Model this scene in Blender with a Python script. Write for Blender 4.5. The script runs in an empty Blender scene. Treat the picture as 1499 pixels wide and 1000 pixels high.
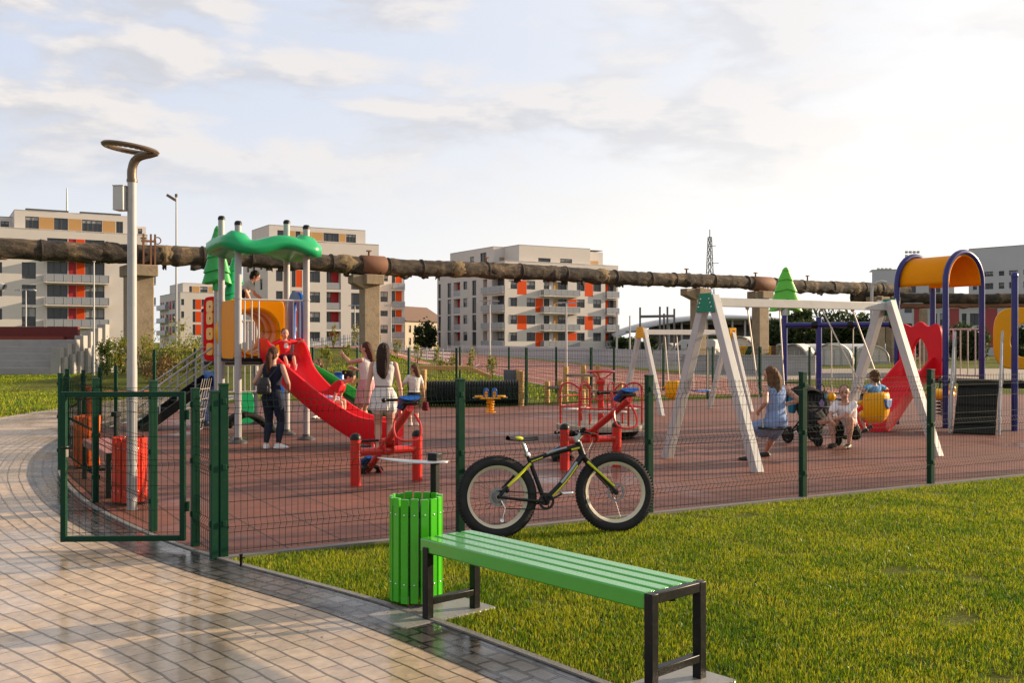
import bpy, bmesh, math, random
import numpy as np
from mathutils import Vector, Matrix, noise as mnoise
R = math.radians
random.seed(7); NR = np.random.default_rng(7)
sc = bpy.context.scene
COL = sc.collection
F, HE = 1457.0, 1.7            # focal length in photo pixels, eye height
TH = R(30.2)
U = Vector((math.cos(TH), math.sin(TH), 0)); V = Vector((-math.sin(TH), math.cos(TH), 0))
SUN_AZ, SUN_EL = 70.0, 15.0
def G(x, y):
    Y = F*HE/(y-500.0); return Vector(((x-749.5)*Y/F, Y, 0))
def W(x, y, Y): return Vector(((x-749.5)*Y/F, Y, HE+(500-y)*Y/F))

# ---------------------------------------------------------------- tagging
def tag(o, label=None, cat=None, group=None, kind=None):
    if label: o['label'] = label
    if cat: o['category'] = cat
    if group: o['group'] = group
    if kind: o['kind'] = kind
    return o
def thing(name, label, cat, loc=(0,0,0), rotz=0, group=None):
    o = bpy.data.objects.new(name, None); COL.objects.link(o)
    o.empty_display_size = .1
    o.location = loc; o.rotation_euler = (0,0,rotz)
    return tag(o, label, cat, group)
def dup(root, loc, rotz, label, scale=None):
    kids = {}
    for o in bpy.data.objects:
        if o.parent: kids.setdefault(o.parent, []).append(o)
    def cp(o, par):
        c = o.copy(); COL.objects.link(c); c.parent = par
        for k in kids.get(o, []): cp(k, c)
        return c
    r = cp(root, None); r.location = loc; r.rotation_euler = (0,0,rotz)
    if scale: r.scale = (scale,)*3
    r['label'] = label
    return r

# ---------------------------------------------------------------- mesh builder
class MB:
    def __init__(s): s.v=[]; s.f=[]; s.m=[]; s.M=None; s.mi=0
    def add(s, vs, fs):
        n=len(s.v)
        for p in vs:
            p=Vector(p); s.v.append(s.M@p if s.M else p)
        for f in fs: s.f.append([i+n for i in f]); s.m.append(s.mi)
        return s
    def box(s, c, d, rz=0, M=None):
        x,y,z=d[0]/2,d[1]/2,d[2]/2
        T=Matrix.Translation(Vector(c))@(M if M else Matrix.Rotation(rz,4,'Z'))
        vs=[T@Vector(p) for p in ((-x,-y,-z),(x,-y,-z),(x,y,-z),(-x,y,-z),(-x,-y,z),(x,-y,z),(x,y,z),(-x,y,z))]
        return s.add(vs,[(0,3,2,1),(4,5,6,7),(0,1,5,4),(1,2,6,5),(2,3,7,6),(3,0,4,7)])
    def bb(s, a, b):
        return s.box([(a[i]+b[i])/2 for i in range(3)],[abs(b[i]-a[i]) for i in range(3)])
    def bar(s, p0, p1, w, h, up=(0,0,1)):
        p0=Vector(p0);p1=Vector(p1); d=(p1-p0); L=d.length; d.normalize()
        up=Vector(up)
        if abs(d.dot(up))>.98: up=Vector((1,0,0)) if abs(d.x)<.9 else Vector((0,1,0))
        x=d.cross(up).normalized(); y=x.cross(d).normalized()
        Mx=Matrix((x,d,y)).transposed().to_4x4()
        return s.box((p0+p1)/2,(w,L,h),M=Mx)
    def tube(s, pts, r, n=10, cap=True, closed=False, sq=1.0, side=None):
        pts=[Vector(p) for p in pts]; k=len(pts)
        rs=r if isinstance(r,(list,tuple)) else [r]*k
        vs=[];fs=[]; X=None
        for i,p in enumerate(pts):
            if closed: t=pts[(i+1)%k]-pts[i-1]
            else: t=pts[min(i+1,k-1)]-pts[max(i-1,0)]
            t.normalize()
            if X is None:
                a=Vector(side) if side else (Vector((0,0,1)) if abs(t.z)<.9 else Vector((1,0,0)))
                X=(a-t*a.dot(t)).normalized()
            else: X=(X-t*X.dot(t)).normalized()
            Y=t.cross(X)
            for j in range(n):
                a=2*math.pi*j/n
                vs.append(p+(X*math.cos(a)*sq+Y*math.sin(a))*rs[i])
        for i in range(k if closed else k-1):
            b=((i+1)%k)*n
            for j in range(n):
                fs.append((i*n+j,i*n+(j+1)%n,b+(j+1)%n,b+j))
        if cap and not closed:
            fs.append(tuple(range(n-1,-1,-1))); fs.append(tuple(range((k-1)*n,k*n)))
        return s.add(vs,fs)
    def lathe(s, prof, c=(0,0,0), n=20, axis=None):
        T=Matrix.Translation(Vector(c))
        if axis is not None: T=T@Vector((0,0,1)).rotation_difference(Vector(axis).normalized()).to_matrix().to_4x4()
        vs=[];fs=[]; k=len(prof)
        for r,z in prof:
            for j in range(n):
                a=2*math.pi*j/n; vs.append(T@Vector((r*math.cos(a),r*math.sin(a),z)))
        for i in range(k-1):
            for j in range(n): fs.append((i*n+j,i*n+(j+1)%n,(i+1)*n+(j+1)%n,(i+1)*n+j))
        if prof[0][0]>1e-5: fs.append(tuple(range(n-1,-1,-1)))
        if prof[-1][0]>1e-5: fs.append(tuple(range((k-1)*n,k*n)))
        return s.add(vs,fs)
    def ell(s, c, r, n=12, m=8, M=None):
        T=Matrix.Translation(Vector(c))@(M if M else Matrix())
        vs=[T@Vector((0,0,-r[2]))];fs=[]
        for i in range(1,m):
            b=-math.pi/2+math.pi*i/m
            for j in range(n):
                a=2*math.pi*j/n
                vs.append(T@Vector((r[0]*math.cos(b)*math.cos(a),r[1]*math.cos(b)*math.sin(a),r[2]*math.sin(b))))
        vs.append(T@Vector((0,0,r[2]))); L=len(vs)-1
        for j in range(n):
            fs.append((0,1+(j+1)%n,1+j)); fs.append((L,L-n+j,L-n+(j+1)%n))
        for i in range(m-2):
            for j in range(n):
                fs.append((1+i*n+j,1+i*n+(j+1)%n,1+(i+1)*n+(j+1)%n,1+(i+1)*n+j))
        return s.add(vs,fs)
    def torus(s, c, Rr, r, axis=(0,0,1), n=40, m=10, sq=1.0):
        q=Vector((0,0,1)).rotation_difference(Vector(axis).normalized()).to_matrix()
        pts=[Vector(c)+q@Vector((Rr*math.cos(2*math.pi*i/n),Rr*math.sin(2*math.pi*i/n),0)) for i in range(n)]
        return s.tube(pts,r,m,closed=True,sq=sq,side=q@Vector((0,0,1)))
    def prism(s, poly, t, M=None):          # polygon in local XZ, thickness along Y
        n=len(poly); M=M or Matrix()
        vs=[M@Vector((p[0],-t/2,p[1])) for p in poly]+[M@Vector((p[0],t/2,p[1])) for p in poly]
        fs=[tuple(range(n)),tuple(range(2*n-1,n-1,-1))]
        for i in range(n): fs.append((i,i+n,(i+1)%n+n,(i+1)%n))
        return s.add(vs,fs)
    def ring(s, outer, inner, t, M=None):   # plate with a hole, equal counts, local XZ
        n=len(outer); M=M or Matrix()
        vs=[]
        for y in (-t/2,t/2):
            vs+=[M@Vector((p[0],y,p[1])) for p in outer]+[M@Vector((p[0],y,p[1])) for p in inner]
        fs=[]
        for i in range(n):
            j=(i+1)%n
            fs.append((i,j,n+j,n+i)); fs.append((2*n+i,3*n+i,3*n+j,2*n+j))
            fs.append((i,2*n+i,2*n+j,j)); fs.append((n+i,n+j,3*n+j,3*n+i))
        return s.add(vs,fs)
    def sheet(s, P, closed=False):          # grid of rows of points
        k=len(P); n=len(P[0]); vs=[p for row in P for p in row]; fs=[]
        for i in range(k-1):
            for j in range(n-1): fs.append((i*n+j,i*n+j+1,(i+1)*n+j+1,(i+1)*n+j))
        return s.add(vs,fs)
    def build(s, name, mat, parent=None, smooth=True, bev=0, seg=2, solid=0, sub=0, ang=40):
        me=bpy.data.meshes.new(name); me.from_pydata([tuple(p) for p in s.v],[],s.f)
        mats=mat if isinstance(mat,(list,tuple)) else [mat]
        for m in mats: me.materials.append(m)
        if len(mats)>1: me.polygons.foreach_set('material_index',s.m)
        bm=bmesh.new(); bm.from_mesh(me)
        bmesh.ops.recalc_face_normals(bm,faces=bm.faces)
        bm.to_mesh(me); bm.free()
        if smooth:
            me.polygons.foreach_set('use_smooth',[True]*len(me.polygons))
            me.set_sharp_from_angle(angle=R(ang))
        me.update()
        o=bpy.data.objects.new(name,me); COL.objects.link(o)
        if parent: o.parent=parent
        if solid:
            m=o.modifiers.new('s','SOLIDIFY'); m.thickness=solid; m.offset=0
        if sub:
            m=o.modifiers.new('u','SUBSURF'); m.levels=sub; m.render_levels=sub
        if bev:
            m=o.modifiers.new('b','BEVEL'); m.width=bev; m.segments=seg; m.limit_method='ANGLE'; m.angle_limit=R(40)
        return o
def circ(cx, cz, r, n=32, rz=None):
    rz=rz or r
    return [(cx+r*math.cos(2*math.pi*i/n),cz+rz*math.sin(2*math.pi*i/n)) for i in range(n)]
def rrect(cx, cz, w, h, n=32, p=6):         # superellipse with the same count of points
    o=[]
    for i in range(n):
        a=2*math.pi*i/n; c,s_=math.cos(a),math.sin(a)
        k=(abs(c)**p+abs(s_)**p)**(-1/p)
        o.append((cx+w/2*c*k,cz+h/2*s_*k))
    return o
def bez(pts, n=16):                          # Catmull-Rom through points
    pts=[Vector(p) for p in pts]; P=[pts[0]*2-pts[1]]+pts+[pts[-1]*2-pts[-2]]; o=[]
    for i in range(1,len(P)-2):
        for k in range(n):
            t=k/n; a,b,c,d=P[i-1],P[i],P[i+1],P[i+2]
            o.append(.5*((2*b)+(c-a)*t+(2*a-5*b+4*c-d)*t*t+(3*b-a-3*c+d)*t**3))
    o.append(pts[-1]); return o

# ---------------------------------------------------------------- materials
def nodes(m):
    m.use_nodes=True; nt=m.node_tree; return nt, nt.nodes['Principled BSDF']
def N(nt, t, **k):
    n=nt.nodes.new(t)
    for a,b in k.items():
        if a in ('ins',):
            for i,val in b.items(): n.inputs[i].default_value=val
        else: setattr(n,a,b)
    return n
MATS={}
def M(name, c, rough=.5, metal=0, var=.12, scale=6, bump=0, bscale=60, coat=0, dirt=0, spec=.35, alpha=1, rvar=.1):
    if name in MATS: return MATS[name]
    m=bpy.data.materials.new(name); nt,b=nodes(m); L=nt.links
    tc=N(nt,'ShaderNodeTexCoord')
    n1=N(nt,'ShaderNodeTexNoise',ins={'Scale':scale,'Detail':6,'Roughness':.62})
    L.new(tc.outputs['Object'],n1.inputs['Vector'])
    mx=N(nt,'ShaderNodeMix',data_type='RGBA')
    lo=[max(0,x*(1-var)) for x in c]; hi=[min(1,x*(1+var)) for x in c]
    mx.inputs[6].default_value=(*lo,1); mx.inputs[7].default_value=(*hi,1)
    L.new(n1.outputs['Fac'],mx.inputs[0]); out=mx.outputs[2]
    if dirt:
        n2=N(nt,'ShaderNodeTexNoise',ins={'Scale':scale*2.3,'Detail':8,'Roughness':.7})
        L.new(tc.outputs['Object'],n2.inputs['Vector'])
        rp=N(nt,'ShaderNodeValToRGB'); rp.color_ramp.elements[0].position=.52; rp.color_ramp.elements[1].position=.75
        L.new(n2.outputs['Fac'],rp.inputs[0])
        ml=N(nt,'ShaderNodeMath',operation='MULTIPLY',ins={1:dirt}); L.new(rp.outputs[0],ml.inputs[0])
        m2=N(nt,'ShaderNodeMix',data_type='RGBA'); m2.inputs[7].default_value=(.09,.075,.06,1)
        L.new(ml.outputs[0],m2.inputs[0]); L.new(out,m2.inputs[6]); out=m2.outputs[2]
    L.new(out,b.inputs['Base Color'])
    rr=N(nt,'ShaderNodeMapRange',ins={3:max(.02,rough-rvar),4:min(1,rough+rvar)})
    L.new(n1.outputs['Fac'],rr.inputs[0]); L.new(rr.outputs[0],b.inputs['Roughness'])
    b.inputs['Metallic'].default_value=metal; b.inputs['Specular IOR Level'].default_value=spec
    if coat: b.inputs['Coat Weight'].default_value=coat; b.inputs['Coat Roughness'].default_value=.08
    if alpha<1: b.inputs['Alpha'].default_value=alpha
    if bump:
        n3=N(nt,'ShaderNodeTexNoise',ins={'Scale':bscale,'Detail':4,'Roughness':.6})
        L.new(tc.outputs['Object'],n3.inputs['Vector'])
        bp=N(nt,'ShaderNodeBump',ins={'Strength':bump,'Distance':.02}); L.new(n3.outputs['Fac'],bp.inputs['Height'])
        L.new(bp.outputs[0],b.inputs['Normal'])
    MATS[name]=m; return m
RED=M('red_paint',(.55,.018,.012),.3,coat=.3,dirt=.15)
REDP=M('red_plastic',(.72,.012,.022),.36,spec=.22,dirt=.08,scale=3)
BINRED=M('red_slat',(.66,.035,.012),.3,coat=.2,dirt=.1)
BINOR=M('orange_slat',(.72,.12,.015),.35,dirt=.1)
GRN=M('green_slat',(.03,.36,.004),.15,coat=.85,dirt=.08,spec=.6,rvar=.1,bump=.12,bscale=240)
BGRN=M('bin_green_slat',(.055,.42,.012),.3,coat=.3,dirt=.1)
DGRN=M('dark_green_paint',(.003,.042,.02),.5,spec=.2,dirt=.2,scale=12)
GRNP=M('green_plastic',(.012,.34,.12),.3,scale=3,dirt=.06)
LGRN=M('light_green_plastic',(.11,.52,.04),.4,scale=3,dirt=.1)
BLK=M('black_paint',(.008,.008,.008),.4,dirt=.25,scale=10,spec=.25)
RUB=M('black_rubber',(.012,.012,.012),.8,spec=.15,bump=.3,bscale=90,dirt=.15)
GREY=M('grey_powder_coat',(.38,.375,.37),.4,dirt=.12,scale=5)
WHT=M('white_paint',(.5,.49,.47),.45,dirt=.15,scale=5)
GALV=M('galvanised_steel',(.5,.51,.52),.42,metal=.8,var=.2,scale=14)
CHROME=M('polished_alloy',(.7,.7,.7),.22,metal=1)
YELP=M('yellow_plastic',(.8,.36,.003),.36,scale=3,dirt=.06,spec=.25)
ORP=M('orange_plastic',(.78,.27,.0),.45,scale=3,dirt=.05,spec=.08)
BLUP=M('blue_plastic',(.015,.13,.5),.3,scale=3)
NAVY=M('navy_paint',(.018,.02,.16),.32,coat=.2,dirt=.15,scale=8)
CONC=M('concrete',(.36,.35,.33),.85,var=.25,scale=2,bump=.4,bscale=30,dirt=.3)
CONCW=M('wet_concrete',(.25,.24,.225),.3,var=.25,scale=5,bump=.15,bscale=40,dirt=.3,rvar=.2)
WOOD=M('pale_timber',(.5,.3,.1),.6,var=.3,scale=7,bump=.3,bscale=20)
PINK=M('pinkish_slat',(.46,.14,.1),.35,dirt=.2)
BRONZE=M('bronze_paint',(.16,.115,.08),.42,metal=.5,dirt=.1)
GLASS=M('dark_window_glass',(.05,.056,.062),.12,var=.35,scale=.35,rvar=.05)
FRAME=M('anthracite_frame',(.07,.072,.078),.5)
BALG=M('balcony_glass',(.28,.285,.3),.25,var=.1)
CREAM=M('cream_render',(.58,.53,.485),.9,var=.07,scale=.5,bump=.1,dirt=.05)
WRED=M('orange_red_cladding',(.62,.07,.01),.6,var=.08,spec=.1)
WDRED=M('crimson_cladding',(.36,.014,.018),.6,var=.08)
WOCH=M('ochre_cladding',(.45,.25,.09),.6,var=.1)
# ---------------------------------------------------------------- world, sun, camera
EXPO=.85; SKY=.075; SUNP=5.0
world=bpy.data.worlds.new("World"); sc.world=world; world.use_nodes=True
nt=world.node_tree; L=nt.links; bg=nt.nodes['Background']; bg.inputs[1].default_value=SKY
sky=N(nt,'ShaderNodeTexSky',sky_type='NISHITA',sun_disc=False)
sky.sun_elevation=R(SUN_EL); sky.sun_rotation=R(SUN_AZ); sky.air_density=1.0; sky.dust_density=1.6; sky.ozone_density=1.6
tc=N(nt,'ShaderNodeTexCoord'); sp=N(nt,'ShaderNodeSeparateXYZ'); L.new(tc.outputs['Generated'],sp.inputs[0])
def mth(op,a,b=None,c=None,clamp=False):
    n=N(nt,'ShaderNodeMath',operation=op); n.use_clamp=clamp
    for i,x in enumerate((a,b,c)):
        if x is None: continue
        if isinstance(x,(int,float)): n.inputs[i].default_value=x
        else: L.new(x,n.inputs[i])
    return n.outputs[0]
az=mth('ARCTAN2',sp.outputs[0],sp.outputs[1]); el=mth('ARCSINE',sp.outputs[2])
cb=N(nt,'ShaderNodeCombineXYZ'); L.new(mth('MULTIPLY',az,5.2),cb.inputs[0]); L.new(mth('MULTIPLY',el,15.0),cb.inputs[1])
def cloud(off,det,sc_=1.0):
    mp=N(nt,'ShaderNodeMapping'); mp.inputs['Location'].default_value=off; L.new(cb.outputs[0],mp.inputs[0])
    n=N(nt,'ShaderNodeTexNoise',ins={'Scale':sc_,'Detail':det,'Roughness':.55,'Distortion':.15}); L.new(mp.outputs[0],n.inputs['Vector'])
    return n.outputs['Fac']
d0=cloud((4.3,2.2,0),9); d1=cloud((4.3+.18,2.2+.22,0),6)
rp=N(nt,'ShaderNodeValToRGB'); rp.color_ramp.elements[0].position=.42; rp.color_ramp.elements[1].position=.57
rp.color_ramp.interpolation='EASE'; L.new(d0,rp.inputs[0])
hz=N(nt,'ShaderNodeMapRange',interpolation_type='SMOOTHSTEP',ins={1:.1,2:.21}); L.new(sp.outputs[2],hz.inputs[0])
lit=N(nt,'ShaderNodeMapRange',ins={1:-.05,2:.06}); L.new(mth('SUBTRACT',d0,d1),lit.inputs[0])
cc=N(nt,'ShaderNodeMix',data_type='RGBA'); cc.inputs[6].default_value=(4.85,4.8,4.95,1); cc.inputs[7].default_value=(7.0,6.45,5.95,1)
L.new(lit.outputs[0],cc.inputs[0])
# pale haze low over the horizon, thicker towards the sun
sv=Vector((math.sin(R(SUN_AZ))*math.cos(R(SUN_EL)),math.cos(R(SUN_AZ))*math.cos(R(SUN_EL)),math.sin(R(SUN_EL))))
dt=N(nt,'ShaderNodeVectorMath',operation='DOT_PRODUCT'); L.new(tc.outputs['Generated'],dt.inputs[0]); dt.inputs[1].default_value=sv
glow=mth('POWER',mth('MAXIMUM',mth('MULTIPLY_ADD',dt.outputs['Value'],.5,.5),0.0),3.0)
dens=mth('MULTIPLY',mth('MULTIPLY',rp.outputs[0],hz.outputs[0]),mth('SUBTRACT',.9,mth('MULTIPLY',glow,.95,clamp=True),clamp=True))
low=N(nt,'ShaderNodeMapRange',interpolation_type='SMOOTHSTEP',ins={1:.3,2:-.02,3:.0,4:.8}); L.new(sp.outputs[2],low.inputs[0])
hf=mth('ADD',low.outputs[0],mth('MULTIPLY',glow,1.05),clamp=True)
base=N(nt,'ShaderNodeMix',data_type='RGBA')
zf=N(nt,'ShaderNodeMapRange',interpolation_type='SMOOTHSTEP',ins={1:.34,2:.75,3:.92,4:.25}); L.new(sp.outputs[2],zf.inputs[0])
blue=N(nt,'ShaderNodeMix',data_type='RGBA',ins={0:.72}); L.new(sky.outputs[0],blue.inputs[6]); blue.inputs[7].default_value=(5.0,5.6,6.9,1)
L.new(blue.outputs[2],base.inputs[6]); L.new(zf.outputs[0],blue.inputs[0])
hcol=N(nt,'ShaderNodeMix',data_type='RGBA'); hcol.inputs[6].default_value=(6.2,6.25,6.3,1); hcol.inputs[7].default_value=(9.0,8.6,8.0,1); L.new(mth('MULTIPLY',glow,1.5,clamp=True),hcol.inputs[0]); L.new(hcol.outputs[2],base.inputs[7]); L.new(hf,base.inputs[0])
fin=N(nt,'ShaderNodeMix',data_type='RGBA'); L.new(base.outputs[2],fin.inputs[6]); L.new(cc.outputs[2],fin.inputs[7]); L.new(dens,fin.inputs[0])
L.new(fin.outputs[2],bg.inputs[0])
sl=bpy.data.lights.new('sun','SUN'); sl.energy=SUNP; sl.angle=R(.6); sl.color=(1,.77,.52)
so=bpy.data.objects.new('sun',sl); COL.objects.link(so); so.rotation_euler=sv.to_track_quat('Z','Y').to_euler(); so.location=(40,0,20)
cam=bpy.data.cameras.new('camera'); cam.lens=36*F/1499; cam.sensor_width=36; cam.clip_start=.05; cam.clip_end=3000
co=bpy.data.objects.new('camera',cam); COL.objects.link(co); co.location=(0,0,HE); co.rotation_euler=(R(90),0,0); sc.camera=co
sc.view_settings.view_transform='Standard'; sc.view_settings.look='None'; sc.view_settings.exposure=EXPO
sc.cycles.max_bounces=7; sc.cycles.transparent_max_bounces=16

# ---------------------------------------------------------------- edge curves of the setting
EDGE=bez([(4.2,.6,0),(2.3,2.6,0),(.443,4.95,0),(-.79,6.4,0),(-2.16,7.66,0),(-3.17,8.75,0),(-4.3,10.25,0),(-5.25,11.8,0),(-5.98,13.2,0),(-6.75,15,0),(-7.4,17,0),(-7.85,19,0),(-8.1,22,0),(-8.2,27,0),(-8.3,36,0),(-8.5,60,0)],10)
def interp_edge(Y):
    for a,b in zip(EDGE,EDGE[1:]):
        if a.y<=Y<=b.y: return a.x+(b.x-a.x)*(Y-a.y)/(b.y-a.y)
    return -8.5 if Y>30 else 3
F0=Vector((-2.255,7.78,0)); FD=Vector((.8756,.483,0)).normalized(); FL_=2.055
def fence_front_y(X): return F0.y+(X-F0.x)*FD.y/FD.x
BK=[Vector((-8.15,25.6,0)),Vector((-7.2,28,0)),Vector((-5.6,28,0)),Vector((-4.2,27.1,0)),Vector((-2.7,26.1,0)),Vector((-1.4,25.1,0))]
BD=Vector((.8756,.483,0)).normalized()
for k in range(1,10): BK.append(BK[5]+BD*2.03*k)
TD=Vector((-.174,.985,0)); TN=Vector((.985,.174,0))
def sst(a,b,x):
    t=min(1,max(0,(x-a)/(b-a))); return t*t*(3-2*t)
def hill(x,y):
    n=x*TN.x+y*TN.y
    return 1.3*sst(31,58,y)*sst(-2.5,-9,x+.02*(y-40))*sst(7.3,3,n)*(1-sst(95,120,y))*sst(-20,-14,x)
# ---------------------------------------------------------------- ground materials
def ground_mat():
    m=bpy.data.materials.new('grass_soil'); nt,b=nodes(m); L=nt.links
    tc=N(nt,'ShaderNodeTexCoord')
    a=N(nt,'ShaderNodeTexNoise',ins={'Scale':.55,'Detail':8,'Roughness':.65}); L.new(tc.outputs['Object'],a.inputs['Vector'])
    f=N(nt,'ShaderNodeTexNoise',ins={'Scale':26,'Detail':6,'Roughness':.75}); L.new(tc.outputs['Object'],f.inputs['Vector'])
    r=N(nt,'ShaderNodeValToRGB'); e=r.color_ramp.elements
    e[0].position=.3; e[0].color=(.075,.055,.025,1); e[1].position=.7; e[1].color=(.13,.16,.02,1)
    k=e.new(.5); k.color=(.1,.12,.018,1)
    L.new(a.outputs['Fac'],r.inputs[0])
    x=N(nt,'ShaderNodeMix',data_type='RGBA',blend_type='MULTIPLY',ins={0:.9}); L.new(r.outputs[0],x.inputs[6])
    r2=N(nt,'ShaderNodeValToRGB'); r2.color_ramp.elements[0].position=.3; r2.color_ramp.elements[0].color=(.3,.3,.3,1); r2.color_ramp.elements[1].position=.7; r2.color_ramp.elements[1].color=(1.6,1.5,1.3,1)
    L.new(f.outputs['Fac'],r2.inputs[0]); L.new(r2.outputs[0],x.inputs[7]); L.new(x.outputs[2],b.inputs['Base Color'])
    b.inputs['Roughness'].default_value=.95; b.inputs['Specular IOR Level'].default_value=.1
    bp=N(nt,'ShaderNodeBump',ins={'Strength':.9,'Distance':.05}); L.new(f.outputs['Fac'],bp.inputs['Height']); L.new(bp.outputs[0],b.inputs['Normal'])
    return m
def blade_mat(name,c1,c2,c3,scale=.8):
    m=bpy.data.materials.new(name); nt,b=nodes(m); L=nt.links
    tc=N(nt,'ShaderNodeTexCoord'); g=N(nt,'ShaderNodeNewGeometry')
    a=N(nt,'ShaderNodeTexNoise',ins={'Scale':scale*1.6,'Detail':7,'Roughness':.75}); L.new(tc.outputs['Object'],a.inputs['Vector'])
    mx=N(nt,'ShaderNodeMath',operation='MULTIPLY_ADD',ins={1:.45,2:-.225}); L.new(g.outputs['Random Per Island'],mx.inputs[0])
    ad=N(nt,'ShaderNodeMath',operation='ADD'); L.new(a.outputs['Fac'],ad.inputs[0]); L.new(mx.outputs[0],ad.inputs[1])
    r=N(nt,'ShaderNodeValToRGB'); e=r.color_ramp.elements; e[0].position=.38; e[0].color=(*c1,1); e[1].position=.64; e[1].color=(*c3,1); k=e.new(.52); k.color=(*c2,1)
    L.new(ad.outputs[0],r.inputs[0]); L.new(r.outputs[0],b.inputs['Base Color'])
    b.inputs['Roughness'].default_value=.55; b.inputs['Specular IOR Level'].default_value=.25
    t=N(nt,'ShaderNodeBsdfTranslucent'); L.new(r.outputs[0],t.inputs[0])
    ms=N(nt,'ShaderNodeMixShader',ins={0:.4}); L.new(b.outputs[0],ms.inputs[1]); L.new(t.outputs[0],ms.inputs[2])
    L.new(ms.outputs[0],nt.nodes['Material Output'].inputs[0]); return m
GRASS=blade_mat('lawn_grass',(.06,.14,.005),(.2,.29,.008),(.42,.4,.02))
LEAF=blade_mat('shrub_leaf',(.035,.075,.012),(.07,.12,.016),(.16,.17,.03),1.5)
LEAFY=blade_mat('young_leaf',(.12,.17,.02),(.22,.24,.03),(.36,.26,.05),1.5)
LEAFD=blade_mat('far_leaf',(.025,.045,.014),(.04,.065,.018),(.07,.09,.025),.3)
def brick_mat(name,c1,c2,mort,bw,bh,ms,rough,wet,uv=True,off=.5,bump=.6,squash=1.0,wscale=.9,speck=0):
    m=bpy.data.materials.new(name); nt,b=nodes(m); L=nt.links
    tc=N(nt,'ShaderNodeTexCoord'); co=tc.outputs['UV' if uv else 'Object']
    wob=N(nt,'ShaderNodeTexNoise',ins={'Scale':3.5,'Detail':2}); L.new(tc.outputs['Object'],wob.inputs['Vector'])
    va=N(nt,'ShaderNodeVectorMath',operation='MULTIPLY_ADD'); L.new(wob.outputs['Color'],va.inputs[0]); va.inputs[1].default_value=(.03,.03,0); L.new(co,va.inputs[2])
    br=N(nt,'ShaderNodeTexBrick',offset=off,squash=squash,squash_frequency=2)
    for i,val in {1:(*c1,1),2:(*c2,1),3:(*mort,1),4:1.0,5:ms,6:.25,7:0.0,8:bw,9:bh}.items(): br.inputs[i].default_value=val
    L.new(va.outputs[0] if uv else co,br.inputs[0])
    n1=N(nt,'ShaderNodeTexNoise',ins={'Scale':9,'Detail':8,'Roughness':.7}); L.new(tc.outputs['Object'],n1.inputs['Vector'])
    r=N(nt,'ShaderNodeValToRGB'); r.color_ramp.elements[0].position=.3; r.color_ramp.elements[0].color=(.62,.6,.58,1); r.color_ramp.elements[1].position=.72; r.color_ramp.elements[1].color=(1.2,1.18,1.15,1)
    L.new(n1.outputs['Fac'],r.inputs[0])
    n0=N(nt,'ShaderNodeTexNoise',ins={'Scale':.55,'Detail':7,'Roughness':.68}); L.new(tc.outputs['Object'],n0.inputs['Vector'])
    r0=N(nt,'ShaderNodeValToRGB'); r0.color_ramp.elements[0].position=.36; r0.color_ramp.elements[0].color=(.68,.67,.66,1); r0.color_ramp.elements[1].position=.62; r0.color_ramp.elements[1].color=(1.12,1.1,1.08,1); L.new(n0.outputs['Fac'],r0.inputs[0])
    x0=N(nt,'ShaderNodeMix',data_type='RGBA',blend_type='MULTIPLY',ins={0:.9}); L.new(br.outputs[0],x0.inputs[6]); L.new(r0.outputs[0],x0.inputs[7])
    x=N(nt,'ShaderNodeMix',data_type='RGBA',blend_type='MULTIPLY',ins={0:.85}); L.new(x0.outputs[2],x.inputs[6]); L.new(r.outputs[0],x.inputs[7])
    w=N(nt,'ShaderNodeTexNoise',ins={'Scale':wscale,'Detail':5,'Roughness':.6}); L.new(tc.outputs['Object'],w.inputs['Vector'])
    wr=N(nt,'ShaderNodeMapRange',interpolation_type='SMOOTHSTEP',ins={1:.62-wet*.3,2:.42-wet*.3 if wet<1 else .2,3:rough,4:.045}); L.new(w.outputs['Fac'],wr.inputs[0])
    wr.inputs[1].default_value=.40+.25*wet-.1; wr.inputs[2].default_value=.40+.25*wet+.08; wr.inputs[3].default_value=.15; wr.inputs[4].default_value=rough
    L.new(wr.outputs[0],b.inputs['Roughness'])
    dk=N(nt,'ShaderNodeMix',data_type='RGBA',blend_type='MULTIPLY'); wf=N(nt,'ShaderNodeMapRange',ins={1:.06,2:rough,3:.22,4:0.0}); L.new(wr.outputs[0],wf.inputs[0])
    L.new(wf.outputs[0],dk.inputs[0]); L.new(x.outputs[2],dk.inputs[6]); dk.inputs[7].default_value=(.45,.43,.4,1)
    L.new(dk.outputs[2],b.inputs['Base Color'])
    h=N(nt,'ShaderNodeMath',operation='MULTIPLY_ADD',ins={1:-1.0}); L.new(br.outputs['Fac'],h.inputs[0])
    n2=N(nt,'ShaderNodeTexNoise',ins={'Scale':55 if speck else 7,'Detail':3}); L.new(tc.outputs['Object'],n2.inputs['Vector'])
    ml=N(nt,'ShaderNodeMath',operation='MULTIPLY',ins={1:.5 if speck else .35}); L.new(n2.outputs['Fac'],ml.inputs[0]); L.new(ml.outputs[0],h.inputs[2])
    bp=N(nt,'ShaderNodeBump',ins={'Strength':bump,'Distance':.006}); L.new(h.outputs[0],bp.inputs['Height']); L.new(bp.outputs[0],b.inputs['Normal'])
    return m
PAVE=brick_mat('beige_pavers',(.6,.465,.33),(.48,.37,.265),(.15,.115,.083),.44,.128,.0085,.48,.6,bump=.8)
PAVD=brick_mat('charcoal_pavers',(.1,.095,.09),(.055,.054,.053),(.012,.011,.01),.165,.12,.013,.42,.62,bump=.9)
TART=brick_mat('red_rubber_tiles',(.195,.062,.037),(.16,.051,.032),(.04,.016,.012),.5,.5,.011,.68,-.15,uv=False,off=0,bump=.35,wscale=.35,speck=1)
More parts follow.
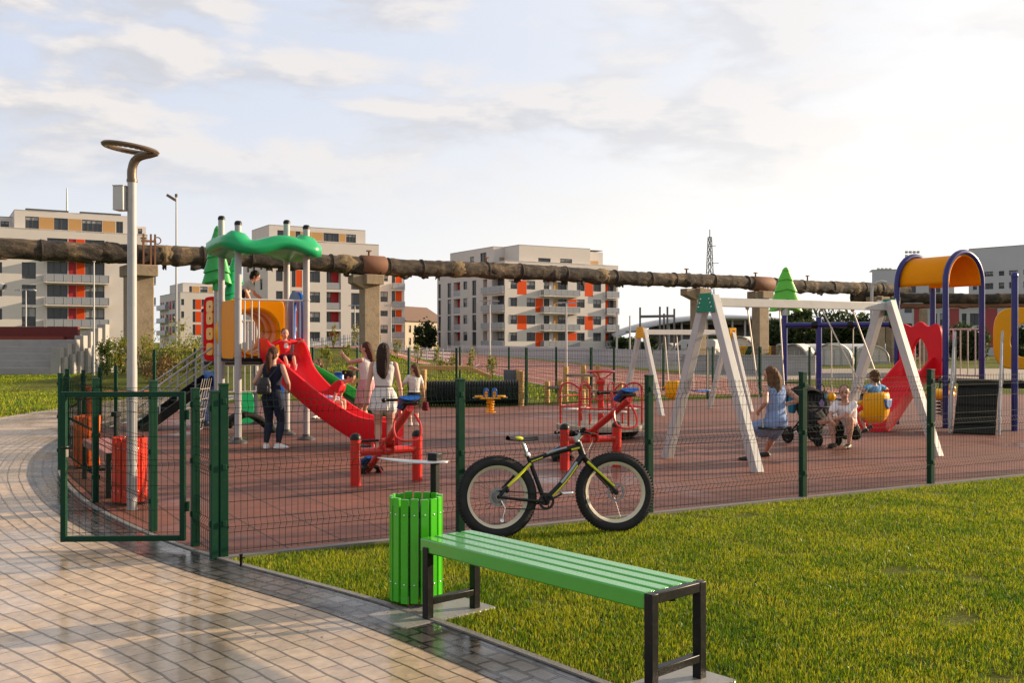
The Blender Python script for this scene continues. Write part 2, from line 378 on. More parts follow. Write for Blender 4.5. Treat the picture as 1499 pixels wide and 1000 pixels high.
# ---------------------------------------------------------------- ground sheet
xs=[-900,-300,-150,-90]+[i*3.0 for i in range(-22,21)]+[80,150,300,900]
ys=[-200,-60,-20]+[i*3.0 for i in range(-3,42)]+[160,220,400,1500]
mb=MB(); mb.sheet([[Vector((x,y,hill(x,y))) for x in xs] for y in ys])
tag(mb.build('ground',ground_mat()),kind='structure')
def ribbon(name,mat,d0,d1,nd,z,i0=0,i1=None,US=1.0):
    E=EDGE[i0:i1]; P=[];UVs=[]; s=0; last=None
    for i,p in enumerate(E):
        t=(E[min(i+1,len(E)-1)]-E[max(i-1,0)]).normalized(); nrm=Vector((-t.y,t.x,0))
        if last: s+=(p-last).length
        last=p
        P.append([p+nrm*(d0+(d1-d0)*k/nd)+Vector((0,0,z)) for k in range(nd+1)])
        UVs.append([(s*US,d0+(d1-d0)*k/nd) for k in range(nd+1)])
    mb=MB(); mb.sheet(P); o=mb.build(name,mat,smooth=False)
    me=o.data; ul=me.uv_layers.new(name='UVMap'); flat=[q for row in UVs for q in row]
    for l in me.loops: ul.data[l.index].uv=flat[l.vertex_index]
    return tag(o,kind='structure')
ribbon('path',PAVE,.40,3.3,12,.008,US=2.0)
ribbon('paver_border',PAVD,.045,.405,3,.012)
mb=MB(); nE=len(EDGE)
prof=[]
for i,p in enumerate(EDGE):
    t=(EDGE[min(i+1,nE-1)]-EDGE[max(i-1,0)]).normalized(); nrm=Vector((-t.y,t.x,0))
    prof.append([p+nrm*.045+Vector((0,0,-.05)),p+nrm*.045+Vector((0,0,.022)),p-nrm*.0+Vector((0,0,.022)),p-nrm*.0+Vector((0,0,-.05))])
mb.sheet(prof); tag(mb.build('kerb',M('kerb_stone',(.2,.19,.175),.5,var=.3,dirt=.4,bump=.3),smooth=False),kind='structure')
# playground floor
pts=[F0-FD*0.0]
i0=min(range(nE),key=lambda i:(EDGE[i]-Vector((-2.16,7.66,0))).length)
poly=[p+Vector((.03,0,0)) for p in EDGE[i0:] if p.y<25.5]
poly=[F0+Vector((.02,.05,0))]+poly[1:]+BK[1:]+[BK[-1]+Vector((8,-12,0)),F0+FD*22]
mb=MB(); mb.add([(p.x,p.y,.014) for p in poly],[tuple(range(len(poly)))]); o=mb.build('playground_floor',TART,smooth=False)
tag(o,kind='structure')
o.data.transform(Matrix.Rotation(-TH,4,'Z')); o.rotation_euler=(0,0,TH)
mb=MB(); a=F0; bq=F0+FD*22; nn=Vector((FD.y,-FD.x,0))
mb.sheet([[q+nn*.05+Vector((0,0,-.05)),q+nn*.05+Vector((0,0,.022)),q-nn*.03+Vector((0,0,.022)),q-nn*.03+Vector((0,0,-.05))] for q in (a,bq)])
tag(mb.build('floor_edging',M('edging_stone',(.17,.155,.135),.6,var=.3,dirt=.3),smooth=False),kind='structure')
# running track
def track_mat():
    m=bpy.data.materials.new('running_track'); nt,b=nodes(m); L=nt.links
    tc=N(nt,'ShaderNodeTexCoord'); s=N(nt,'ShaderNodeSeparateXYZ'); L.new(tc.outputs['Object'],s.inputs[0])
    d=N(nt,'ShaderNodeMath',operation='DIVIDE',ins={1:1.22}); L.new(s.outputs[0],d.inputs[0])
    fr=N(nt,'ShaderNodeMath',operation='FRACT'); L.new(d.outputs[0],fr.inputs[0])
    lt=N(nt,'ShaderNodeMath',operation='LESS_THAN',ins={1:.06}); L.new(fr.outputs[0],lt.inputs[0])
    n1=N(nt,'ShaderNodeTexNoise',ins={'Scale':.6,'Detail':6}); L.new(tc.outputs['Object'],n1.inputs['Vector'])
    c=N(nt,'ShaderNodeMix',data_type='RGBA'); c.inputs[6].default_value=(.2,.055,.035,1); c.inputs[7].default_value=(.29,.09,.06,1); L.new(n1.outputs['Fac'],c.inputs[0])
    x=N(nt,'ShaderNodeMix',data_type='RGBA'); x.inputs[7].default_value=(.55,.45,.4,1); L.new(lt.outputs[0],x.inputs[0]); L.new(c.outputs[2],x.inputs[6])
    L.new(x.outputs[2],b.inputs['Base Color']); b.inputs['Roughness'].default_value=.8; return m
TRK=track_mat()
mb=MB(); mb.sheet([[Vector((x,y,.012)) for x in (0,9.8)] for y in (30,70,120,190)])
o=mb.build('running_track',TRK,smooth=False); o.location=TN*7.9; o.rotation_euler=(0,0,math.atan2(TN.y,TN.x)); tag(o,kind='structure')
# far bend of the track along the top of the bank
mb=MB(); mb.sheet([[Vector((x,60+a,hill(x,60)+.03+.0*a)) for a in (0,4,9,14)] for x in range(-34,-3,2)])
mb=MB(); mb.sheet([[Vector((x,y,hill(x,y)+.05)) for y in (59,62,65,68,71,74)] for x in range(-36,0,2)])
tag(mb.build('track_bend',TRK,smooth=False),kind='structure')

# ---------------------------------------------------------------- grass blades (bulk numpy)
def blades(name,P,h,w,mat,lean=.5,zf=None):
    n=len(P); a=NR.uniform(0,2*np.pi,n); hh=NR.uniform(h[0],h[1],n); ww=w*NR.uniform(.6,1.3,n)
    la=NR.uniform(0,2*np.pi,n); ll=hh*lean*NR.uniform(.1,1.2,n)
    dx,dy=np.cos(a)*ww/2,np.sin(a)*ww/2; lx,ly=np.cos(la)*ll,np.sin(la)*ll
    z=P[:,2]
    v=np.zeros((n,5,3))
    v[:,0]=np.stack([P[:,0]-dx,P[:,1]-dy,z-.01],1); v[:,1]=np.stack([P[:,0]+dx,P[:,1]+dy,z-.01],1)
    v[:,2]=np.stack([P[:,0]+dx*.8+lx*.3,P[:,1]+dy*.8+ly*.3,z+hh*.55],1); v[:,3]=np.stack([P[:,0]-dx*.8+lx*.3,P[:,1]-dy*.8+ly*.3,z+hh*.55],1)
    v[:,4]=np.stack([P[:,0]+lx,P[:,1]+ly,z+hh*.95],1)
    base=(np.arange(n)*5)[:,None]
    q=np.concatenate([base+np.array([0,1,2,3]),base+np.array([3,2,4])],1).reshape(-1)
    me=bpy.data.meshes.new(name); me.vertices.add(n*5); me.vertices.foreach_set('co',v.reshape(-1))
    me.loops.add(len(q)); me.loops.foreach_set('vertex_index',q.astype(np.int32))
    st=np.stack([np.arange(n)*7,np.arange(n)*7+4],1).reshape(-1)
    me.polygons.add(2*n); me.polygons.foreach_set('loop_start',st.astype(np.int32))
    me.update(calc_edges=True); me.validate(); me.materials.append(mat)
    o=bpy.data.objects.new(name,me); COL.objects.link(o); return o
def lawn_points(n):
    out=[]
    ex=np.array([p.x for p in EDGE]); ey=np.array([p.y for p in EDGE])
    while sum(len(q) for q in out)<n:
        k=n*2
        Y=3.6*np.exp(NR.uniform(0,1,k)**1.0*np.log(13.6/3.6)); X=NR.uniform(-2.6,8.6,k)
        E=np.interp(Y,ey[:60],ex[:60]); ff=F0.y+(X-F0.x)*FD.y/FD.x
        cl=np.array([mnoise.noise((x*1.3,y*1.3,0)) for x,y in zip(X,Y)])+.5*np.array([mnoise.noise((x*4.1,y*4.1,3)) for x,y in zip(X,Y)])
        ok=(X>E-.012)&(Y<ff-.1)&(X<Y*.54+.8)&(cl>-.47+NR.uniform(-.25,.15,k))
        for (cx,cy,rx,ry,an) in PADS:
            c,s_=math.cos(an),math.sin(an); lx=(X-cx)*c+(Y-cy)*s_; ly=-(X-cx)*s_+(Y-cy)*c
            ok&=~((abs(lx)<rx)&(abs(ly)<ry))
        out.append(np.stack([X[ok],Y[ok],np.zeros(ok.sum())],1))
    return np.concatenate(out)[:n]
BA=Vector((-.569,6.07,0)); BDIR=Vector((.6687,-.7435,0)).normalized(); BPER=Vector((-BDIR.y,BDIR.x,0))
BYAW=math.atan2(BDIR.y,BDIR.x)
pc0=BA+BDIR*.02+BPER*.16; pc1=BA+BDIR*1.80+BPER*.21
PADS=[(pc0.x-.06,pc0.y+.06,.2,.36,BYAW),(pc1.x,pc1.y,.17,.3,BYAW)]
tag(blades('lawn_grass',lawn_points(280000),(.008,.042),.0048,GRASS),kind='stuff',label='short yellow green lawn grass in front of the wire fence',cat='grass')
Pw=lawn_points(2600); tag(blades('lawn_weeds',Pw,(.012,.035),.017,M('clover_leaf',(.06,.13,.02),.6,var=.4,scale=5),lean=1.3),kind='stuff',label='clover and broad leaved weeds among the lawn grass',cat='weeds')
k=90000; Y=NR.uniform(17,52,k); X=NR.uniform(-27,-11.2,k)
ok=X<-11.35; P=np.stack([X,Y,np.zeros(k)],1)[ok]
tag(blades('bank_grass',P,(.03,.09),.02,GRASS),kind='stuff',label='bright green grass slope left of the paved path',cat='grass')
k=26000; Y=NR.uniform(29,59,k); X=NR.uniform(-17,8,k); nn_=X*TN.x+Y*TN.y
by=np.interp(X,[p.x for p in BK],[p.y for p in BK]); ok=(nn_<7.6)&(Y>by+.6)&(X>-8+0*(Y))
P=np.array([(x,y,hill(x,y)) for x,y in zip(X[ok],Y[ok])])
tag(blades('bank_grass',P,(.05,.13),.03,GRASS),kind='stuff',label='grass on the low bank behind the playground',cat='grass')
# fallen leaves and crumbs of soil lying on the paving and lawn edge
k=150; t_=NR.uniform(0,1,k); idx=(8+NR.uniform(0,62,k)).astype(int); vs=[];fs=[]
for q in range(k):
    e=EDGE[min(idx[q],len(EDGE)-2)]; t=(EDGE[min(idx[q],len(EDGE)-2)+1]-e).normalized(); nrm=Vector((-t.y,t.x,0)); d=abs(NR.normal(0,.5))+.03
    p=e+nrm*d+Vector((0,0,.018)); s_=NR.uniform(.006,.017); a=NR.uniform(0,6.28); c,s2_=math.cos(a)*s_,math.sin(a)*s_
    n0=len(vs); vs+=[(p.x-c,p.y-s2_,p.z),(p.x-s2_*.5,p.y+c*.5,p.z+NR.uniform(.001,.006)),(p.x+c,p.y+s2_,p.z+.002),(p.x+s2_*.5,p.y-c*.5,p.z+.003)]; fs.append((n0,n0+1,n0+2,n0+3))
mb=MB(); mb.add(vs,fs); tag(mb.build('leaf_litter',M('dry_leaf',(.13,.08,.035),.8,var=.6,scale=9),smooth=False),'dry leaf crumbs scattered on the paving','leaf litter',kind='stuff')
# ---------------------------------------------------------------- wire fences
WIRE=M('green_wire',(.004,.018,.011),.7,spec=.08)
def wire_panel(mb,a,b,z0,z1,folds,step=.05,r=.0021,hstep=.2):
    a=Vector(a);b=Vector(b); d=(b-a); Ln=d.length; d.normalize(); n=Vector((d.y,-d.x,0))
    zs=[(z0,0)]
    for f in folds: zs+=[(f-.05,0),(f,.035),(f+.05,0)]
    zs.append((z1,0))
    k=int(Ln/step)
    for i in range(k+1):
        p=a+d*(i*Ln/k)
        mb.tube([p+n*o+Vector((0,0,z)) for z,o in zs],r,3,cap=False)
    hz=[z0+.02,z1-.02]+[f for f in folds]; z=z0
    while z<z1-.1:
        z+=hstep
        if all(abs(z-f)>.07 for f in folds): hz.append(z)
    for f in folds: hz+=[f-.05,f+.05]
    for z in hz:
        o=.035 if z in folds else 0
        mb.tube([a+n*o+Vector((0,0,z)),b+n*o+Vector((0,0,z))],r*1.15,3,cap=False)
def post_mesh(h,w=.06,clips=True,yaw=0):
    mb=MB(); mb.box((0,0,h/2),(w,w,h),rz=yaw)
    mb.box((0,0,h+.008),(w+.006,w+.006,.02),rz=yaw)
    if clips:
        for z in (.28,.72,h-.12): mb.box((0,0,z),(w*.5,w+.022,.045),rz=yaw)
    return mb
def fence_run(name,label,group,P,H,w=.06,step=.05,r=.0021,folds=(.25,.72,1.18),base=None,skip=()):
    base=base or (lambda p:0)
    t=thing(name,label,'fence',P[0],0,group)
    for i,p in enumerate(P):
        h=H[i] if isinstance(H,(list,tuple)) else H
        q=P[min(i+1,len(P)-1)]-P[max(i-1,0)]
        o=post_mesh(h,w,yaw=math.atan2(q.y,q.x)).build('post',DGRN,t,bev=.004,smooth=False)
        o.location=p-P[0]+Vector((0,0,base(p)))
    for i in range(len(P)-1):
        if i in skip: continue
        h=min(H[i],H[i+1]) if isinstance(H,(list,tuple)) else H
        mb=MB(); a=P[i]-P[0];b=P[i+1]-P[0]; d=(b-a).normalized()
        za=base(P[i]); a=a+Vector((0,0,za)); b=b+Vector((0,0,base(P[i+1])))
        wire_panel(mb,a+d*w/2,b-d*w/2,.04,h-.05,[f for f in folds if f<h-.1],step,r)
        mb.build('wire_panel',WIRE,t,smooth=False)
    return t
FP=[F0+FD*FL_*k for k in range(7)]
fence_run('wire_fence','green welded wire fence between the lawn and the playground','green wire fences',FP,1.355,w=.065)
LP=[Vector(p) for p in ((-3.19,8.85,0),(-4.36,10.42,0),(-5.9,13.0,0),(-6.68,14.95,0),(-7.28,16.9,0),(-7.7,18.6,0),(-8.0,20.1,0),(-8.12,22.6,0),(-8.15,25.6,0))]
LH=[1.335,1.3,1.27,1.27,1.2,1.2,1.2,1.5,1.5]
fence_run('wire_fence','curved green wire fence along the paved path at the left','green wire fences',LP,LH,w=.062)
fence_run('wire_fence','green wire fence along the back of the playground','green wire fences',BK[:],1.52,w=.06,step=.07,r=.0025)
ROW=[Vector((x,y,0)) for x,y in ((-1.75,33.5),(-.1,33.0),(1.45,32.7),(3.4,33.2),(5.2,34.2),(7.1,35.2),(9.0,36.2))]
fence_run('wire_fence','farther green wire fence beside the running track','green wire fences',ROW,1.5,w=.06,step=.1,r=.003)
# short return by the gate: hinge post to first fence post
HP=Vector((-2.61,8.2,0))
t=fence_run('wire_fence','narrow green wire fence strip between the gate and the lawn corner','green wire fences',[HP,F0-FD*.07],[1.3,1.3],w=.062)
# gate
g0=Vector((-2.67,8.14,0)); g1=Vector((-3.665,8.09,0)); gd=(g1-g0); GL=gd.length
gt=thing('gate','open green metal gate swung out over the paved path','gate',g0,math.atan2(gd.y,gd.x))
mb=MB(); s=.044
for x in (s/2,GL-s/2): mb.box((x,0,.07+.61),(s,s,1.22))
for z in (.07+s/2,.07+1.22-s/2): mb.box((GL/2,0,z),(GL-2*s-.002,s-.006,s))
mb.build('frame',DGRN,gt,bev=.004,smooth=False)
mb=MB(); wire_panel(mb,(s,0,0),(GL-s,0,0),.12,1.25,[.68],r=.002); mb.build('wire_panel',WIRE,gt,smooth=False)
mb=MB(); mb.box((GL-.025,-.012,.80),(.04,.06,.09)); lk=mb.build('lock',M('lock_steel',(.22,.2,.17),.5,metal=.5),gt,bev=.005)
mb=MB(); mb.tube([(GL-.03,.05,.84),(GL-.03,.085,.84),(GL-.13,.088,.84)],.009,8); mb.build('handle',BLK,lk)
for z in (.35,1.1):
    mb=MB(); mb.tube([(-.02,0,z-.04),(-.02,0,z+.04)],.016,8); mb.box((.0,0,z),(.05,.02,.03)); mb.build('hinge',DGRN,gt)
# ---------------------------------------------------------------- ring street lamp
def ring_lamp(label,loc,rz,ring_dir,s=1.0):
    t=thing('street_lamp',label,'street lamp',loc,rz,'ring head street lamps')
    mb=MB(); mb.lathe([(.05,0),(.05,1.4),(.047,1.5),(.044,3.32)],n=16); mb.lathe([(.062,0),(.062,.02)],n=16); mb.build('pole',GREY,t)
    mb=MB(); mb.tube(bez([(0,0,3.30),(0,0,3.42),(.03,0,3.51),(.11,0,3.56),(.28,0,3.565)],6),[.046]*7+[.044]*6+[.042]*6+[.04,.037,.033,.026,.018,.01],12,sq=1.0)
    mb.lathe([(.052,3.30),(.052,3.33)],n=14); mb.build('arm',BRONZE,t)
    mb=MB(); q=Matrix.Translation((-.02,0,3.63))@Matrix.Rotation(R(8),4,'Y')@Matrix.Rotation(R(-1.2),4,'X'); mb.M=q
    n=44; prof=[]
    for i in range(n):
        a=2*math.pi*i/n; prof.append([Vector((rr*math.cos(a),rr*math.sin(a),z)) for rr,z in ((.272,-.005),(.280,.014),(.262,.032),(.205,.028),(.188,.010),(.198,-.010),(.255,-.016))])
    vs=[p for row in prof for p in row]; k=7
    mb.add(vs,[(i*k+j,((i+1)%n)*k+j,((i+1)%n)*k+(j+1)%k,i*k+(j+1)%k) for i in range(n) for j in range(k)])
    h=mb.build('lamp_ring',BRONZE,t); 
    mb=MB(); mb.M=q; 
    for i in range(28):
        a=2*math.pi*i/28+.1; mb.box((.228*math.cos(a),.228*math.sin(a),-.014),(.022,.03,.006),rz=a)
    mb.build('led_strip',M('led_lens',(.75,.7,.55),.3),h)
    mb=MB(); mb.box((-.1,-.03,3.13),(.11,.13,.24)); mb.box((-.1,-.03,3.256),(.12,.14,.012)); mb.build('control_box',WHT,t,bev=.006)
    return t
L1=ring_lamp('pale grey pole lamp with brown ring head beside the red bin',(-3.81,9.98,0),R(-8),0)
L2=dup(L1,(-13.75,25.4,0),R(5),'brown ring lamp head cut off by the left edge of the photo')
cc_=thing('security_camera','white security camera on an arm at the left edge','camera',(-13.6,25.38,3.1))
mb=MB(); mb.tube([(-.1,.02,.05),(.28,.02,.1)],.03,8); mb.build('arm',WHT,cc_)
mb=MB(); mb.tube([(.22,0,.09),(.62,-.06,.0)],[.085,.075],12); mb.tube([(.6,-.055,.005),(.7,-.075,-.025)],[.09,.09],12,cap=False); mb.build('housing',WHT,cc_)
mb=MB(); mb.tube([(.63,-.06,0),(.66,-.066,-.008)],.068,12); mb.build('lens',BLK,cc_)
# ---------------------------------------------------------------- bins
def slat_bin(label,loc,rz,mat,lid=True,group='round slatted litter bins'):
    t=thing('litter_bin',label,'litter bin',loc,rz,group)
    mb=MB(); mb.lathe([(.135,.08),(.14,.66),(.132,.66),(.127,.09)],n=24); mb.lathe([(.0,.08),(.135,.08)],n=24); mb.build('liner',M('bin_liner',(.16,.16,.16),.45,metal=.6,dirt=.3),t)
    mb=MB()
    for z in (.14,.58):
        n=36; P=[[Vector((rr*math.cos(2*math.pi*i/n),rr*math.sin(2*math.pi*i/n),zz)) for rr,zz in ((.141,z),(.147,z),(.147,z+.04),(.141,z+.04),(.141,z))] for i in range(n+1)]; mb.sheet(P)
    mb.build('hoop',BLK,t,smooth=False)
    for i in range(16):
        a=2*math.pi*(i+.5)/16; mb=MB(); mb.mi=0; e=random.uniform(-.006,.006)
        Mx=Matrix.Rotation(a,4,'Z'); mb.M=Mx; mb.box((.160,0,.375+e),(.022,.05,.66))
        mb.mi=1
        for z in (.16,.60): mb.ell((.172,0,z),(.004,.007,.007),6,4)
        mb.build('slat',[mat,CHROME],t,bev=.006)
    mb=MB(); mb.box((.205,0,.465),(.045,.045,.93)); mb.box((.19,0,.62),(.05,.03,.03)); mb.box((.19,0,.16),(.05,.03,.03)); mb.box((.205,0,.005),(.12,.12,.01)); mb.build('post',BLK,t,bev=.004)
    mb=MB(); mb.box((.205,0,.935),(.075,.075,.05)); mb.build('post_cap',BLK,t,bev=.006)
    if lid:
        mb=MB(); P=[]; mb.M=Matrix.Translation((.205,0,.918))@Matrix.Rotation(-rz,4,'Z')
        for i in range(11):
            f=i/10; x=.09-.47*f; w=.14*math.sqrt(max(.03,1-((f-.42)/.6)**2))
            P.append([Vector((x,y,.118*-y+.022*f*f-.012-.02*(y/.14)**2)) for y in (-w,-w*.6,0,w*.6,w)])
        mb.sheet(P); mb.build('rain_lid',GALV,t,solid=.004)
    return t
gb=slat_bin('bright green slatted litter bin beside the end of the green bench',(-.62,6.44,0),R(58),BGRN)
slat_bin('red slatted litter bin behind the ring lamp post',(-3.98,10.36,0),R(150),BINRED,lid=False)
slat_bin('orange slatted litter bin at the far end of the pinkish bench',(-5.68,13.3,0),R(140),BINOR,lid=False)
slat_bin('small far orange litter bin across the path by the grass slope',(-9.3,21.9,0),R(140),BINOR,lid=False)
sk=thing('stake','short dark stake in the grass beside the fence corner post','stake',G(353,831))
m_=MB(); m_.lathe([(.011,-.05),(.011,.085),(.014,.09),(.014,.1),(0,.102)],n=8); m_.build('rod',BLK,sk)
m_=MB(); m_.tube([(0,0,.07),(.03,0,.075)],.004,6); m_.build('hook',BLK,sk)
# ---------------------------------------------------------------- benches
def bench(label,loc,yaw,mat,Ln=1.84,Wd=.42,H=.5,group='backless slatted benches'):
    t=thing('bench',label,'bench',loc,yaw,group); s=.05
    n=4; sw=(Wd-.03)/n
    for i in range(n):
        mb=MB(); y=(i+.5)*(Wd/n); L0=.0; L1=Ln-s-.004
        hh=.085 if i==0 else .045; mb.box(((L0+L1)/2,y,H-hh/2),(L1-L0,sw-.012,hh)); mb.build('slat',mat,t,bev=.009,seg=3)
    for x in (.06,Ln-s/2):
        top=H-.05 if x<.5 else H
        for y in (s/2,Wd-s/2):
            mb=MB(); mb.box((x,y,top/2),(s,s,top)); mb.build('leg',BLK,t,bev=.004)
        mb=MB(); mb.box((x,Wd/2,.12),(s-.004,Wd-2*s-.002,s-.01)); mb.build('stretcher',BLK,t,bev=.004)
        mb=MB(); mb.box((x,Wd/2,top-s/2),(s-.004,Wd-2*s-.002,s)); mb.build('end_rail',BLK,t,bev=.004)
    mb=MB(); mb.box((Ln/2,Wd*.62,H-.075),(Ln-.16,.03,.03)); mb.build('under_rail',BLK,t,bev=.003)
    return t
bench('wet bright green slatted bench on black legs in the foreground',BA,BYAW,GRN)
by=math.atan2(-.84,.54)
rc=Vector((-4.62,11.52,0)); rd=Vector((.515,-.857,0)); rp_=Vector((.857,.515,0))
bench('pinkish red slatted bench between the red bin and orange bin',rc-rd*.95-rp_*.21,math.atan2(rd.y,rd.x),PINK)
bench('far orange slatted bench beyond the path on the left',(-10.1,23.6,0),R(14),BINOR,Ln=1.5)
for (cx,cy,rx,ry,an),lb in zip(PADS,('wet concrete slab under the green bin and bench leg','wet concrete slab under the near end of the green bench')):
    mb=MB(); mb.box((0,0,-.008),(2*rx,2*ry,.05)); o=mb.build('footing_slab',CONCW,bev=.01); o.location=(cx,cy,0); o.rotation_euler=(0,0,an)
    tag(o,lb,'concrete slab')
# ---------------------------------------------------------------- fat tyre bicycle
def bike():
    rh=Vector((-.12,8.58,.355)); fh=Vector((.93,8.86,.355)); d=(fh-rh); WB=d.length; d.normalize()
    t=thing('bicycle','black fat tyre mountain bike with yellow trim leaning at the wire fence','bicycle',(rh.x,rh.y,0),math.atan2(d.y,d.x))
    # lean towards the fence (local +y)
    lean=Matrix.Rotation(R(-7),4,'X')
    BKF=M('bike_black',(.012,.012,.013),.45,spec=.3); BYL=M('bike_yellow',(.62,.62,.02),.35); RIM=M('bike_rim',(.62,.56,.43),.4,dirt=.1); SIL=M('bike_silver',(.33,.35,.37),.3,metal=.4)
    TY=M('bike_tyre',(.018,.018,.019),.8,bump=.4,bscale=120,dirt=.25)
    Rr=.355
    def wheel(c,steer=0):
        Mx=lean@Matrix.Translation(c)@Matrix.Rotation(steer,4,'Z')
        w=MB(); w.M=Mx; w.torus((0,0,0),Rr-.048,.047,(0,1,0),n=64,m=14)
        for i in range(76):
            a=2*math.pi*i/76
            for y,sg in ((-.026,1),(.026,-1),(0,0)):
                rr=Rr-.048+math.sqrt(.047**2-y*y)
                aa=a+(.04 if sg==0 else 0)
                w.box((rr*math.cos(aa),y,rr*math.sin(aa)),(.008,.018,.014),M=Matrix.Rotation(-aa,4,'Y')@Matrix.Rotation(sg*.4,4,'X'))
        wh=w.build('wheel',TY,t)
        m=MB(); m.M=Mx
        prof=[(Rr-.092,-.03),(Rr-.085,-.034),(Rr-.1,-.022),(Rr-.112,-.012),(Rr-.112,.012),(Rr-.1,.022),(Rr-.085,.034),(Rr-.092,.03)]
        n=64; P=[[Vector((r_*math.cos(2*math.pi*i/n),y,r_*math.sin(2*math.pi*i/n))) for r_,y in prof+prof[:1]] for i in range(n+1)]; m.sheet(P)
        m.build('rim',RIM,wh)
        m=MB(); m.M=Mx
        for i in range(32):
            a=2*math.pi*i/32; b=a+(.55 if i%2 else -.55)*(1 if (i//2)%2 else -1); y=.03 if i%2 else -.03
            m.tube([(.02*math.cos(b),y,.02*math.sin(b)),((Rr-.11)*math.cos(a),0,(Rr-.11)*math.sin(a))],.0012,4,cap=False)
        m.build('spokes',M('spoke_steel',(.12,.12,.12),.4,metal=.6),wh)
        m=MB(); m.M=Mx; m.lathe([(.014,-.07),(.026,-.055),(.018,-.04),(.018,.04),(.026,.055),(.014,.07)],axis=(0,1,0),n=14); m.build('hub',BKF,wh)
        m=MB(); m.M=Mx@Matrix.Translation((0,-.052,0))
        m.ring(circ(0,0,.08,32),circ(0,0,.062,32),.003); 
        for i in range(5):
            a=2*math.pi*i/5; m.bar((.02*math.cos(a),0,.02*math.sin(a)),(.065*math.cos(a+.4),0,.065*math.sin(a+.4)),.003,.008,up=(0,1,0))
        m.build('brake_disc',M('disc_steel',(.2,.2,.2),.35,metal=.8),wh)
        return wh
    wheel(Vector((0,0,.355))); ST=R(-9)
    hx=WB
    wheel(Vector((hx,0,.355)),ST)
    bb=Vector((.43,0,.30)); sc_=Vector((.305,0,.66)); ht=Vector((.765,0,.79)); hb=Vector((.80,0,.685)); rhb=Vector((0,0,.355))
    def tb(name,segs,mat,par=t,n=12):
        m=MB(); m.M=lean
        for pts,r in segs: m.tube(pts,r,n)
        return m.build(name,mat,par)
    top=bez([sc_+Vector((.01,0,-.005)),Vector((.53,0,.722)),ht+Vector((0,0,-.02))],6)
    dn=bez([bb,Vector((.62,0,.475)),hb+Vector((.0,0,.01))],6)
    fr=tb('frame',[(top,[.021]*7+[.026]*6),(dn,[.028]*13),([bb,sc_,sc_+Vector((-.02,0,.055))],[.021,.019,.019]),([hb+Vector((.006,0,-.02)),ht+Vector((-.006,0,.02))],.03),
        ([bb+Vector((0,-.04,0)),bb+Vector((0,.04,0))],.036)],BKF)
    tb('chain_stay',[([bb+Vector((-.03,s_*.045,0)),(.2,s_*.075,.325),rhb+Vector((0,s_*.08,0))],[.014,.013,.012]) for s_ in (-1,1)],BKF,fr)
    tb('seat_stay',[([sc_+Vector((0,s_*.03,-.03)),(.17,s_*.075,.52),rhb+Vector((0,s_*.08,0))],[.012,.012,.011]) for s_ in (1,)],BKF,fr)
    tb('seat_stay',[([sc_+Vector((0,-.03,-.03)),(.17,-.075,.52),(.08,-.078,.44)],[.0125,.0125,.012])],BYL,fr)
    tb('seat_stay',[([(.082,-.078,.442),rhb+Vector((0,-.08,0))],.012)],BKF,fr)
    # yellow and silver trim bands laid proud of the tubes
    m=MB(); m.M=lean
    k=len(dn)
    m.tube([p+Vector((0,-.022,-.016)) for p in dn[2:11]],.0085,8); m.build('yellow_stripe',BYL,fr)
    m=MB(); m.M=lean; m.tube([p+Vector((-.004,-.017,.010)) for p in dn[5:11]],.0145,8); m.build('silver_panel',SIL,fr)
    m=MB(); m.M=lean; m.tube([p+Vector((0,-.018,-.006)) for p in top[0:4]],.006,8); m.build('yellow_stripe',BYL,fr)
    m=MB(); m.M=lean; m.tube([p+Vector((0,-.0215,-.012)) for p in top[10:]],.0095,8); m.build('yellow_stripe',BYL,fr)
    m=MB(); m.M=lean; m.tube([p+Vector((0,-.012,.012)) for p in top[4:10]],.0115,8); m.build('silver_panel',SIL,fr)
    # seat
    sp_=tb('seat_post',[([sc_+Vector((-.018,0,.05)),sc_+Vector((-.055,0,.155))],.0155)],CHROME)
    tb('seat_clamp',[([sc_+Vector((-.015,0,.04)),sc_+Vector((-.025,0,.065))],.026)],CHROME,sp_)
    m=MB(); m.M=lean@Matrix.Translation(sc_+Vector((-.06,0,.185)))@Matrix.Rotation(R(-4),4,'Y')
    P=[]
    for i in range(13):
        u_=i/12; x=-.13+.27*u_; w=.072*(1-u_)**1.3+.018; zt=.028*(1-u_)**2-.004*math.sin(u_*3)
        P.append([Vector((x,w*math.cos(a),zt+.02*math.sin(a)-(.018*(abs(math.cos(a))**3)))) for a in np.linspace(0,2*math.pi,13)])
    m.sheet(P); sd=m.build('saddle',BKF)
    sd.parent=t; sd.modifiers.new('u','SUBSURF').render_levels=1
    m=MB(); m.M=lean@Matrix.Translation(sc_+Vector((-.06,0,.185))); m.ell((-.045,-.028,.006),(.05,.034,.022),10,6); m.build('yellow_patch',BYL,sd)
    # fork, stem and bar turn with the steering
    q=lean@Matrix.Translation((hx,0,.355))@Matrix.Rotation(ST,4,'Z')@Matrix.Translation((-hx,0,-.355))
    def tq(name,segs,mat,par=t,n=10):
        m=MB(); m.M=q
        for pts,r in segs: m.tube(pts,r,n)
        return m.build(name,mat,par)
    cr=Vector((.815,0,.665))
    fk=tq('fork',[([cr+Vector((0,s_*.07,.01)),(hx-.005,s_*.078,.36)],[.021,.015]) for s_ in (-1,1)]+[([cr+Vector((0,-.075,.012)),cr+Vector((0,.075,.012))],.023),([cr,Vector((.76,0,.83))],.016)],BKF)
    tq('fork_stripe',[([cr+Vector((.02,-.082,-.03)),(hx-.02,-.09,.41)],[.0125,.009])],BYL,fk)
    stm=tq('stem',[([Vector((.757,0,.82)),Vector((.80,0,.875))],.02),([Vector((.745,0,.86)),Vector((.772,0,.80))],.021)],M('bike_stem',(.45,.48,.42),.35,metal=.3))
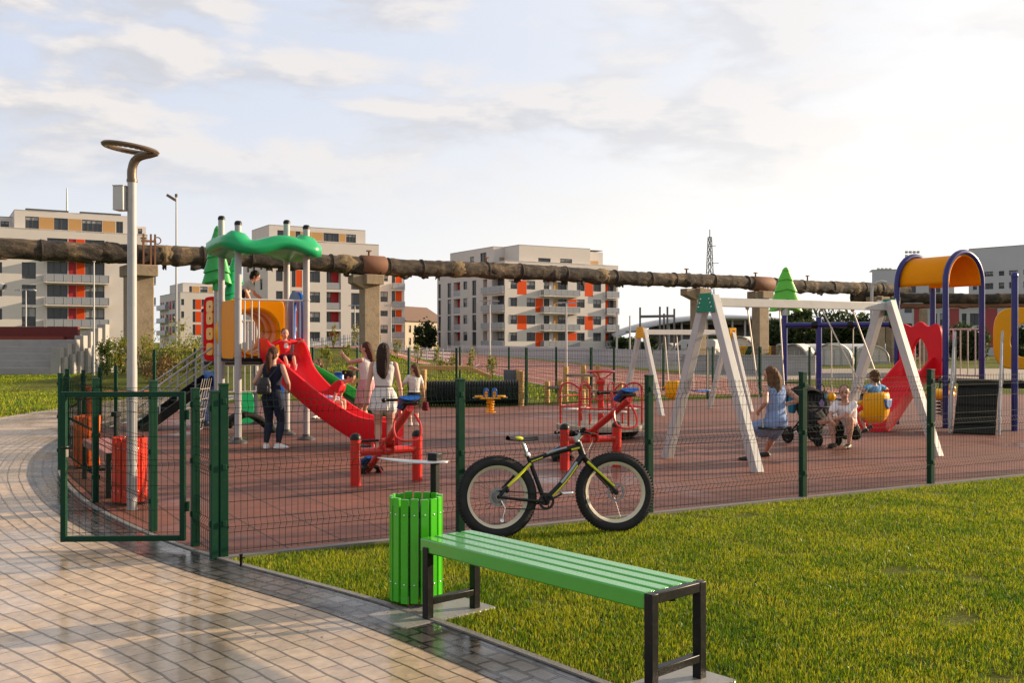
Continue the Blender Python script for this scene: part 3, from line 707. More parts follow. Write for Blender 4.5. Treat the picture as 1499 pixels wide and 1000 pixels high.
    hbp=bez([(.77,-.34,.91),(.79,-.2,.895),(.803,-.06,.878),(.803,.06,.878),(.79,.2,.895),(.77,.34,.91)],5)
    hb_=tq('handlebar',[(hbp,.0125)],BKF)
    for s_ in (-1,1):
        tq('grip',[([(.772,s_*.215,.899),(.77,s_*.345,.911)],.018)],RUB,hb_)
        tq('brake_lever',[([(.79,s_*.19,.893),(.83,s_*.2,.885),(.85,s_*.25,.872),(.845,s_*.31,.868)],[.012,.01,.007,.006])],BKF,hb_)
    tq('brake_cable',[(bez([(.82,-.19,.89),(.93,-.1,.86),(.88,0,.72),(.86,.04,.6)],6),.0025),(bez([(.82,.19,.89),(.92,.1,.84),(.85,-.03,.72),(.80,-.05,.62)],6),.0025)],BKF,hb_,6)
    tb('brake_caliper',[([(.05,-.06,.43),(.09,-.06,.40)],.02)],BKF)
    tq('brake_caliper',[([(hx-.06,-.062,.41),(hx-.04,-.062,.45)],.02)],BKF,fk)
    # crank set, chain, derailleur
    m=MB(); m.M=lean@Matrix.Translation(bb+Vector((0,-.055,0))); m.ring(circ(0,0,.072,28),circ(0,0,.05,28),.006)
    for i in range(4):
        a=i*math.pi/2+.4; m.bar((0,0,0),(.062*math.cos(a),0,.062*math.sin(a)),.006,.018,up=(0,1,0))
    ck=m.build('crankset',BKF,t)
    ca=R(24)
    for s_,aa in ((-1,ca),(1,ca+math.pi)):
        e=bb+Vector((.17*math.cos(aa),s_*.085,.17*math.sin(aa)))
        m=MB(); m.M=lean; m.bar(bb+Vector((0,s_*.075,0)),e,.014,.024,up=(0,1,0)); m.build('crank_arm',BKF,ck,bev=.004)
        m=MB(); m.M=lean; m.box(e+Vector((0,s_*.06,0)),(.1,.085,.022)); m.build('pedal',CHROME,ck,bev=.006)
    m=MB(); m.M=lean
    m.tube([bb+Vector((.0,-.055,.07)),rhb+Vector((0,-.055,.05))],.005,6); m.tube([bb+Vector((0,-.055,-.07)),rhb+Vector((.05,-.055,-.1))],.005,6); m.build('chain',BKF,t)
    m=MB(); m.M=lean
    for i in range(6): m.lathe([(.02,0),(.028+.006*i,0),(.028+.006*i,.002),(.02,.002)],c=rhb+Vector((0,-.066+.006*i,0)),axis=(0,1,0),n=20)
    m.build('cassette',M('cassette_steel',(.2,.19,.18),.35,metal=.8),t)
    m=MB(); m.M=lean; m.bar(rhb+Vector((.015,-.08,-.03)),rhb+Vector((.05,-.08,-.1)),.012,.025,up=(0,1,0)); m.bar(rhb+Vector((.05,-.078,-.09)),rhb+Vector((.02,-.078,-.2)),.008,.03,up=(0,1,0))
    m.lathe([(.018,-.006),(.018,.006)],c=rhb+Vector((.02,-.078,-.2)),axis=(0,1,0),n=12); m.build('derailleur',CHROME,t,bev=.003)
bike()
# ================================================================ playground
def tb(name,mat,par,segs,n=10):
    m=MB()
    for s_ in segs: m.tube(s_[0],s_[1],s_[2] if len(s_)>2 else n)
    return m.build(name,mat,par)
def plastic_tree(par,c,h,w,mat,rz):
    """double skinned moulded fir panel, thick and ridged"""
    m=MB(); m.M=Matrix.Translation(Vector(c))@Matrix.Rotation(rz,4,'Z')
    P=[]; nr=46
    for k in range(nr+1):
        f=k/nr; tt=(f*4.3)%1.0; tooth=1.06-.15*tt
        env=(1-f)**.62*(.93+.07*math.cos(f*3)) if f>.06 else .9*math.sqrt(max(.02,f/.06))
        ww=w/2*env*tooth+.012; dd=(.045+.09*env)*(1.12-.3*tt); row=[]
        for i in range(25):
            a=2*math.pi*(i%24)/24; cx,cy=math.cos(a),math.sin(a)
            x=ww*math.copysign(abs(cx)**.7,cx); y=dd*math.copysign(abs(cy)**.8,cy)
            row.append(Vector((x,y,h*.10+h*.92*f-abs(x)*.32*(1-f*.5))))
        P.append(row)
    m.sheet(P); m.add(P[0][:-1],[tuple(range(24))]); m.add(P[-1][:-1],[tuple(range(24))])
    m.tube([(0,0,-.02),(0,0,h*.16)],[.09,.075],12)
    return m.build('tree_panel',mat,par,ang=50)
# ---------------------------------------------------------------- left play tower
TW=thing('play_tower','climbing tower with wavy green roof, grey posts and red slide','play structure',(-4.54,16.5,0),R(30.5))
PB=M('post_base',(.09,.09,.09),.5,metal=.3,dirt=.2)
FRx,BKy=1.17,1.08
def tpost(par,x,y,h,r=.057,mat=GREY):
    o=tb('post',mat,par,[([(x,y,0),(x,y,h)],r,14)])
    m=MB(); m.lathe([(r+.006,h-.01),(r+.006,h+.03),(r*.75,h+.06),(0,h+.068)],c=(x,y,0),n=14); m.build('cap',BLK,o)
    m=MB(); m.lathe([(.16,.005),(.16,.03),(.11,.06),(r+.012,.075),(r+.01,.11)],c=(x,y,0),n=16); m.build('foot',PB,o)
    for z in (1.44,2.4): 
        m=MB(); m.lathe([(r+.008,z),(r+.008,z+.03)],c=(x,y,0),n=14); m.build('collar',mat,o)
    return o
for x,y,h in ((0,0,3.64),(FRx,0,3.64),(0,BKy,3.84),(FRx,BKy,3.84)): tpost(TW,x,y,h)
# wavy roof
nx,ny=34,22; top=[];bot=[]
def roof_h(x,y): return 3.38+.055*math.sin((x+.42)*2*math.pi/1.15+1.6)+.035*math.cos(y*3.0)+.055*y
for i in range(nx+1):
    rt=[];rb=[]
    for j in range(ny+1):
        u_=-1+2*i/nx; v_=-1+2*j/ny
        a=abs(u_)**5+abs(v_)**5; k=(max(a,1e-9))**(-1/5); mlt=max(abs(u_),abs(v_))*k
        x=FRx/2+u_*(.87)*(mlt if mlt<1 else 1); y=BKy/2+v_*.85*(mlt if mlt<1 else 1)
        ed=min(1,(1-max(abs(u_),abs(v_)))*9); rnd=math.sqrt(1-(1-ed)**2)
        z=roof_h(x,y); g=0
        for px,py in ((0,0),(FRx,0),(0,BKy),(FRx,BKy)):
            dd=math.hypot(x-px,y-py); g=max(g,.13*(1-sst(.1,.22,dd)))
        groove=-.022*math.exp(-((y-BKy/2)/.05)**2)-.018*math.exp(-((y-BKy/2-.32)/.05)**2)-.018*math.exp(-((y-BKy/2+.32)/.05)**2)
        rt.append(Vector((x,y,z-.03+(.06+g*.85+groove)*rnd+.0))); rb.append(Vector((x,y,z-.20+.02*rnd-g*.2*rnd)))
    top.append(rt);bot.append(rb)
m=MB(); m.sheet(top); m.sheet(bot)
rim=lambda S:S[0]+[r_[-1] for r_ in S[1:]]+S[-1][-2::-1]+[r_[0] for r_ in S[-2::-1]]
m.sheet([rim(top),rim(bot)])
o=m.build('roof',GRNP,TW,ang=60)
bm=bmesh.new(); bm.from_mesh(o.data); bmesh.ops.remove_doubles(bm,verts=bm.verts,dist=.002); bmesh.ops.recalc_face_normals(bm,faces=bm.faces); bm.to_mesh(o.data); bm.free(); o.data.polygons.foreach_set('use_smooth',[True]*len(o.data.polygons))
# decks
def deck(par,x0,x1,y0,y1,z):
    m=MB(); m.bb((x0,y0,z-.06),(x1,y1,z)); return m.build('deck',RUB,par,bev=.008)
deck(TW,-.02,FRx+.02,-.02,BKy+.02,1.42)
# front rail: bars beside the slide
def rail(par,p0,p1,z0,z1,nb,mat=WHT,r=.015,skip=(),name='railing'):
    p0=Vector(p0);p1=Vector(p1); m=MB()
    m.tube([p0+Vector((0,0,z1)),p1+Vector((0,0,z1))],r*1.2,8)
    if z0<z1-.2 and not skip: m.tube([p0+Vector((0,0,z0)),p1+Vector((0,0,z0))],r*1.2,8)
    for i in range(nb):
        if i in skip: continue
        p=p0.lerp(p1,(i+.5)/nb); m.tube([p+Vector((0,0,z0)),p+Vector((0,0,z1))],r*.85,8)
    return m.build(name,mat,par)
rail(TW,(.05,0,0),(FRx-.05,0,0),1.42,2.4,9,skip=(3,4,5,6))
# yellow tunnel in the back face, running to the second deck
hc=(FRx/2,1.87)
m=MB(); m.M=Matrix.Translation((0,BKy-.05,0)); m.ring(rrect(hc[0],1.93,FRx-.13,1.03,48,12),circ(hc[0],hc[1],.40,48),.06); m.build('tunnel_panel',ORP,TW,bev=.01)
m=MB(); P=[]
for y,r in ((BKy-.12,.43),(BKy-.08,.40),(BKy,.385),(BKy+.2,.385),(BKy+.22,.40),(BKy+.3,.40),(BKy+.32,.385),(BKy+.62,.385),(BKy+.64,.40),(BKy+.72,.40),(BKy+.74,.385),(BKy+1.1,.385),(BKy+1.14,.42)):
    P.append([Vector((hc[0]+r*math.cos(a),y,hc[1]+r*math.sin(a))) for a in np.linspace(0,2*math.pi,49)])
m.sheet(P); m.build('tunnel',YELP,TW,solid=.02)
# orange side panel left face, blue slotted panel right face
m=MB(); m.M=Matrix.Translation((.0,BKy*.54,0))@Matrix.Rotation(R(90),4,'Z'); m.prism(rrect(0,1.9,.86,1.0,28,10),.045); m.build('side_panel',ORP,TW,bev=.012)
m=MB(); m.M=Matrix.Translation((FRx,BKy*.5,0))@Matrix.Rotation(R(90),4,'Z'); m.ring(rrect(0,2.0,.82,1.16,48,3.2),rrect(0,2.02,.26,.72,48,3),.07); m.build('side_panel',BLUP,TW,bev=.02)
# red wave slide
cl=bez([(-3.95,16.86,1.46),(-3.78,16.6,1.42),(-3.50,16.26,1.06),(-2.98,16.06,.60),(-2.45,15.98,.25),(-2.02,15.95,.16),(-1.78,15.94,.17)],7)
Ti=TW.matrix_world
def to_local(p,root):
    Mx=Matrix.Translation(root.location)@Matrix.Rotation(root.rotation_euler.z,4,'Z'); return Mx.inverted()@Vector(p)
def slide(name,cl,mat,par,w=.27,wall=.26,root=None,top_extra=.14,under=.06):
    P=[];Q=[]
    n=len(cl)
    for i,p in enumerate(cl):
        t=(cl[min(i+1,n-1)]-cl[max(i-1,0)]); t.z=0; t.normalize(); s_=Vector((t.y,-t.x,0)); f=i/(n-1)
        wl=wall+top_extra*(1-sst(.0,.3,f))-.04*sst(.75,1,f); zu=Vector((0,0,1))
        prof=[(-w-.035,wl-.06),(-w-.035,wl-.012),(-w-.016,wl),(-w+.006,wl-.006),(-w+.02,wl-.05),(-w+.05,.06),(-w+.1,.012),(0,0),(w-.1,.012),(w-.05,.06),(w-.02,wl-.05),(w-.006,wl-.006),(w+.016,wl),(w+.035,wl-.012),(w+.035,wl-.06)]
        low=[(w+.028,.0),(w-.03,-under*.85),(0,-under),(-w+.03,-under*.85),(-w-.028,.0)]
        row=[p+s_*a+zu*b for a,b in prof+low]; P.append(row+[row[0]])
    m=MB(); m.sheet(P)
    for row in (P[0][:-1],P[-1][:-1]):
        k=15
        vs=row; m.add(vs,[(i,i+1,18-i+1 if 18-i+1<20 else 19,) for i in range(0)]) if False else None
        # end caps as strips between the upper profile and the lower one
        up=row[:15]; lo=row[15:][::-1]
        for i in range(14):
            a=lo[min(4,int(i/14*5))]; b=lo[min(4,int((i+1)/14*5))]
            f=(up[i],up[i+1],b,a) if (b-a).length>1e-6 else (up[i],up[i+1],a)
            m.add(list(f),[tuple(range(len(f)))])
    if root: m.v=[to_local(p,root) for p in m.v]
    return m.build(name,mat,par,ang=50)
slide('slide',cl,REDP,TW,w=.30,wall=.30,top_extra=.0,under=.14,root=TW)
o=tb('slide_support',PB,TW,[([to_local((-2.55,16.0,0),TW),to_local((-2.55,16.0,.3),TW)],.03,8)])
# second tower behind: posts, deck, green slide, entrance panel, stairs
for x,y,h in ((.36,2.83,2.86),(.36,3.85,2.3),(1.4,2.83,2.4),(1.4,3.85,2.4)): tpost(TW,x,y,h)
deck(TW,.34,1.42,2.81,3.87,1.3)
plastic_tree(TW,(.36,2.83,2.70),1.2,.56,M('mid_green_plastic',(.03,.34,.07),.35,scale=3,dirt=.1),R(-8))
plastic_tree(TW,(.36+.36,2.83+.1,2.35),.98,.50,GRNP,R(15)); tb('post',GREY,TW,[([(.66,2.93,1.3),(.66,2.93,2.4)],.05,12)])
m=MB(); m.M=Matrix.Translation((.36,3.34,0))@Matrix.Rotation(R(90),4,'Z'); m.prism(rrect(0,1.95,.98,1.26,40,5),.06); ep=m.build('entrance_panel',M('red_panel',(.62,.01,.015),.8,spec=.02),TW,bev=.012)
for z in (1.55,1.85,2.15,2.38):
    m=MB(); m.M=Matrix.Translation((.32,3.2,z))@Matrix.Rotation(R(90),4,'Z'); m.prism(rrect(0,0,.5,.24,16,5),.035); m.build('yellow_tile',YELP,ep)
    m=MB(); m.M=Matrix.Translation((.30,3.15,z))@Matrix.Rotation(R(90),4,'Z'); m.prism(rrect(0,0,.05,.05,12,3),.012); m.build('black_dot',BLK,ep)
gc=[Vector((1.42,3.35,1.32)),Vector((1.7,3.35,1.3)),Vector((2.2,3.35,1.12)),Vector((2.7,3.35,.84)),Vector((3.2,3.35,.54)),Vector((3.75,3.35,.2)),Vector((4.1,3.35,.14))]
slide('slide',bez(gc,6),M('green_slide_plastic',(.012,.24,.03),.3,scale=3),TW,w=.26,wall=.22)
tb('slide_support',PB,TW,[([(2.9,3.3,0),(2.9,3.3,.42)],.03,8)])
# stairs into the second deck from the left
for y in (2.98,3.7):
    m=MB(); m.bar((-.98,y,.02),(.34,y,.98),.04,.16); m.build('stringer',BLK,TW,bev=.004)
    o=tb('handrail',GREY,TW,[([(-1.1,y,.0),(-1.1,y,.60),(-.98,y,.66),(.3,y,1.58),(.36,y,1.58)],.019,8),([(-1.0,y,.36),(.3,y,1.3)],.014,8)]+[([(-1.0+.33*k,y,.02+.235*k),(-1.0+.33*k,y,.64+.235*k)],.016,8) for k in range(1,4)])
for k in range(6):
    m=MB(); f=(k+.6)/6.4; m.box((-.98+1.32*f,3.34,.02+.95*f),(.22,.68,.03)); m.build('step',RUB,TW)
rail(TW,(.40,2.83,0),(1.38,2.83,0),1.34,2.1,8,skip=())
rail(TW,(.40,2.83,0),(1.38,2.83,0),.72,1.24,9,mat=GREY)
rail(TW,(.40,3.85,0),(1.38,3.85,0),1.34,2.1,8)
# climbing net, blue and green hold boards, black curved beam
m=MB()
for i in range(5): m.tube([(-.35+.1*i,1.9+.2*i,.05),(.0+.06*i,2.45+.08*i,1.0)],.006,5)
for j in range(5): m.tube([(-.35+.07*j,1.9+.11*j,.05+.19*j),(.05+.038*j,2.7+.014*j,.05+.19*j)],.006,5)
m.build('climbing_net',M('rope',(.4,.37,.33),.9),TW)
m=MB(); m.M=Matrix.Translation((.34,3.34,.62))@Matrix.Rotation(R(90),4,'Z'); m.prism(rrect(0,0,.9,1.0,24,6),.04); m.build('hold_board',BLUP,TW,bev=.01)
m=MB(); m.M=Matrix.Translation((.9,2.83,.40)); m.prism(rrect(0,0,.35,.6,24,6),.04); m.build('hold_board',GRNP,TW,bev=.01)
m=MB(); m.M=Matrix.Translation((FRx+.02,BKy+.5,.66)); m.prism(rrect(0,0,.22,.75,24,4),.05); m.build('hold_board',BLUP,TW,bev=.01)
arc=[Vector((.15+.95*f,1.35+.3*f,.42*math.sin(math.pi*(.12+.88*f))**.9*(1-.35*f)+.02)) for f in np.linspace(0,1,14)]
m=MB(); m.sheet([[p+Vector((0,-.18,0)) for p in arc],[p+Vector((0,.18,0)) for p in arc]]); m.build('climbing_arch',RUB,TW,solid=.1,smooth=True)
bb_=thing('barrel','small blue plastic barrel behind the green slide','barrel',G(497,608)); 
m=MB(); m.lathe([(0,0),(.10,0),(.11,.06),(.115,.35),(.121,.37),(.115,.39),(.115,.62),(.121,.64),(.115,.66),(.11,.95),(.09,.98),(0,.98)],n=22); m.build('drum',BLUP,bb_)
m=MB(); m.lathe([(.113,.93),(.12,.94),(.12,.99),(.1,1.0),(0,1.0)],n=22); m.build('lid',M('blue_lid',(.02,.1,.3),.4),bb_)
# ---------------------------------------------------------------- seesaws
def seesaw(label,c,beamdir,tilt,rz):
    t=thing('seesaw',label,'seesaw',c,rz,'red seesaws')   # local x along the crossbar, local -y towards the raised end
    for x in (-.405,.405):
        m=MB(); m.lathe([(.062,0),(.062,.565)],c=(x,0,0),n=16); p=m.build('post',RED,t)
        m=MB(); m.lathe([(.066,.55),(.066,.58),(.05,.61),(.02,.625),(0,.627)],c=(x,0,0),n=16); m.build('cap',BLK,p)
    tb('crossbar',RED,t,[([(-.36,0,.40),(.36,0,.40)],.048,14)])
    m=MB()
    for x in (-.06,.06): m.box((x,0,.45),(.02,.16,.16))
    m.lathe([(.05,-.08),(.05,.08)],c=(0,0,.5),axis=(1,0,0),n=14); m.build('pivot',RED,t,bev=.004)
    # beam on a tilt, direction d in local xy
    d=Vector((beamdir[0],beamdir[1],0)).normalized(); s_=Vector((-d.y,d.x,0)); up=Vector((0,0,1)); ca,sa=math.cos(tilt),math.sin(tilt)
    ax=d*ca+up*sa; ny=-d*sa+up*ca; o=Vector((0,0,.50))
    hl=1.22
    bm_=tb('beam',RED,t,[([o-ax*hl,o-ax*.4+ny*.0,o+ax*.4,o+ax*hl],.045,14)])
    for e in (1,-1):
        p=o+ax*(hl-.12)*e+ny*.085
        f=MB(); Mx=Matrix((ax*e,s_*e,ny)).transposed().to_4x4(); f.M=Matrix.Translation(p)@Mx
        P=[]
        for i in range(9):
            x=-.17+.36*i/8; w=.075+.045*sst(-.05,.12,x); hh=.03+.02*math.cos((x+.02)*12)
            P.append([Vector((x,w*math.cos(a),hh*.5+.028*math.sin(a)+.012*abs(math.cos(a)))) for a in np.linspace(0,2*math.pi,15)])
        f.sheet(P); f.add(P[0][:-1],[tuple(range(14))]); f.add(P[-1][:-1],[tuple(range(14))])
        st=f.build('seat',BLUP,t)
        f=MB(); f.M=Matrix.Translation(p)@Mx; f.box((0,0,-.03),(.2,.1,.03)); f.box((.13,0,-.035),(.06,.17,.03)); f.build('seat_base',BLK,st,bev=.006)
        q=o+ax*(hl-.46)*e
        hb=tb('handlebar',RED,t,[([q,q+ny*.12,q+ny*.26+ax*e*.02],[.03,.026,.022],10)])
        tb('grip',BLK,hb,[([q+ny*.26-s_*.16,q+ny*.26+s_*.16],.017,10)]); 
        f=MB()
        for sg in (-1,1): f.ell(q+ny*.26+s_*.17*sg,(.028,.028,.028),8,6)
        f.build('grip_end',BLK,hb)
        q2=o+ax*(hl-.2)*e
        tb('foot_loop',RED,t,[(bez([q2-s_*.1,q2-s_*.15-ny*.13,q2-s_*.13-ny*.27,q2-ny*.31,q2+s_*.13-ny*.27,q2+s_*.15-ny*.13,q2+s_*.1],4),.014,8)])
    m=MB(); m.torus((0,0,0),.13,.05,(0,1,0),n=20,m=8); ty=m.build('buffer_tyre',RUB,t); ty.location=o-ax*(hl-.2); ty.location.z=.04; ty.scale=(1,1,.45)
    return t
seesaw('front red seesaw with raised blue seat, nearest the green litter bin',(-1.49,11.86,0),(-.226,-.974),R(23),R(33))
seesaw('red seesaw standing behind the bicycle with its blue seat raised',(1.05,13.21,0),(-.115,-.993),R(24),R(27))
# ---------------------------------------------------------------- merry-go-round
mg=thing('merry_go_round','red railed merry go round with round wooden platform','merry-go-round',(1.57,17.6,0),R(10))
m=MB(); m.lathe([(0,.15),(.74,.15),(.79,.16),(.79,.245),(.76,.25),(0,.25)],n=48); m.build('platform',M('worn_plywood',(.36,.3,.23),.6,dirt=.4,scale=3),mg)
m=MB(); m.lathe([(.5,.03),(.62,.05),(.7,.15)],n=40); m.lathe([(0,.0),(.3,0),(.3,.04),(0,.04)],n=24); m.build('base',BLK,mg)
m=MB(); m.lathe([(.055,.25),(.055,.92),(.075,.94),(.085,1.0),(.06,1.06),(0,1.07)],n=18); m.build('column',RED,mg)
m=MB(); m.torus((0,0,1.17),.24,.017,n=36,m=8)
for i in range(3):
    a=i*2.094; m.tube([(0,0,1.0),(.24*math.cos(a),.24*math.sin(a),1.17)],.013,8)
m.build('hand_wheel',RED,mg)
for k in range(3):
    a0=k*2.094+.35; pts=lambda a,r=.70:(r*math.cos(a),r*math.sin(a))
    span=.62
    for sg in (-1,1):
        a=a0+sg*span; x,y=pts(a,.72); xi,yi=pts(a,.38)
        tb('rail_frame',RED,mg,[(bez([(x,y,.25),(x,y,.8),(x*.96,y*.96,.93),((x+xi)/2,(y+yi)/2,.97),(xi*1.05,yi*1.05,.88),(xi,yi,.8),(xi,yi,.25)],4),.017,8),([(x,y,.55),(xi,yi,.55)],.013,8)])
    arc_=[(.72*math.cos(a0+span*f),.72*math.sin(a0+span*f)) for f in np.linspace(-1,1,11)]
    for z in (.55,.72): tb('back_rail',RED,mg,[([(x,y,z) for x,y in arc_],.014,8)])
    m=MB(); m.sheet([[Vector((rr*math.cos(a0+span*f),rr*math.sin(a0+span*f),.49)) for f in np.linspace(-1,1,11)] for rr in (.44,.68)])
    m.build('seat',M('seat_board',(.5,.45,.4),.5,dirt=.2),mg,solid=.03)
# ---------------------------------------------------------------- spring rider
sr=thing('spring_rider','small yellow spring rider with two blue handles','spring rider',(-.52,23.7,0),R(8))
m=MB(); m.tube([(.085*math.cos(a),.085*math.sin(a),.03+.3*a/(2*math.pi*5)) for a in np.linspace(0,2*math.pi*5,90)],.016,7); m.build('spring',YELP,sr)
m=MB(); m.lathe([(.13,0),(.13,.03),(0,.03)],n=18); m.build('spring_plate',YELP,sr)
m=MB(); m.box((0,0,.345),(.5,.2,.03)); m.build('body_board',YELP,sr,bev=.01)
for sg in (-1,1):
    m=MB(); m.M=Matrix.Translation((sg*.1,0,.46)); m.ring(rrect(0,0,.13,.26,28,3),circ(0,.02,.035,28),.03); m.build('animal_panel',BLUP,sr,bev=.008)
    m=MB(); m.M=Matrix.Translation((sg*.1,-.022,.46)); m.prism(rrect(0,-.02,.07,.16,20,3),.012); m.build('yellow_patch',YELP,sr)
    m=MB(); m.M=Matrix.Translation((sg*.27,0,.37)); m.lathe([(0,0),(.1,0),(.11,.02),(.1,.04),(0,.045)],n=20); m.build('seat',YELP,sr)
    tb('handle',GREY,sr,[([(sg*.1,-.1,.55),(sg*.1,.1,.55)],.012,8)])
    tb('foot_rest',GREY,sr,[([(sg*.36-.06,0,.36),(sg*.36+.06,0,.36)],.014,8)])
# ---------------------------------------------------------------- timber trail with corrugated tunnel
tn=thing('crawl_tunnel','black corrugated crawl tunnel with pale timber end posts','tunnel',(-2.28,26.4,0),R(4))
P=[];n=34
for i in range(n*4+1):
    x=2.45*i/(n*4); r=.315+.026*math.copysign(abs(math.cos(math.pi*i/2))**.6,math.cos(math.pi*i/2))+0*math.cos(math.pi*i)
    P.append([Vector((x,r*math.cos(a),.335+r*math.sin(a))) for a in np.linspace(0,2*math.pi,33)])
m=MB(); m.sheet(P); m.build('pipe',M('black_pipe',(.025,.026,.028),.45,dirt=.1),tn,ang=80,solid=.012)
for x,h in ((2.5,.92),(-.06,.95)):
    for y in ((-.36,.36) if x>0 else (-.36,.36)):
        m=MB(); m.lathe([(.075,0),(.075,h-.01),(.065,h)],c=(x,y,0),n=14); m.build('post',WOOD,tn)
m=MB(); m.box((2.3,.5,.68),(.42,.04,.5)); m.build('end_panel',M('grey_board',(.12,.125,.14),.6,dirt=.2),tn,bev=.006)
tf=thing('timber_frame','pale timber balance frame left of the black tunnel','climbing frame',(-4.05,26.9,0),R(4))
for x,y,h in ((0,0,.62),(.42,0,.9),(.42,.9,.9),(1.62,.9,.92),(1.62,.1,.92),(.0,.9,.62)):
    m=MB(); m.box((x,y,h/2),(.09,.09,h)); m.build('post',WOOD,tf,bev=.006)
for a,b in (((-.3,0,.55),(.42,0,.94)),((-.3,.9,.55),(.42,.9,.94)),((-.35,0,.22),(.42,0,.22)),((1.55,.1,.97),(2.9,.1,.97)),((1.55,.9,.97),(2.9,.9,.97)),((2.9,.1,.97),(3.5,.1,.72)),((2.9,.9,.97),(3.5,.9,.72))):
    m=MB(); m.bar(a,b,.1,.1); m.build('rail',WOOD,tf,bev=.006)
st=thing('stepping_posts','row of pale timber stepping posts behind the merry go round','climbing posts',(0,0,0))
for x,y,h in ((801,590,.75),(819,592,.8),(828,588,1.25),(854,590,1.3),(859,594,.95),(875,590,1.3),(908,592,.75),(853,598,.6)):
    p=G(x,y); m=MB(); h*=.8; m.lathe([(.075,0),(.075,h-.015),(.062,h)],c=(p.x,p.y,0),n=16); m.build('post',WOOD,st)
for a,b,z in ((801,822,.45),(828,872,.78),(858,908,.35)):
    p,q=G(a,592),G(b,592); m=MB(); m.bar(p+Vector((0,0,z)),q+Vector((0,0,z)),.3,.07); m.build('plank',M('grey_timber',(.25,.2,.15),.7,var=.3),st,bev=.005)
# ---------------------------------------------------------------- A-frame swings
ROPE=M('swing_chain',(.5,.45,.38),.55,metal=.3)
def swing_frame(name,label,a,b,H,spread,leg,capmat,ndirs=1):
    a=Vector(a);b=Vector(b); d=(b-a); Ln=d.length; t=thing(name,label,'swing set',a,math.atan2(d.y,d.x),'A-frame swing sets')
    tb('beam',WHT,t,[]) if False else None
    m=MB(); m.box((Ln/2,0,H-.06),(Ln-.1,.1,.12)); m.build('beam',WHT,t,bev=.006)
    for e,x in ((-1,0),(1,Ln)):
        for s_ in (-1,1):
            m=MB(); m.bar((x,s_*spread,0),(x,s_*.07,H+.02),leg,leg*.95,up=(1,0,0)); m.build('leg',WHT,t,bev=.006)
        m=MB(); m.M=Matrix.Translation((x+e*(leg/2+.012),0,0))@Matrix.Rotation(R(90),4,'Z')
        hw=.12; m.prism([(-hw*1.55,H-.2),(hw*1.55,H-.2),(hw*.95,H+.06),(-hw*.95,H+.06)],.02); cp=m.build('end_plate',capmat,t,bev=.004)
        for s_ in (-1,1):
            for k in range(3):
                m=MB(); m.ell((x+e*(leg/2+.024),s_*(.085+.022*k),H-.02-.055*k),(.008,.013,.013),8,6); m.build('bolt',CHROME,cp)
    return t,Ln
SA=Vector((2.70,13.6,0)); SB=Vector((5.78,15.38,0)); SH=2.30
sw,_=swing_frame('swing_set','large white timber A-frame swing with green end plates',SA,SB,SH,.92,.125,M('swing_green',(.0,.22,.12),.35))
S2,_=swing_frame('swing_set','smaller white A-frame swing behind with yellow end plates',(3.03,23.2,0),(5.36,24.5,0),1.98,.76,.10,YELP)
# digit on the yellow end plate
def glyph(ch,size,loc,rot,mat,par,name='number'):
    cu=bpy.data.curves.new(name,'FONT'); cu.body=ch; cu.size=size; cu.align_x='CENTER'; cu.extrude=.002
    o=bpy.data.objects.new(name,cu); dg=bpy.context.evaluated_depsgraph_get(); COL.objects.link(o); dg.update()
    me=bpy.data.meshes.new_from_object(o.evaluated_get(dg)); bpy.data.objects.remove(o)
    me.materials.clear(); me.materials.append(mat); o=bpy.data.objects.new(name,me); COL.objects.link(o); o.parent=par; o.location=loc; o.rotation_euler=rot; return o
Ln2=(Vector((5.36,24.5,0))-Vector((3.03,23.2,0))).length
m=MB(); m.box((Ln2-.02,-.135,1.9),(.2,.02,.25)); np_=m.build('number_plate',YELP,S2,bev=.004)
glyph('3',.2,(Ln2-.0,-.147,1.83),(R(90),0,0),BLK,np_)
def world_pt(x,y,Y): return W(x,y,Y)
def swing_seat(name,label,tops,seat,w,mk,rz):
    t=thing(name,label,'swing',seat,rz,'hanging swing seats')
    Mi=(Matrix.Translation(Vector(seat))@Matrix.Rotation(rz,4,'Z')).inverted()
    for s_,p in zip((-1,1),tops):
        q=Vector((s_*w/2,0,0)); p=Mi@Vector(p)
        m=MB(); m.tube([p,q],.011,7); m.ell(p,(.03,.03,.04),8,6); m.build('chain',ROPE,t)
    mk(t); return t
def flat(mat):
    def f(t):
        m=MB(); P=[[Vector((x,y,-.02*math.cos(x/.22*1.2)-.0)) for x in np.linspace(-.23,.23,9)] for y in (-.09,0,.09)]; m.sheet(P); m.build('seat',mat,t,solid=.03)
    return f
def bucket(mat,patch):
    def f(t):
        m=MB(); P=[]
        for i in range(25):   # rounded back shell open to the front (+y)
            a=math.pi*(1+i/24)
            row=[]
            for b in np.linspace(-1.5,.62,12):
                hi=.9+.1*math.sin(math.pi*i/24)
                row.append(Vector((.215*math.cos(a)*max(.02,math.cos(b))**.55,.05+.19*math.sin(a)*max(.02,math.cos(b))**.55,-.04+.265*math.sin(b)*(hi if b>0 else 1))))
            P.append(row)
        m.sheet(P); s_=m.build('shell',mat,t,solid=.04,ang=70)
        m=MB(); m.ell((0,.10,-.21),(.2,.14,.09),16,10); m.build('seat_base',mat,t)
        tb('front_bar',mat,t,[(bez([(-.2,.06,-.02),(-.17,.17,-.05),(0,.21,-.06),(.17,.17,-.05),(.2,.06,-.02)],5),.03,10)])
        if patch:
            m=MB(); m.M=Matrix.Translation((.04,-.148,-.03))@Matrix.Rotation(R(8),4,'Z'); m.prism([(-.085,.055),(.085,.055),(.06,-.05),(0,-.095),(-.06,-.05)],.06); m.build('blue_patch',M('seat_blue',(.08,.17,.42),.45),t,bev=.012)
    return f
bd=(SB-SA).normalized(); bz=SH-.12
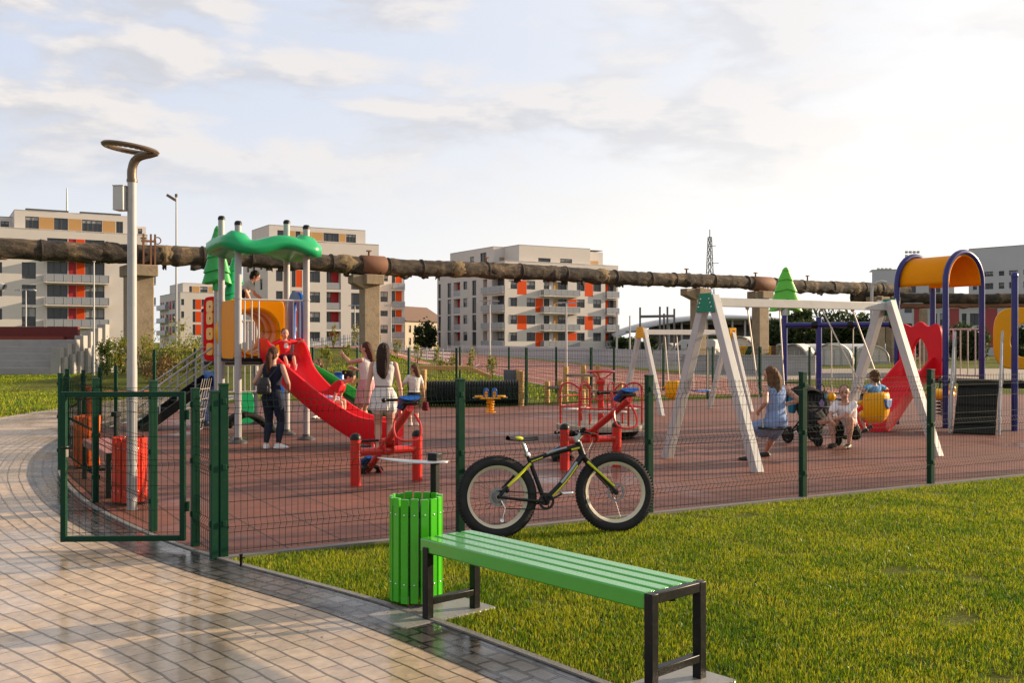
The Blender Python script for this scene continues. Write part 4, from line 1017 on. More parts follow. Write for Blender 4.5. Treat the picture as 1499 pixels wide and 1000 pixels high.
def on_beam(px):
    r=(px-749.5)/F; t=(r*SA.y-SA.x)/(bd.x-r*bd.y); return SA+bd*t+Vector((0,0,bz))
brz=math.atan2(bd.y,bd.x)
fwd=Vector((-bd.y,bd.x,0))
T1,T2=on_beam(1094),on_beam(1141)
seat1=(T1+T2)/2-fwd*.22; seat1.z=.50
swing_seat('flat_swing','flat dark swing seat under the woman in the blue dress',(T1,T2),seat1,.44,flat(RUB),brz)
T3,T4=on_beam(1203),on_beam(1248)
seat2=(T3+T4)/2-fwd*.72; seat2.z=.86
swing_seat('bucket_swing','yellow bucket swing seat with a blue patch carrying a small child',(T3,T4),seat2,.36,bucket(YELP,True),brz)
b2d=(Vector((5.36,24.5,0))-Vector((3.03,23.2,0))).normalized(); f2=Vector((-b2d.y,b2d.x,0))
A2=Vector((3.03,23.2,0))
def ob2(s_): return A2+b2d*s_+Vector((0,0,1.88))
s3=ob2(.84)-f2*.15; s3.z=.66
swing_seat('bucket_swing','empty yellow bucket swing seat hanging from the smaller swing',(ob2(.66),ob2(1.02)),s3,.34,bucket(YELP,False),brz)
s4=ob2(1.75); s4.z=.52
swing_seat('flat_swing','empty flat blue swing seat hanging from the smaller swing',(ob2(1.53),ob2(1.97)),s4,.44,flat(BLUP),brz)
# ---------------------------------------------------------------- right play structure (navy arches)
PA=Vector((8.42,19.33,0)); PBv=Vector((9.38,19.87,0)); PA2=Vector((7.87,20.33,0)); PB2=Vector((8.83,20.87,0)); PC=Vector((9.47,18.75,0))
PS=thing('play_structure','play structure with navy arches, orange curved roof and red slide','play structure',PA,math.atan2((PBv-PA).y,(PBv-PA).x))
loc=lambda p:to_local(p,PS)
wd=(PBv-PA).length; dp=(PA2-PA).length
for nm,y in (('arch',0),('arch',dp)):
    pts=[Vector((0,y,0)),Vector((0,y,1.4)),Vector((0,y,2.8))]+[Vector((wd/2-wd/2*math.cos(a),y,2.86+.60*math.sin(a))) for a in np.linspace(0,math.pi,17)]+[Vector((wd,y,2.8)),Vector((wd,y,1.4)),Vector((wd,y,0))]
    o=tb('arch_post',NAVY,PS,[(pts,.057,14)])
    m=MB()
    for x in (0,wd):
        m.lathe([(.066,1.32),(.066,1.37)],c=(x,y,0),n=14)
    m.build('collar',NAVY,o)
m=MB(); m.sheet([[Vector((wd/2-(wd/2-.07)*math.cos(a),y,2.84+.56*math.sin(a))) for a in np.linspace(-.05,math.pi+.05,25)] for y in (-.02,.0,dp/2-.02,dp/2+.02,dp,dp+.02)])
m.build('roof',ORP,PS,solid=.03,ang=60)
c_=loc(PC); tb('post',NAVY,PS,[([c_,c_+Vector((0,0,2.93))],.06,14)])
m=MB(); m.lathe([(.062,2.9),(.066,2.93),(.06,2.98),(.03,3.01),(0,3.015)],c=c_,n=14); m.build('cap',NAVY,PS)
DZ=.95
m=MB(); m.bb((-.02,-.02,DZ-.06),(wd+.02,dp+.02,DZ)); m.build('deck',RUB,PS,bev=.006)
m=MB(); m.M=Matrix.Translation((0,0,DZ-.03)); tri=[Vector((0,-.03,0)),Vector((wd,-.03,0)),c_]
m.add([p+Vector((0,0,.03)) for p in tri]+[p-Vector((0,0,.03)) for p in tri],[(0,1,2),(5,4,3),(0,3,4,1),(1,4,5,2),(2,5,3,0)]); m.build('deck',RUB,PS,bev=.004)
# ramp on the A-C edge
e=(c_-Vector((0,0,0))); ed=Vector((e.x,e.y,0)).normalized(); en=Vector((ed.y,-ed.x,0)); mid=Vector((e.x/2-.03,e.y/2,0))
if en.dot(-(Vector((wd,0,0))-mid))<0: en=-en
rt=mid+en*.04+Vector((0,0,DZ-.05)); rbm=mid+en*1.12+Vector((0,0,.02))
m=MB(); m.bar(rt,rbm,.70,.05,up=(0,0,1)); rp0=m.build('ramp',RUB,PS,bev=.004)
dr=(rbm-rt)
for k in range(5):
    p=rt+dr*(k+.6)/5.4; m=MB(); m.bar(p-ed*.33+Vector((0,0,.05)),p+ed*.33+Vector((0,0,.05)),.04,.035); m.build('tread',RUB,rp0)
for s_ in (-1,1):
    q=ed*.41*s_
    tb('handrail',GREY,PS,[(bez([rbm+q+Vector((0,0,.0)),rbm+q-en*.1+Vector((0,0,.5)),rt+q+en*.35+Vector((0,0,.62)),rt+q+en*.05+Vector((0,0,.92)),rt+q-en*.06+Vector((0,0,.9)),rt+q-en*.06],5),.021,8),([rbm+q-en*.35+Vector((0,0,.05)),rt+q+en*.18+Vector((0,0,.7))],.016,8),([rt+q+en*.2-Vector((0,0,.1)),rt+q+en*.2+Vector((0,0,.78))],.014,8)])
rail(PS,(wd,.06,0),(wd,dp-.06,0),DZ+.06,DZ+1.0,6); rail(PS,(.06,dp,0),(wd-.06,dp,0),DZ+.06,DZ+1.0,7)
# red slide with castle panel on the left face
m=MB(); m.M=Matrix.Translation((-.0,dp/2,0))@Matrix.Rotation(R(90),4,'Z')
outer=[];inner=[]
for i in range(48):
    a=2*math.pi*i/48; k=(abs(math.cos(a))**7+abs(math.sin(a))**7)**(-1/7); x=.5*math.cos(a)*k; z=.53*math.sin(a)*k
    if z>.3: z+=.05*math.cos(x*16)+.05*math.cos(x*3)
    outer.append((x,1.47+z)); kz=1.0
    ix=.19*math.cos(a)*(1 if math.sin(a)<0 else (1-.35*math.sin(a)**2)); inner.append((ix,1.40+(.36 if math.sin(a)>0 else .3)*math.sin(a)))
m.ring(outer,inner,.08); m.build('slide_panel',REDP,PS,bev=.015)
cl2=bez([(-.02,dp/2,1.0),(-.25,dp/2,.98),(-.62,dp/2-.01,.72),(-1.05,dp/2-.05,.36),(-1.45,dp/2-.13,.15),(-1.8,dp/2-.24,.14)],7)
slide('slide',cl2,REDP,PS,w=.33,wall=.28,top_extra=.12,under=.14)
# swing boom to the left with two posts
h0=loc(PA2)+Vector((0,0,2.05)); h1=loc(Vector((5.86,21.4,0)))+Vector((0,0,2.05))
tb('swing_boom',NAVY,PS,[([h0,h1],.055,12)])
for f in (.04,.4,.72):
    p=h0.lerp(h1,f); m=MB(); m.lathe([(.075,-.06),(.09,0),(.075,.06)],c=p,axis=h1-h0,n=14); m.build('boom_clamp',BLK,PS)
pp=[]
for wx,wy,h in ((5.86,21.4,2.36),(6.5,21.08,2.22)):
    p=loc(Vector((wx,wy,0))); tb('post',NAVY,PS,[([p,p+Vector((0,0,h))],.06,14)]); pp.append(p)
m=MB(); m.lathe([(.085,2.26),(.085,2.42),(.07,2.44)],c=pp[0],n=14); m.build('collar',WHT,PS)
plastic_tree(PS,pp[0]+Vector((.03,0,2.3)),.98,.74,LGRN,-PS.rotation_euler.z+R(5))
# yellow arch panel and post on the far right
pm=loc(Vector((9.98,19.55,0))); m=MB(); m.M=Matrix.Translation((pm.x,pm.y,0))@Matrix.Rotation(-PS.rotation_euler.z-R(12),4,'Z')
m.ring(rrect(0,1.76,.98,1.22,48,3.2),rrect(.10,1.72,.56,.66,48,2.2),.07); m.build('arch_panel',YELP,PS,bev=.02)
m=MB(); q=loc(Vector((10.3,19.5,0))); m.M=Matrix.Translation((q.x,q.y,1.08)); m.ell((0,0,0),(.3,.2,.1),14,8); m.build('crawl_pipe',BLK,PS)
q=loc(Vector((10.35,19.2,0))); m=MB(); m.ell(q+Vector((0,0,3.33)),(.33,.25,.09),14,8); m.build('roof_lip',YELP,PS)
q=loc(Vector((10.9,19.4,0))); tb('post',NAVY,PS,[([q,q+Vector((0,0,3.3))],.06,12)])
m=MB(); m.bar(loc(Vector((9.55,19.45,0)))+Vector((0,0,.86)),loc(Vector((11.2,19.3,0)))+Vector((0,0,.86)),.5,.14); m.build('deck',RUB,PS)
rail(PS,loc(Vector((9.75,19.0,0))),loc(Vector((10.8,19.2,0))),.95,1.95,7)
# swing hanging from the navy boom
b1,b2=Vector((6.72,20.95,2.0)),Vector((7.12,20.77,2.0)); sv_=(b1+b2)/2; sv_.z=.5
swing_seat('flat_swing','empty black swing seat hanging from the navy boom',(b1,b2),sv_,.42,flat(RUB),math.atan2((b2-b1).y,(b2-b1).x))
yb=thing('spring_rider','tiny yellow spring rider beyond the black ramp','spring rider',(9.72,22.6,0),0.3)
m=MB(); m.tube([(.08*math.cos(a),.08*math.sin(a),.03+.4*a/(2*math.pi*5)) for a in np.linspace(0,2*math.pi*5,80)],.015,7); m.build('spring',BLK,yb)
m=MB(); m.ell((0,0,.5),(.42,.16,.13),14,8); m.ell((.3,0,.62),(.12,.1,.1),10,7); m.build('body_shell',YELP,yb)
bn=thing('side_table','low dark topped table between the crouching woman and the red slide','table',(7.0,20.2,0),R(20))
m=MB(); m.box((0,0,.62),(.42,.28,.035)); m.build('table_top',RUB,bn,bev=.006)
for x in (-.17,.17):
    m=MB(); m.box((x,0,.30),(.04,.22,.6)); m.build('leg',GREY,bn,bev=.004)
# ================================================================ background
# ---------------------------------------------------------------- overhead pipeline
def pipe_mat():
    m=bpy.data.materials.new('tarred_insulation'); nt,b=nodes(m); L=nt.links
    tc=N(nt,'ShaderNodeTexCoord'); s=N(nt,'ShaderNodeSeparateXYZ'); L.new(tc.outputs['Object'],s.inputs[0])
    mp=N(nt,'ShaderNodeMapping'); mp.inputs['Scale'].default_value=(1.1,2.2,2.2); L.new(tc.outputs['Object'],mp.inputs[0])
    n=N(nt,'ShaderNodeTexNoise',ins={'Scale':1.0,'Detail':9,'Roughness':.72}); L.new(mp.outputs[0],n.inputs['Vector'])
    mp2=N(nt,'ShaderNodeMapping'); mp2.inputs['Scale'].default_value=(.75,.12,.12); L.new(tc.outputs['Object'],mp2.inputs[0])
    sg=N(nt,'ShaderNodeTexVoronoi',ins={'Scale':1.0}); L.new(mp2.outputs[0],sg.inputs['Vector']); sx_=N(nt,'ShaderNodeSeparateColor'); L.new(sg.outputs['Color'],sx_.inputs[0])
    sm=N(nt,'ShaderNodeMath',operation='MULTIPLY_ADD',ins={1:.13,2:-.075}); L.new(sx_.outputs[0],sm.inputs[0]); sa=N(nt,'ShaderNodeMath',operation='ADD'); L.new(sm.outputs[0],sa.inputs[0]); L.new(n.outputs['Fac'],sa.inputs[1])
    r=N(nt,'ShaderNodeValToRGB'); e=r.color_ramp.elements; e[0].position=.36; e[0].color=(.014,.011,.009,1); e[1].position=.72; e[1].color=(.33,.25,.13,1)
    for p,c in ((.47,(.04,.029,.02,1)),(.56,(.085,.06,.036,1)),(.64,(.14,.09,.048,1))):
        k=e.new(p); k.color=c
    L.new(sa.outputs[0],r.inputs[0]); L.new(r.outputs[0],b.inputs['Base Color']); b.inputs['Roughness'].default_value=.9
    bp=N(nt,'ShaderNodeBump',ins={'Strength':.9,'Distance':.12}); L.new(n.outputs['Fac'],bp.inputs['Height']); L.new(bp.outputs[0],b.inputs['Normal']); return m
PIPE=pipe_mat(); RUST=M('rusty_steel',(.17,.075,.04),.75,var=.35,scale=2,bump=.3,bscale=9,dirt=.3); RAG=M('torn_glass_wool',(.19,.135,.07),.95,var=.6,scale=4,bump=.9,bscale=14,dirt=.5)
OLDC=M('weathered_concrete',(.27,.205,.135),.9,var=.4,scale=1.6,bump=.7,bscale=9,dirt=.6)
p0,p1=Vector((-29.5,41.2,5.98)),Vector((33.4,84.3,6.02))
pd=(p1-p0).normalized(); PL=(p1-p0).length
pt=thing('pipeline','long raised heating pipeline wrapped in torn brown insulation','pipeline',(p0.x,p0.y,0),math.atan2(pd.y,pd.x))
def lumpy(L0,L1,zc,r,seed,step=.16,n=30,yoff=0):
    P=[]; k=int((L1-L0)/step)
    for i in range(k+1):
        x=L0+(L1-L0)*i/k; row=[]
        sag=.05*math.sin(x*.35+seed)
        seam=.03 if (i%19 in (0,1)) else 0
        for j in range(n+1):
            a=2*math.pi*(j%n)/n
            d=.04*mnoise.noise((x*.5,math.cos(a)*1.2+seed,math.sin(a)*1.2))+.018*mnoise.noise((x*3.1,math.cos(a)*5,math.sin(a)*5+seed))+.03*mnoise.noise((x*2.2,math.cos(a)*2.4,math.sin(a)*2.4+seed))
            if math.sin(a)<-.5: d+=max(0,mnoise.noise((x*1.3+9,seed,0)))*.14
            row.append(Vector((x,yoff+(r+d+seam)*math.cos(a),zc+sag+(r+d+seam)*math.sin(a))))
        P.append(row)
    return P
m=MB(); m.sheet(lumpy(0,PL,6.0,.46,1.3)); m.build('insulated_pipe',PIPE,pt,ang=70)
def pil_x(px):   # distance along the pipe where it crosses a photo column
    r=(px-749.5)/F; return (r*p0.y-p0.x)/(pd.x-r*pd.y)
for px,w in ((545,1.5),(1114,2.2),):
    x=pil_x(px); m=MB(); m.lathe([(.5,-w/2),(.54,-w/2+.05),(.54,w/2-.05),(.5,w/2)],c=(x,0,6.0),axis=(1,0,0),n=24); m.build('rusty_sleeve',RUST,pt)
for px in (668,722,808,880,1005,1250,1282,240,505,160):
    x=pil_x(px); m=MB(); P=[]
    for i in range(9):
        e_=1-abs(i-4)/4
        P.append([Vector((x+(i-4)*.1*(1+.9*mnoise.noise((j%24*.6,x,9))),(.44+.07*e_**.5+.09*mnoise.noise((x+i*.5,j%24*.8,1)))*math.cos(2*math.pi*j/24),6.0+(.44+.07*e_**.5+.09*mnoise.noise((x+i*.5,j%24*.8,5)))*math.sin(2*math.pi*j/24))) for j in range(25)])
    m.sheet(P); m.build('torn_wrap',RAG if px in(668,880,240,1250,505) else PIPE,pt,ang=75)
for px in (540,712,1005,1106,1182,210):
    x=pil_x(px); m=MB(); m.tube([(x,0,6.4),(x,0,6.78)],.06,8); m.box((x,0,6.79),(.24,.2,.07)); m.build('valve_stub',RUST,pt)
# hanging rags under the pipe
for k in range(26):
    x=random.uniform(6,PL-4); m=MB(); w=random.uniform(.2,.8); h=random.uniform(.1,.3); y=random.uniform(-.25,.1)
    m.sheet([[Vector((x+w*f,y+.04*math.sin(f*9),5.6)) for f in np.linspace(0,1,5)],[Vector((x+w*f,y+.05*math.cos(f*7),5.52-h*random.uniform(.3,1))) for f in np.linspace(0,1,5)]]); m.build('hanging_rag',PIPE,pt,solid=.02)
for k in range(22):
    x=3+k*3.35+random.uniform(-.8,.8); m=MB(); m.lathe([(.50,-.04),(.525,-.03),(.525,.03),(.50,.04)],c=(x,0,6.0+.05*math.sin(x*.35+1.3)),axis=(1,0,0),n=26); m.build('strap',M('strap_steel',(.06,.05,.042),.7,metal=.3,dirt=.4),pt)
# second pipe going on to the right, lower
q0,q1=Vector((30.5,83.5,5.45)),Vector((60,83,5.4))
p2=thing('pipeline','second rusty brown pipeline behind the navy arches','pipeline',(q0.x,q0.y,0),0)
m=MB(); m.sheet(lumpy(-2,30,5.35,.42,7.7)); m.build('insulated_pipe',RUST if False else PIPE,p2,ang=70)
m=MB(); m.sheet(lumpy(2,30,4.7,.2,4.7)); m.build('lower_pipe',RUST,p2,ang=70)
for x in (4,13,22):
    m=MB(); m.box((x,0,2.2),(.5,.5,4.4)); m.build('support',OLDC,p2)
tb('gooseneck_pipe',GREY,p2,[(bez([(-6.1,-16,0),(-6.1,-16,5.1),(-5.9,-16,5.6),(-5.5,-16,5.75),(-5.1,-16,5.7)],5),.11,8)])
def pillar(px,w,label,bracket=0,top=5.5):
    x=pil_x(px); c=p0+pd*x; t=thing('concrete_pillar',label,'pillar',(c.x,c.y,0),math.atan2(pd.y,pd.x),'pillars carrying the pipeline')
    m=MB(); m.box((0,0,top/2),(w,w*.72,top)); m.build('shaft',OLDC,t,bev=.05)
    m=MB(); m.box((0,0,top-.3),(w*1.12,w*1.5,.55)); m.build('head',OLDC,t,bev=.04)
    if bracket:
        m=MB(); m.prism([(-w*bracket,top-.05),(w*.5,top-.05),(w*.5,top-.85),(-w*.4,top-.85),(-w*bracket,top-.5)],w*.7); m.build('bracket',OLDC,t,bev=.03)
    m=MB(); m.box((0,0,top+.02),(w*.8,.5,.08)); m.build('saddle_plate',RUST,t)
    return t
pillar(203,1.25,'thick weathered concrete pillar behind the ring lamp post',0,5.45)
pillar(541,.98,'concrete pillar with corbel rising behind the girl in pink',1.2,5.45)
pillar(1022,.95,'concrete pillar behind the left end of the large white swing',1.5,5.45)
pillar(1113,1.05,'concrete pillar left of the bright green plastic tree',.9,5.45)
pillar(1285,1.0,'pair side concrete pillar behind the right legs of the large swing',.9,5.4)
pillar(1305,.8,'slim concrete pillar beside the red slide panel, rightmost under the pipe',.5,5.4)
# rusty ladder frame at the left pillar
x=pil_x(213); c=p0+pd*x; t=thing('pipe_bracket','rusty steel bracket frame on the pipe beside the lamp post','bracket',(c.x,c.y,5.4),math.atan2(pd.y,pd.x))
for dx in (-.25,.1,.3):
    m=MB(); m.box((dx,-.6,.75),(.08,.08,1.6)); m.build('upright',RUST,t)
m=MB(); m.box((0,-.6,1.2),(.7,.09,.1)); m.build('crossbar',RUST,t)
m=MB(); m.torus((.42,-.6,1.25),.16,.03,(0,1,0),n=18,m=6); m.build('valve_wheel',RUST,t)

# ---------------------------------------------------------------- apartment blocks
class Facade:
    """wall face with true recessed openings: o = ground corner, d = direction along it, n = outward"""
    def __init__(s,root,o,d,L,H,mat): s.root=root;s.o=Vector(o);s.d=Vector(d).normalized();s.n=Vector((s.d.y,-s.d.x,0));s.L=L;s.H=H;s.mat=mat;s.ops=[];s.ex=[]
    def P(s,x,z,dep=0): return s.o+s.d*x+s.n*dep+Vector((0,0,z))
    def s_of(s,px):
        r=(px-749.5)/F; return (r*s.o.y-s.o.x)/(s.d.x-r*s.d.y)
    def z_of(s,px,py):
        y=(s.o+s.d*s.s_of(px)).y; return HE+(500-py)*y/F
    def M(s): return Matrix((s.d,s.n,Vector((0,0,1)))).transposed().to_4x4()
    def opening(s,x0,x1,z0,z1,depth=.22,kind='window',nm=2,panel=None,part=None):
        x0,x1=sorted((x0,x1)); s.ops.append((x0,x1,z0,z1,depth,kind,nm,panel))
    def boxp(s,x0,x1,z0,z1,d0,d1,name,mat,bev=0,par=None):
        m=MB(); c=s.P((x0+x1)/2,(z0+z1)/2,(d0+d1)/2); m.box(c,(abs(x1-x0),abs(d1-d0),abs(z1-z0)),M=s.M().to_3x3().to_4x4()); return m.build(name,mat,par or s.root,smooth=False,bev=bev)
    def finish(s,z0=0,wallname='wall'):
        X=sorted({0,s.L}|{max(0,min(s.L,v)) for o in s.ops for v in o[:2]}); Z=sorted({z0,s.H}|{max(z0,min(s.H,v)) for o in s.ops for v in o[2:4]})
        m=MB()
        for a,b in zip(X,X[1:]):
            for c,e in zip(Z,Z[1:]):
                mx,mz=(a+b)/2,(c+e)/2
                if any(o[0]<mx<o[1] and o[2]<mz<o[3] for o in s.ops): continue
                m.add([s.P(a,c),s.P(b,c),s.P(b,e),s.P(a,e)],[(0,1,2,3)])
        for x0,x1,a,b,dp,kind,nm,panel in s.ops:
            for q in (((x0,a),(x1,a)),((x1,a),(x1,b)),((x1,b),(x0,b)),((x0,b),(x0,a))):
                m.add([s.P(*q[0]),s.P(*q[1]),s.P(*q[1],-dp),s.P(*q[0],-dp)],[(0,1,2,3)])
            if kind=='recess': m.add([s.P(x0,a,-dp),s.P(x1,a,-dp),s.P(x1,b,-dp),s.P(x0,b,-dp)],[(0,1,2,3)])
        w=m.build(wallname,s.mat,s.root,smooth=False)
        for x0,x1,a,b,dp,kind,nm,panel in s.ops:
            if kind=='window': s.window(x0,x1,a,b,-dp,nm)
            elif kind=='panel': s.boxp(x0,x1,a,b,-dp,-dp+.06,'cladding_panel',panel)
        return w
    def window(s,x0,x1,z0,z1,dep,nm=2):
        f=.07; m=MB(); T=s.M().to_3x3().to_4x4()
        def b(xa,xb,za,zb): m.box(s.P((xa+xb)/2,(za+zb)/2,dep+.04),(xb-xa,.08,zb-za),M=T)
        b(x0,x0+f,z0,z1);b(x1-f,x1,z0,z1);b(x0+f,x1-f,z0,z0+f);b(x0+f,x1-f,z1-f,z1)
        for k in range(1,nm): xm=x0+(x1-x0)*k/nm; b(xm-f*.45,xm+f*.45,z0+f,z1-f)
        o=m.build('window',FRAME,s.root,smooth=False)
        m=MB(); m.add([s.P(x0+.02,z0+.02,dep+.015),s.P(x1-.02,z0+.02,dep+.015),s.P(x1-.02,z1-.02,dep+.015),s.P(x0+.02,z1-.02,dep+.015)],[(0,1,2,3)]); m.build('pane',GLASS,o,smooth=False)
        r=random.random()
        if r<.25: s.boxp(x0+f,x1-f,z1-f-(z1-z0)*random.choice((.25,.45)),z1-f,dep+.02,dep+.03,'blind',M('window_blind',(.3,.29,.28),.7),par=o)
        return o
    def balcony(s,x0,x1,z,out=1.25,h=1.0,glass=BALG):
        b=s.boxp(x0,x1,z-.16,z,.003,out,'balcony',CREAM)
        s.boxp(x0,x1,z+.06,z+h,out-.05,out-.03,'balustrade',glass,par=b)
        for xx in (x0+.02,x1-.02): s.boxp(xx-.02,xx+.02,z+.06,z+h,.02,out-.06,'side_glass',glass,par=b)
        s.boxp(x0,x1,z+h+.002,z+h+.05,out-.07,out-.01,'rail',GALV,par=b)
        k=max(2,int((x1-x0)/1.1))
        m=MB()
        for i in range(k+1): m.box(s.P(x0+.03+(x1-x0-.06)*i/k,z+h/2,out-.02),(.03,.03,h),M=s.M().to_3x3().to_4x4())
        m.build('posts',GALV,b,smooth=False)
def plain(root,o,d,L,z0,z1,mat,name='wall'):
    f=Facade(root,o,d,L,z1,mat); return f.finish(z0,name)
def roofpoly(root,pts,z,mat=None,t=.12):
    m=MB(); m.add([(p.x,p.y,z) for p in pts]+[(p.x,p.y,z-t) for p in pts],[tuple(range(len(pts))),tuple(range(2*len(pts)-1,len(pts)-1,-1))]+[(i,(i+1)%len(pts),(i+1)%len(pts)+len(pts),i+len(pts)) for i in range(len(pts))]); return m.build('roof',mat or M('roof_edge',(.42,.4,.38),.7),root,smooth=False)
BU,BV=Vector((.86,.51,0)).normalized(),Vector((-.51,.86,0)).normalized()
# --- left block
def px_pt(px,o,d):
    r=(px-749.5)/F; s_=(r*o.y-o.x)/(d.x-r*d.y); return o+d*s_
oL=Vector((-59.3,135,0)); c0=px_pt(-140,oL,BU); c1=px_pt(216,oL,BU)
b1=thing('apartment_block','cream apartment block at the left with red panels between balconies','apartment block',c0)
class FW(Facade):
    def P(s,x,z,dep=0): return super().P(x,z,dep)-s.root.location
fa=FW(b1,c0,BU,(c1-c0).length,16.75,CREAM)
for a,b in ((384,408),(417,446),(450,478)):
    fa.opening(fa.s_of(32),fa.s_of(52.5),fa.z_of(42,b),fa.z_of(42,a),nm=2)
for a,b in ((384,405),(417.5,437),(451,470),(350,372)):
    za,zb=fa.z_of(110,b)-.9,fa.z_of(110,a)
    fa.opening(fa.s_of(69),fa.s_of(99),za,zb,nm=3); fa.opening(fa.s_of(124.5),fa.s_of(153),za,zb,nm=3)
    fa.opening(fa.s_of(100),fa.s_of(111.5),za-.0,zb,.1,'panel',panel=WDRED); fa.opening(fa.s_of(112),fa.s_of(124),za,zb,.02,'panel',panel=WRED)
for x0,x1 in ((-30,-12),(-70,-52),(-110,-85),(-11,3)):
    for a,b in ((384,400),(418,434),(452,468)): fa.opening(fa.s_of(x0),fa.s_of(x1),fa.z_of(10,b),fa.z_of(10,a))
fa.finish()
for y in (414,447,479): fa.balcony(fa.s_of(65),fa.s_of(158),fa.z_of(110,y))
fa.boxp(fa.s_of(65),fa.s_of(155),fa.z_of(110,383),fa.z_of(110,380),.003,1.3,'canopy',CREAM)
plain_=lambda root,o,d,L,z0,z1,mat=CREAM: FW(root,o,d,L,z1,mat).finish(z0)
fs=FW(b1,c1,BV,14,16.75,CREAM); fs.finish()
for y in (420,452): fs.balcony(.6,4,fs.H-(y-346)*.093)
roofpoly(b1,[c0-c0,c1-c0,c1+BV*14-c0,BV*14],16.7)
# penthouse
oP=oL+BV*1.6; e0=px_pt(21,oP,BU); e1=px_pt(192,oP,BU); pz=19.3
fp=FW(b1,e0,BU,(e1-e0).length,pz,CREAM)
for x0,x1,mt in ((37,57,0),(57.2,78.8,WOCH),(79,99.5,0),(100,119.5,WOCH),(120,149.5,0),(150,169,WOCH),(170,180,0)):
    z0_,z1_=16.9,fp.z_of(40,316.5)
    if mt: fp.opening(fp.s_of(x0),fp.s_of(x1),z0_,z1_,.06,'panel',panel=mt)
    else: fp.opening(fp.s_of(x0),fp.s_of(x1),z0_,z1_,.15,nm=2 if x1-x0<25 else 4)
fp.finish(16.7)
FW(b1,e1,BV,9,pz,CREAM).finish(16.7); FW(b1,e0+BV*9,-BV,9,pz,CREAM).finish(16.7)
roofpoly(b1,[e0-c0,e1-c0,e1+BV*9-c0,e0+BV*9-c0],pz+.05)
fp.boxp(fp.s_of(38),fp.s_of(101),pz+.06,pz+.35,-1.2,-.5,'roof_equipment',FRAME); fp.boxp(fp.s_of(118),fp.s_of(178),pz+.06,pz+.35,-1.2,-.5,'roof_equipment',FRAME)
e2=px_pt(208,oP+BV*2,BU); fq=FW(b1,px_pt(190,oP+BV*2,BU),BU,2.2,18.2,CREAM); fq.opening(1.1,1.7,16.9,17.9,nm=1); fq.finish(16.7)
e3=px_pt(-60,oP+BV*3,BU); fr_=FW(b1,e3,BU,(px_pt(21,oP+BV*3,BU)-e3).length,18.6,CREAM); fr_.opening(fr_.s_of(1),fr_.s_of(13),16.95,18.0); fr_.finish(16.7); roofpoly(b1,[e3-c0,px_pt(21,oP+BV*3,BU)-c0,px_pt(21,oP+BV*3,BU)+BV*6-c0,e3+BV*6-c0],18.65)
ms=W(98,308,142); mm=thing('roof_mast','thin white mast on the roof of the left block','mast',(ms.x,ms.y,19.2)); tb('pole',WHT,mm,[([(0,0,0),(0,0,2.4),(0,0,4.4)],[.16,.13,.09],8)]); 
m=MB(); m.lathe([(.3,0),(.3,.1),(.2,.2)],n=10); m.build('mast_base',GREY,mm)
# --- second block behind the play tower
oB=Vector((-27.75,150,0)); c0=px_pt(392,oB,BU); c1=px_pt(554.5,oB,BU)
b2=thing('apartment_block','cream apartment block behind the green roofed play tower','apartment block',c0)
fa=FW(b2,c0,BU,(c1-c0).length,16.75,CREAM)
for a,b in ((398,414),(428,443.5),(457,472),(486,500)):
    z0_,z1_=fa.z_of(480,b),fa.z_of(480,a)
    fa.opening(fa.s_of(427),fa.s_of(433),z0_-.8,z1_+.1,nm=1); fa.opening(fa.s_of(433.2),fa.s_of(442),z0_-.8,z1_+.1,.08,'panel',panel=WRED)
    fa.opening(fa.s_of(453),fa.s_of(468.5),z0_,z1_,nm=2)
    fa.opening(fa.s_of(478),fa.s_of(499),z0_-1.0,z1_+.1,1.1,'recess')
    fa.opening(fa.s_of(514),fa.s_of(527.5),z0_-.9,z1_,nm=2)
    fa.opening(fa.s_of(404),fa.s_of(414),z0_,z1_,nm=1)
fa.finish()
for a,b in ((398,414),(428,443.5),(457,472),(486,500)):
    z0_,z1_=fa.z_of(480,b),fa.z_of(480,a)
    fa.window(fa.s_of(479),fa.s_of(488),z0_-.95,z1_,-1.09,2); fa.boxp(fa.s_of(488.2),fa.s_of(498.7),z0_-.95,z1_+.05,-1.08,-1.0,'cladding_panel',WDRED)
    fa.boxp(fa.s_of(478.3),fa.s_of(498.7),z0_-.95,z0_+.05,-.08,-.05,'balustrade',BALG)
fl=FW(b2,c0+BV*13,-BV,13,16.75,CREAM)
for k in range(4):
    for s_ in (2.0,5.2,9): fl.opening(s_,s_+1.3,3.4+3*k,5.0+3*k)
fl.finish(); FW(b2,c1,BV,13,16.75,CREAM).finish(); roofpoly(b2,[c0-c0,c1-c0,c1+BV*13-c0,c0+BV*13-c0],16.7)
oP=oB+BV*1.4; e0=px_pt(394,oP,BU); e1=px_pt(535,oP,BU); pz=18.95
fp=FW(b2,e0,BU,(e1-e0).length,pz,CREAM)
for x0,x1,mt in ((406,418,0),(418.2,432,WOCH),(432.5,440,0),(440.3,456,WOCH),(456.3,473,WOCH),(473.5,496,0),(496.3,506,WOCH),(506.5,521,0)):
    z0_,z1_=16.95,fp.z_of(480,341)
    if mt: fp.opening(fp.s_of(x0),fp.s_of(x1),z0_,z1_,.06,'panel',panel=mt)
    else: fp.opening(fp.s_of(x0),fp.s_of(x1),z0_,z1_,.15,nm=3)
fp.finish(16.7); FW(b2,e1,BV,9,pz,CREAM).finish(16.7); FW(b2,e0+BV*9,-BV,9,pz,CREAM).finish(16.7); roofpoly(b2,[e0-c0,e1-c0,e1+BV*9-c0,e0+BV*9-c0],pz+.05)
w0=px_pt(548,oB+BV*4,BU); w1=px_pt(592,oB+BV*4,BU)
fw=FW(b2,w0,BU,(w1-w0).length,14.6,CREAM)
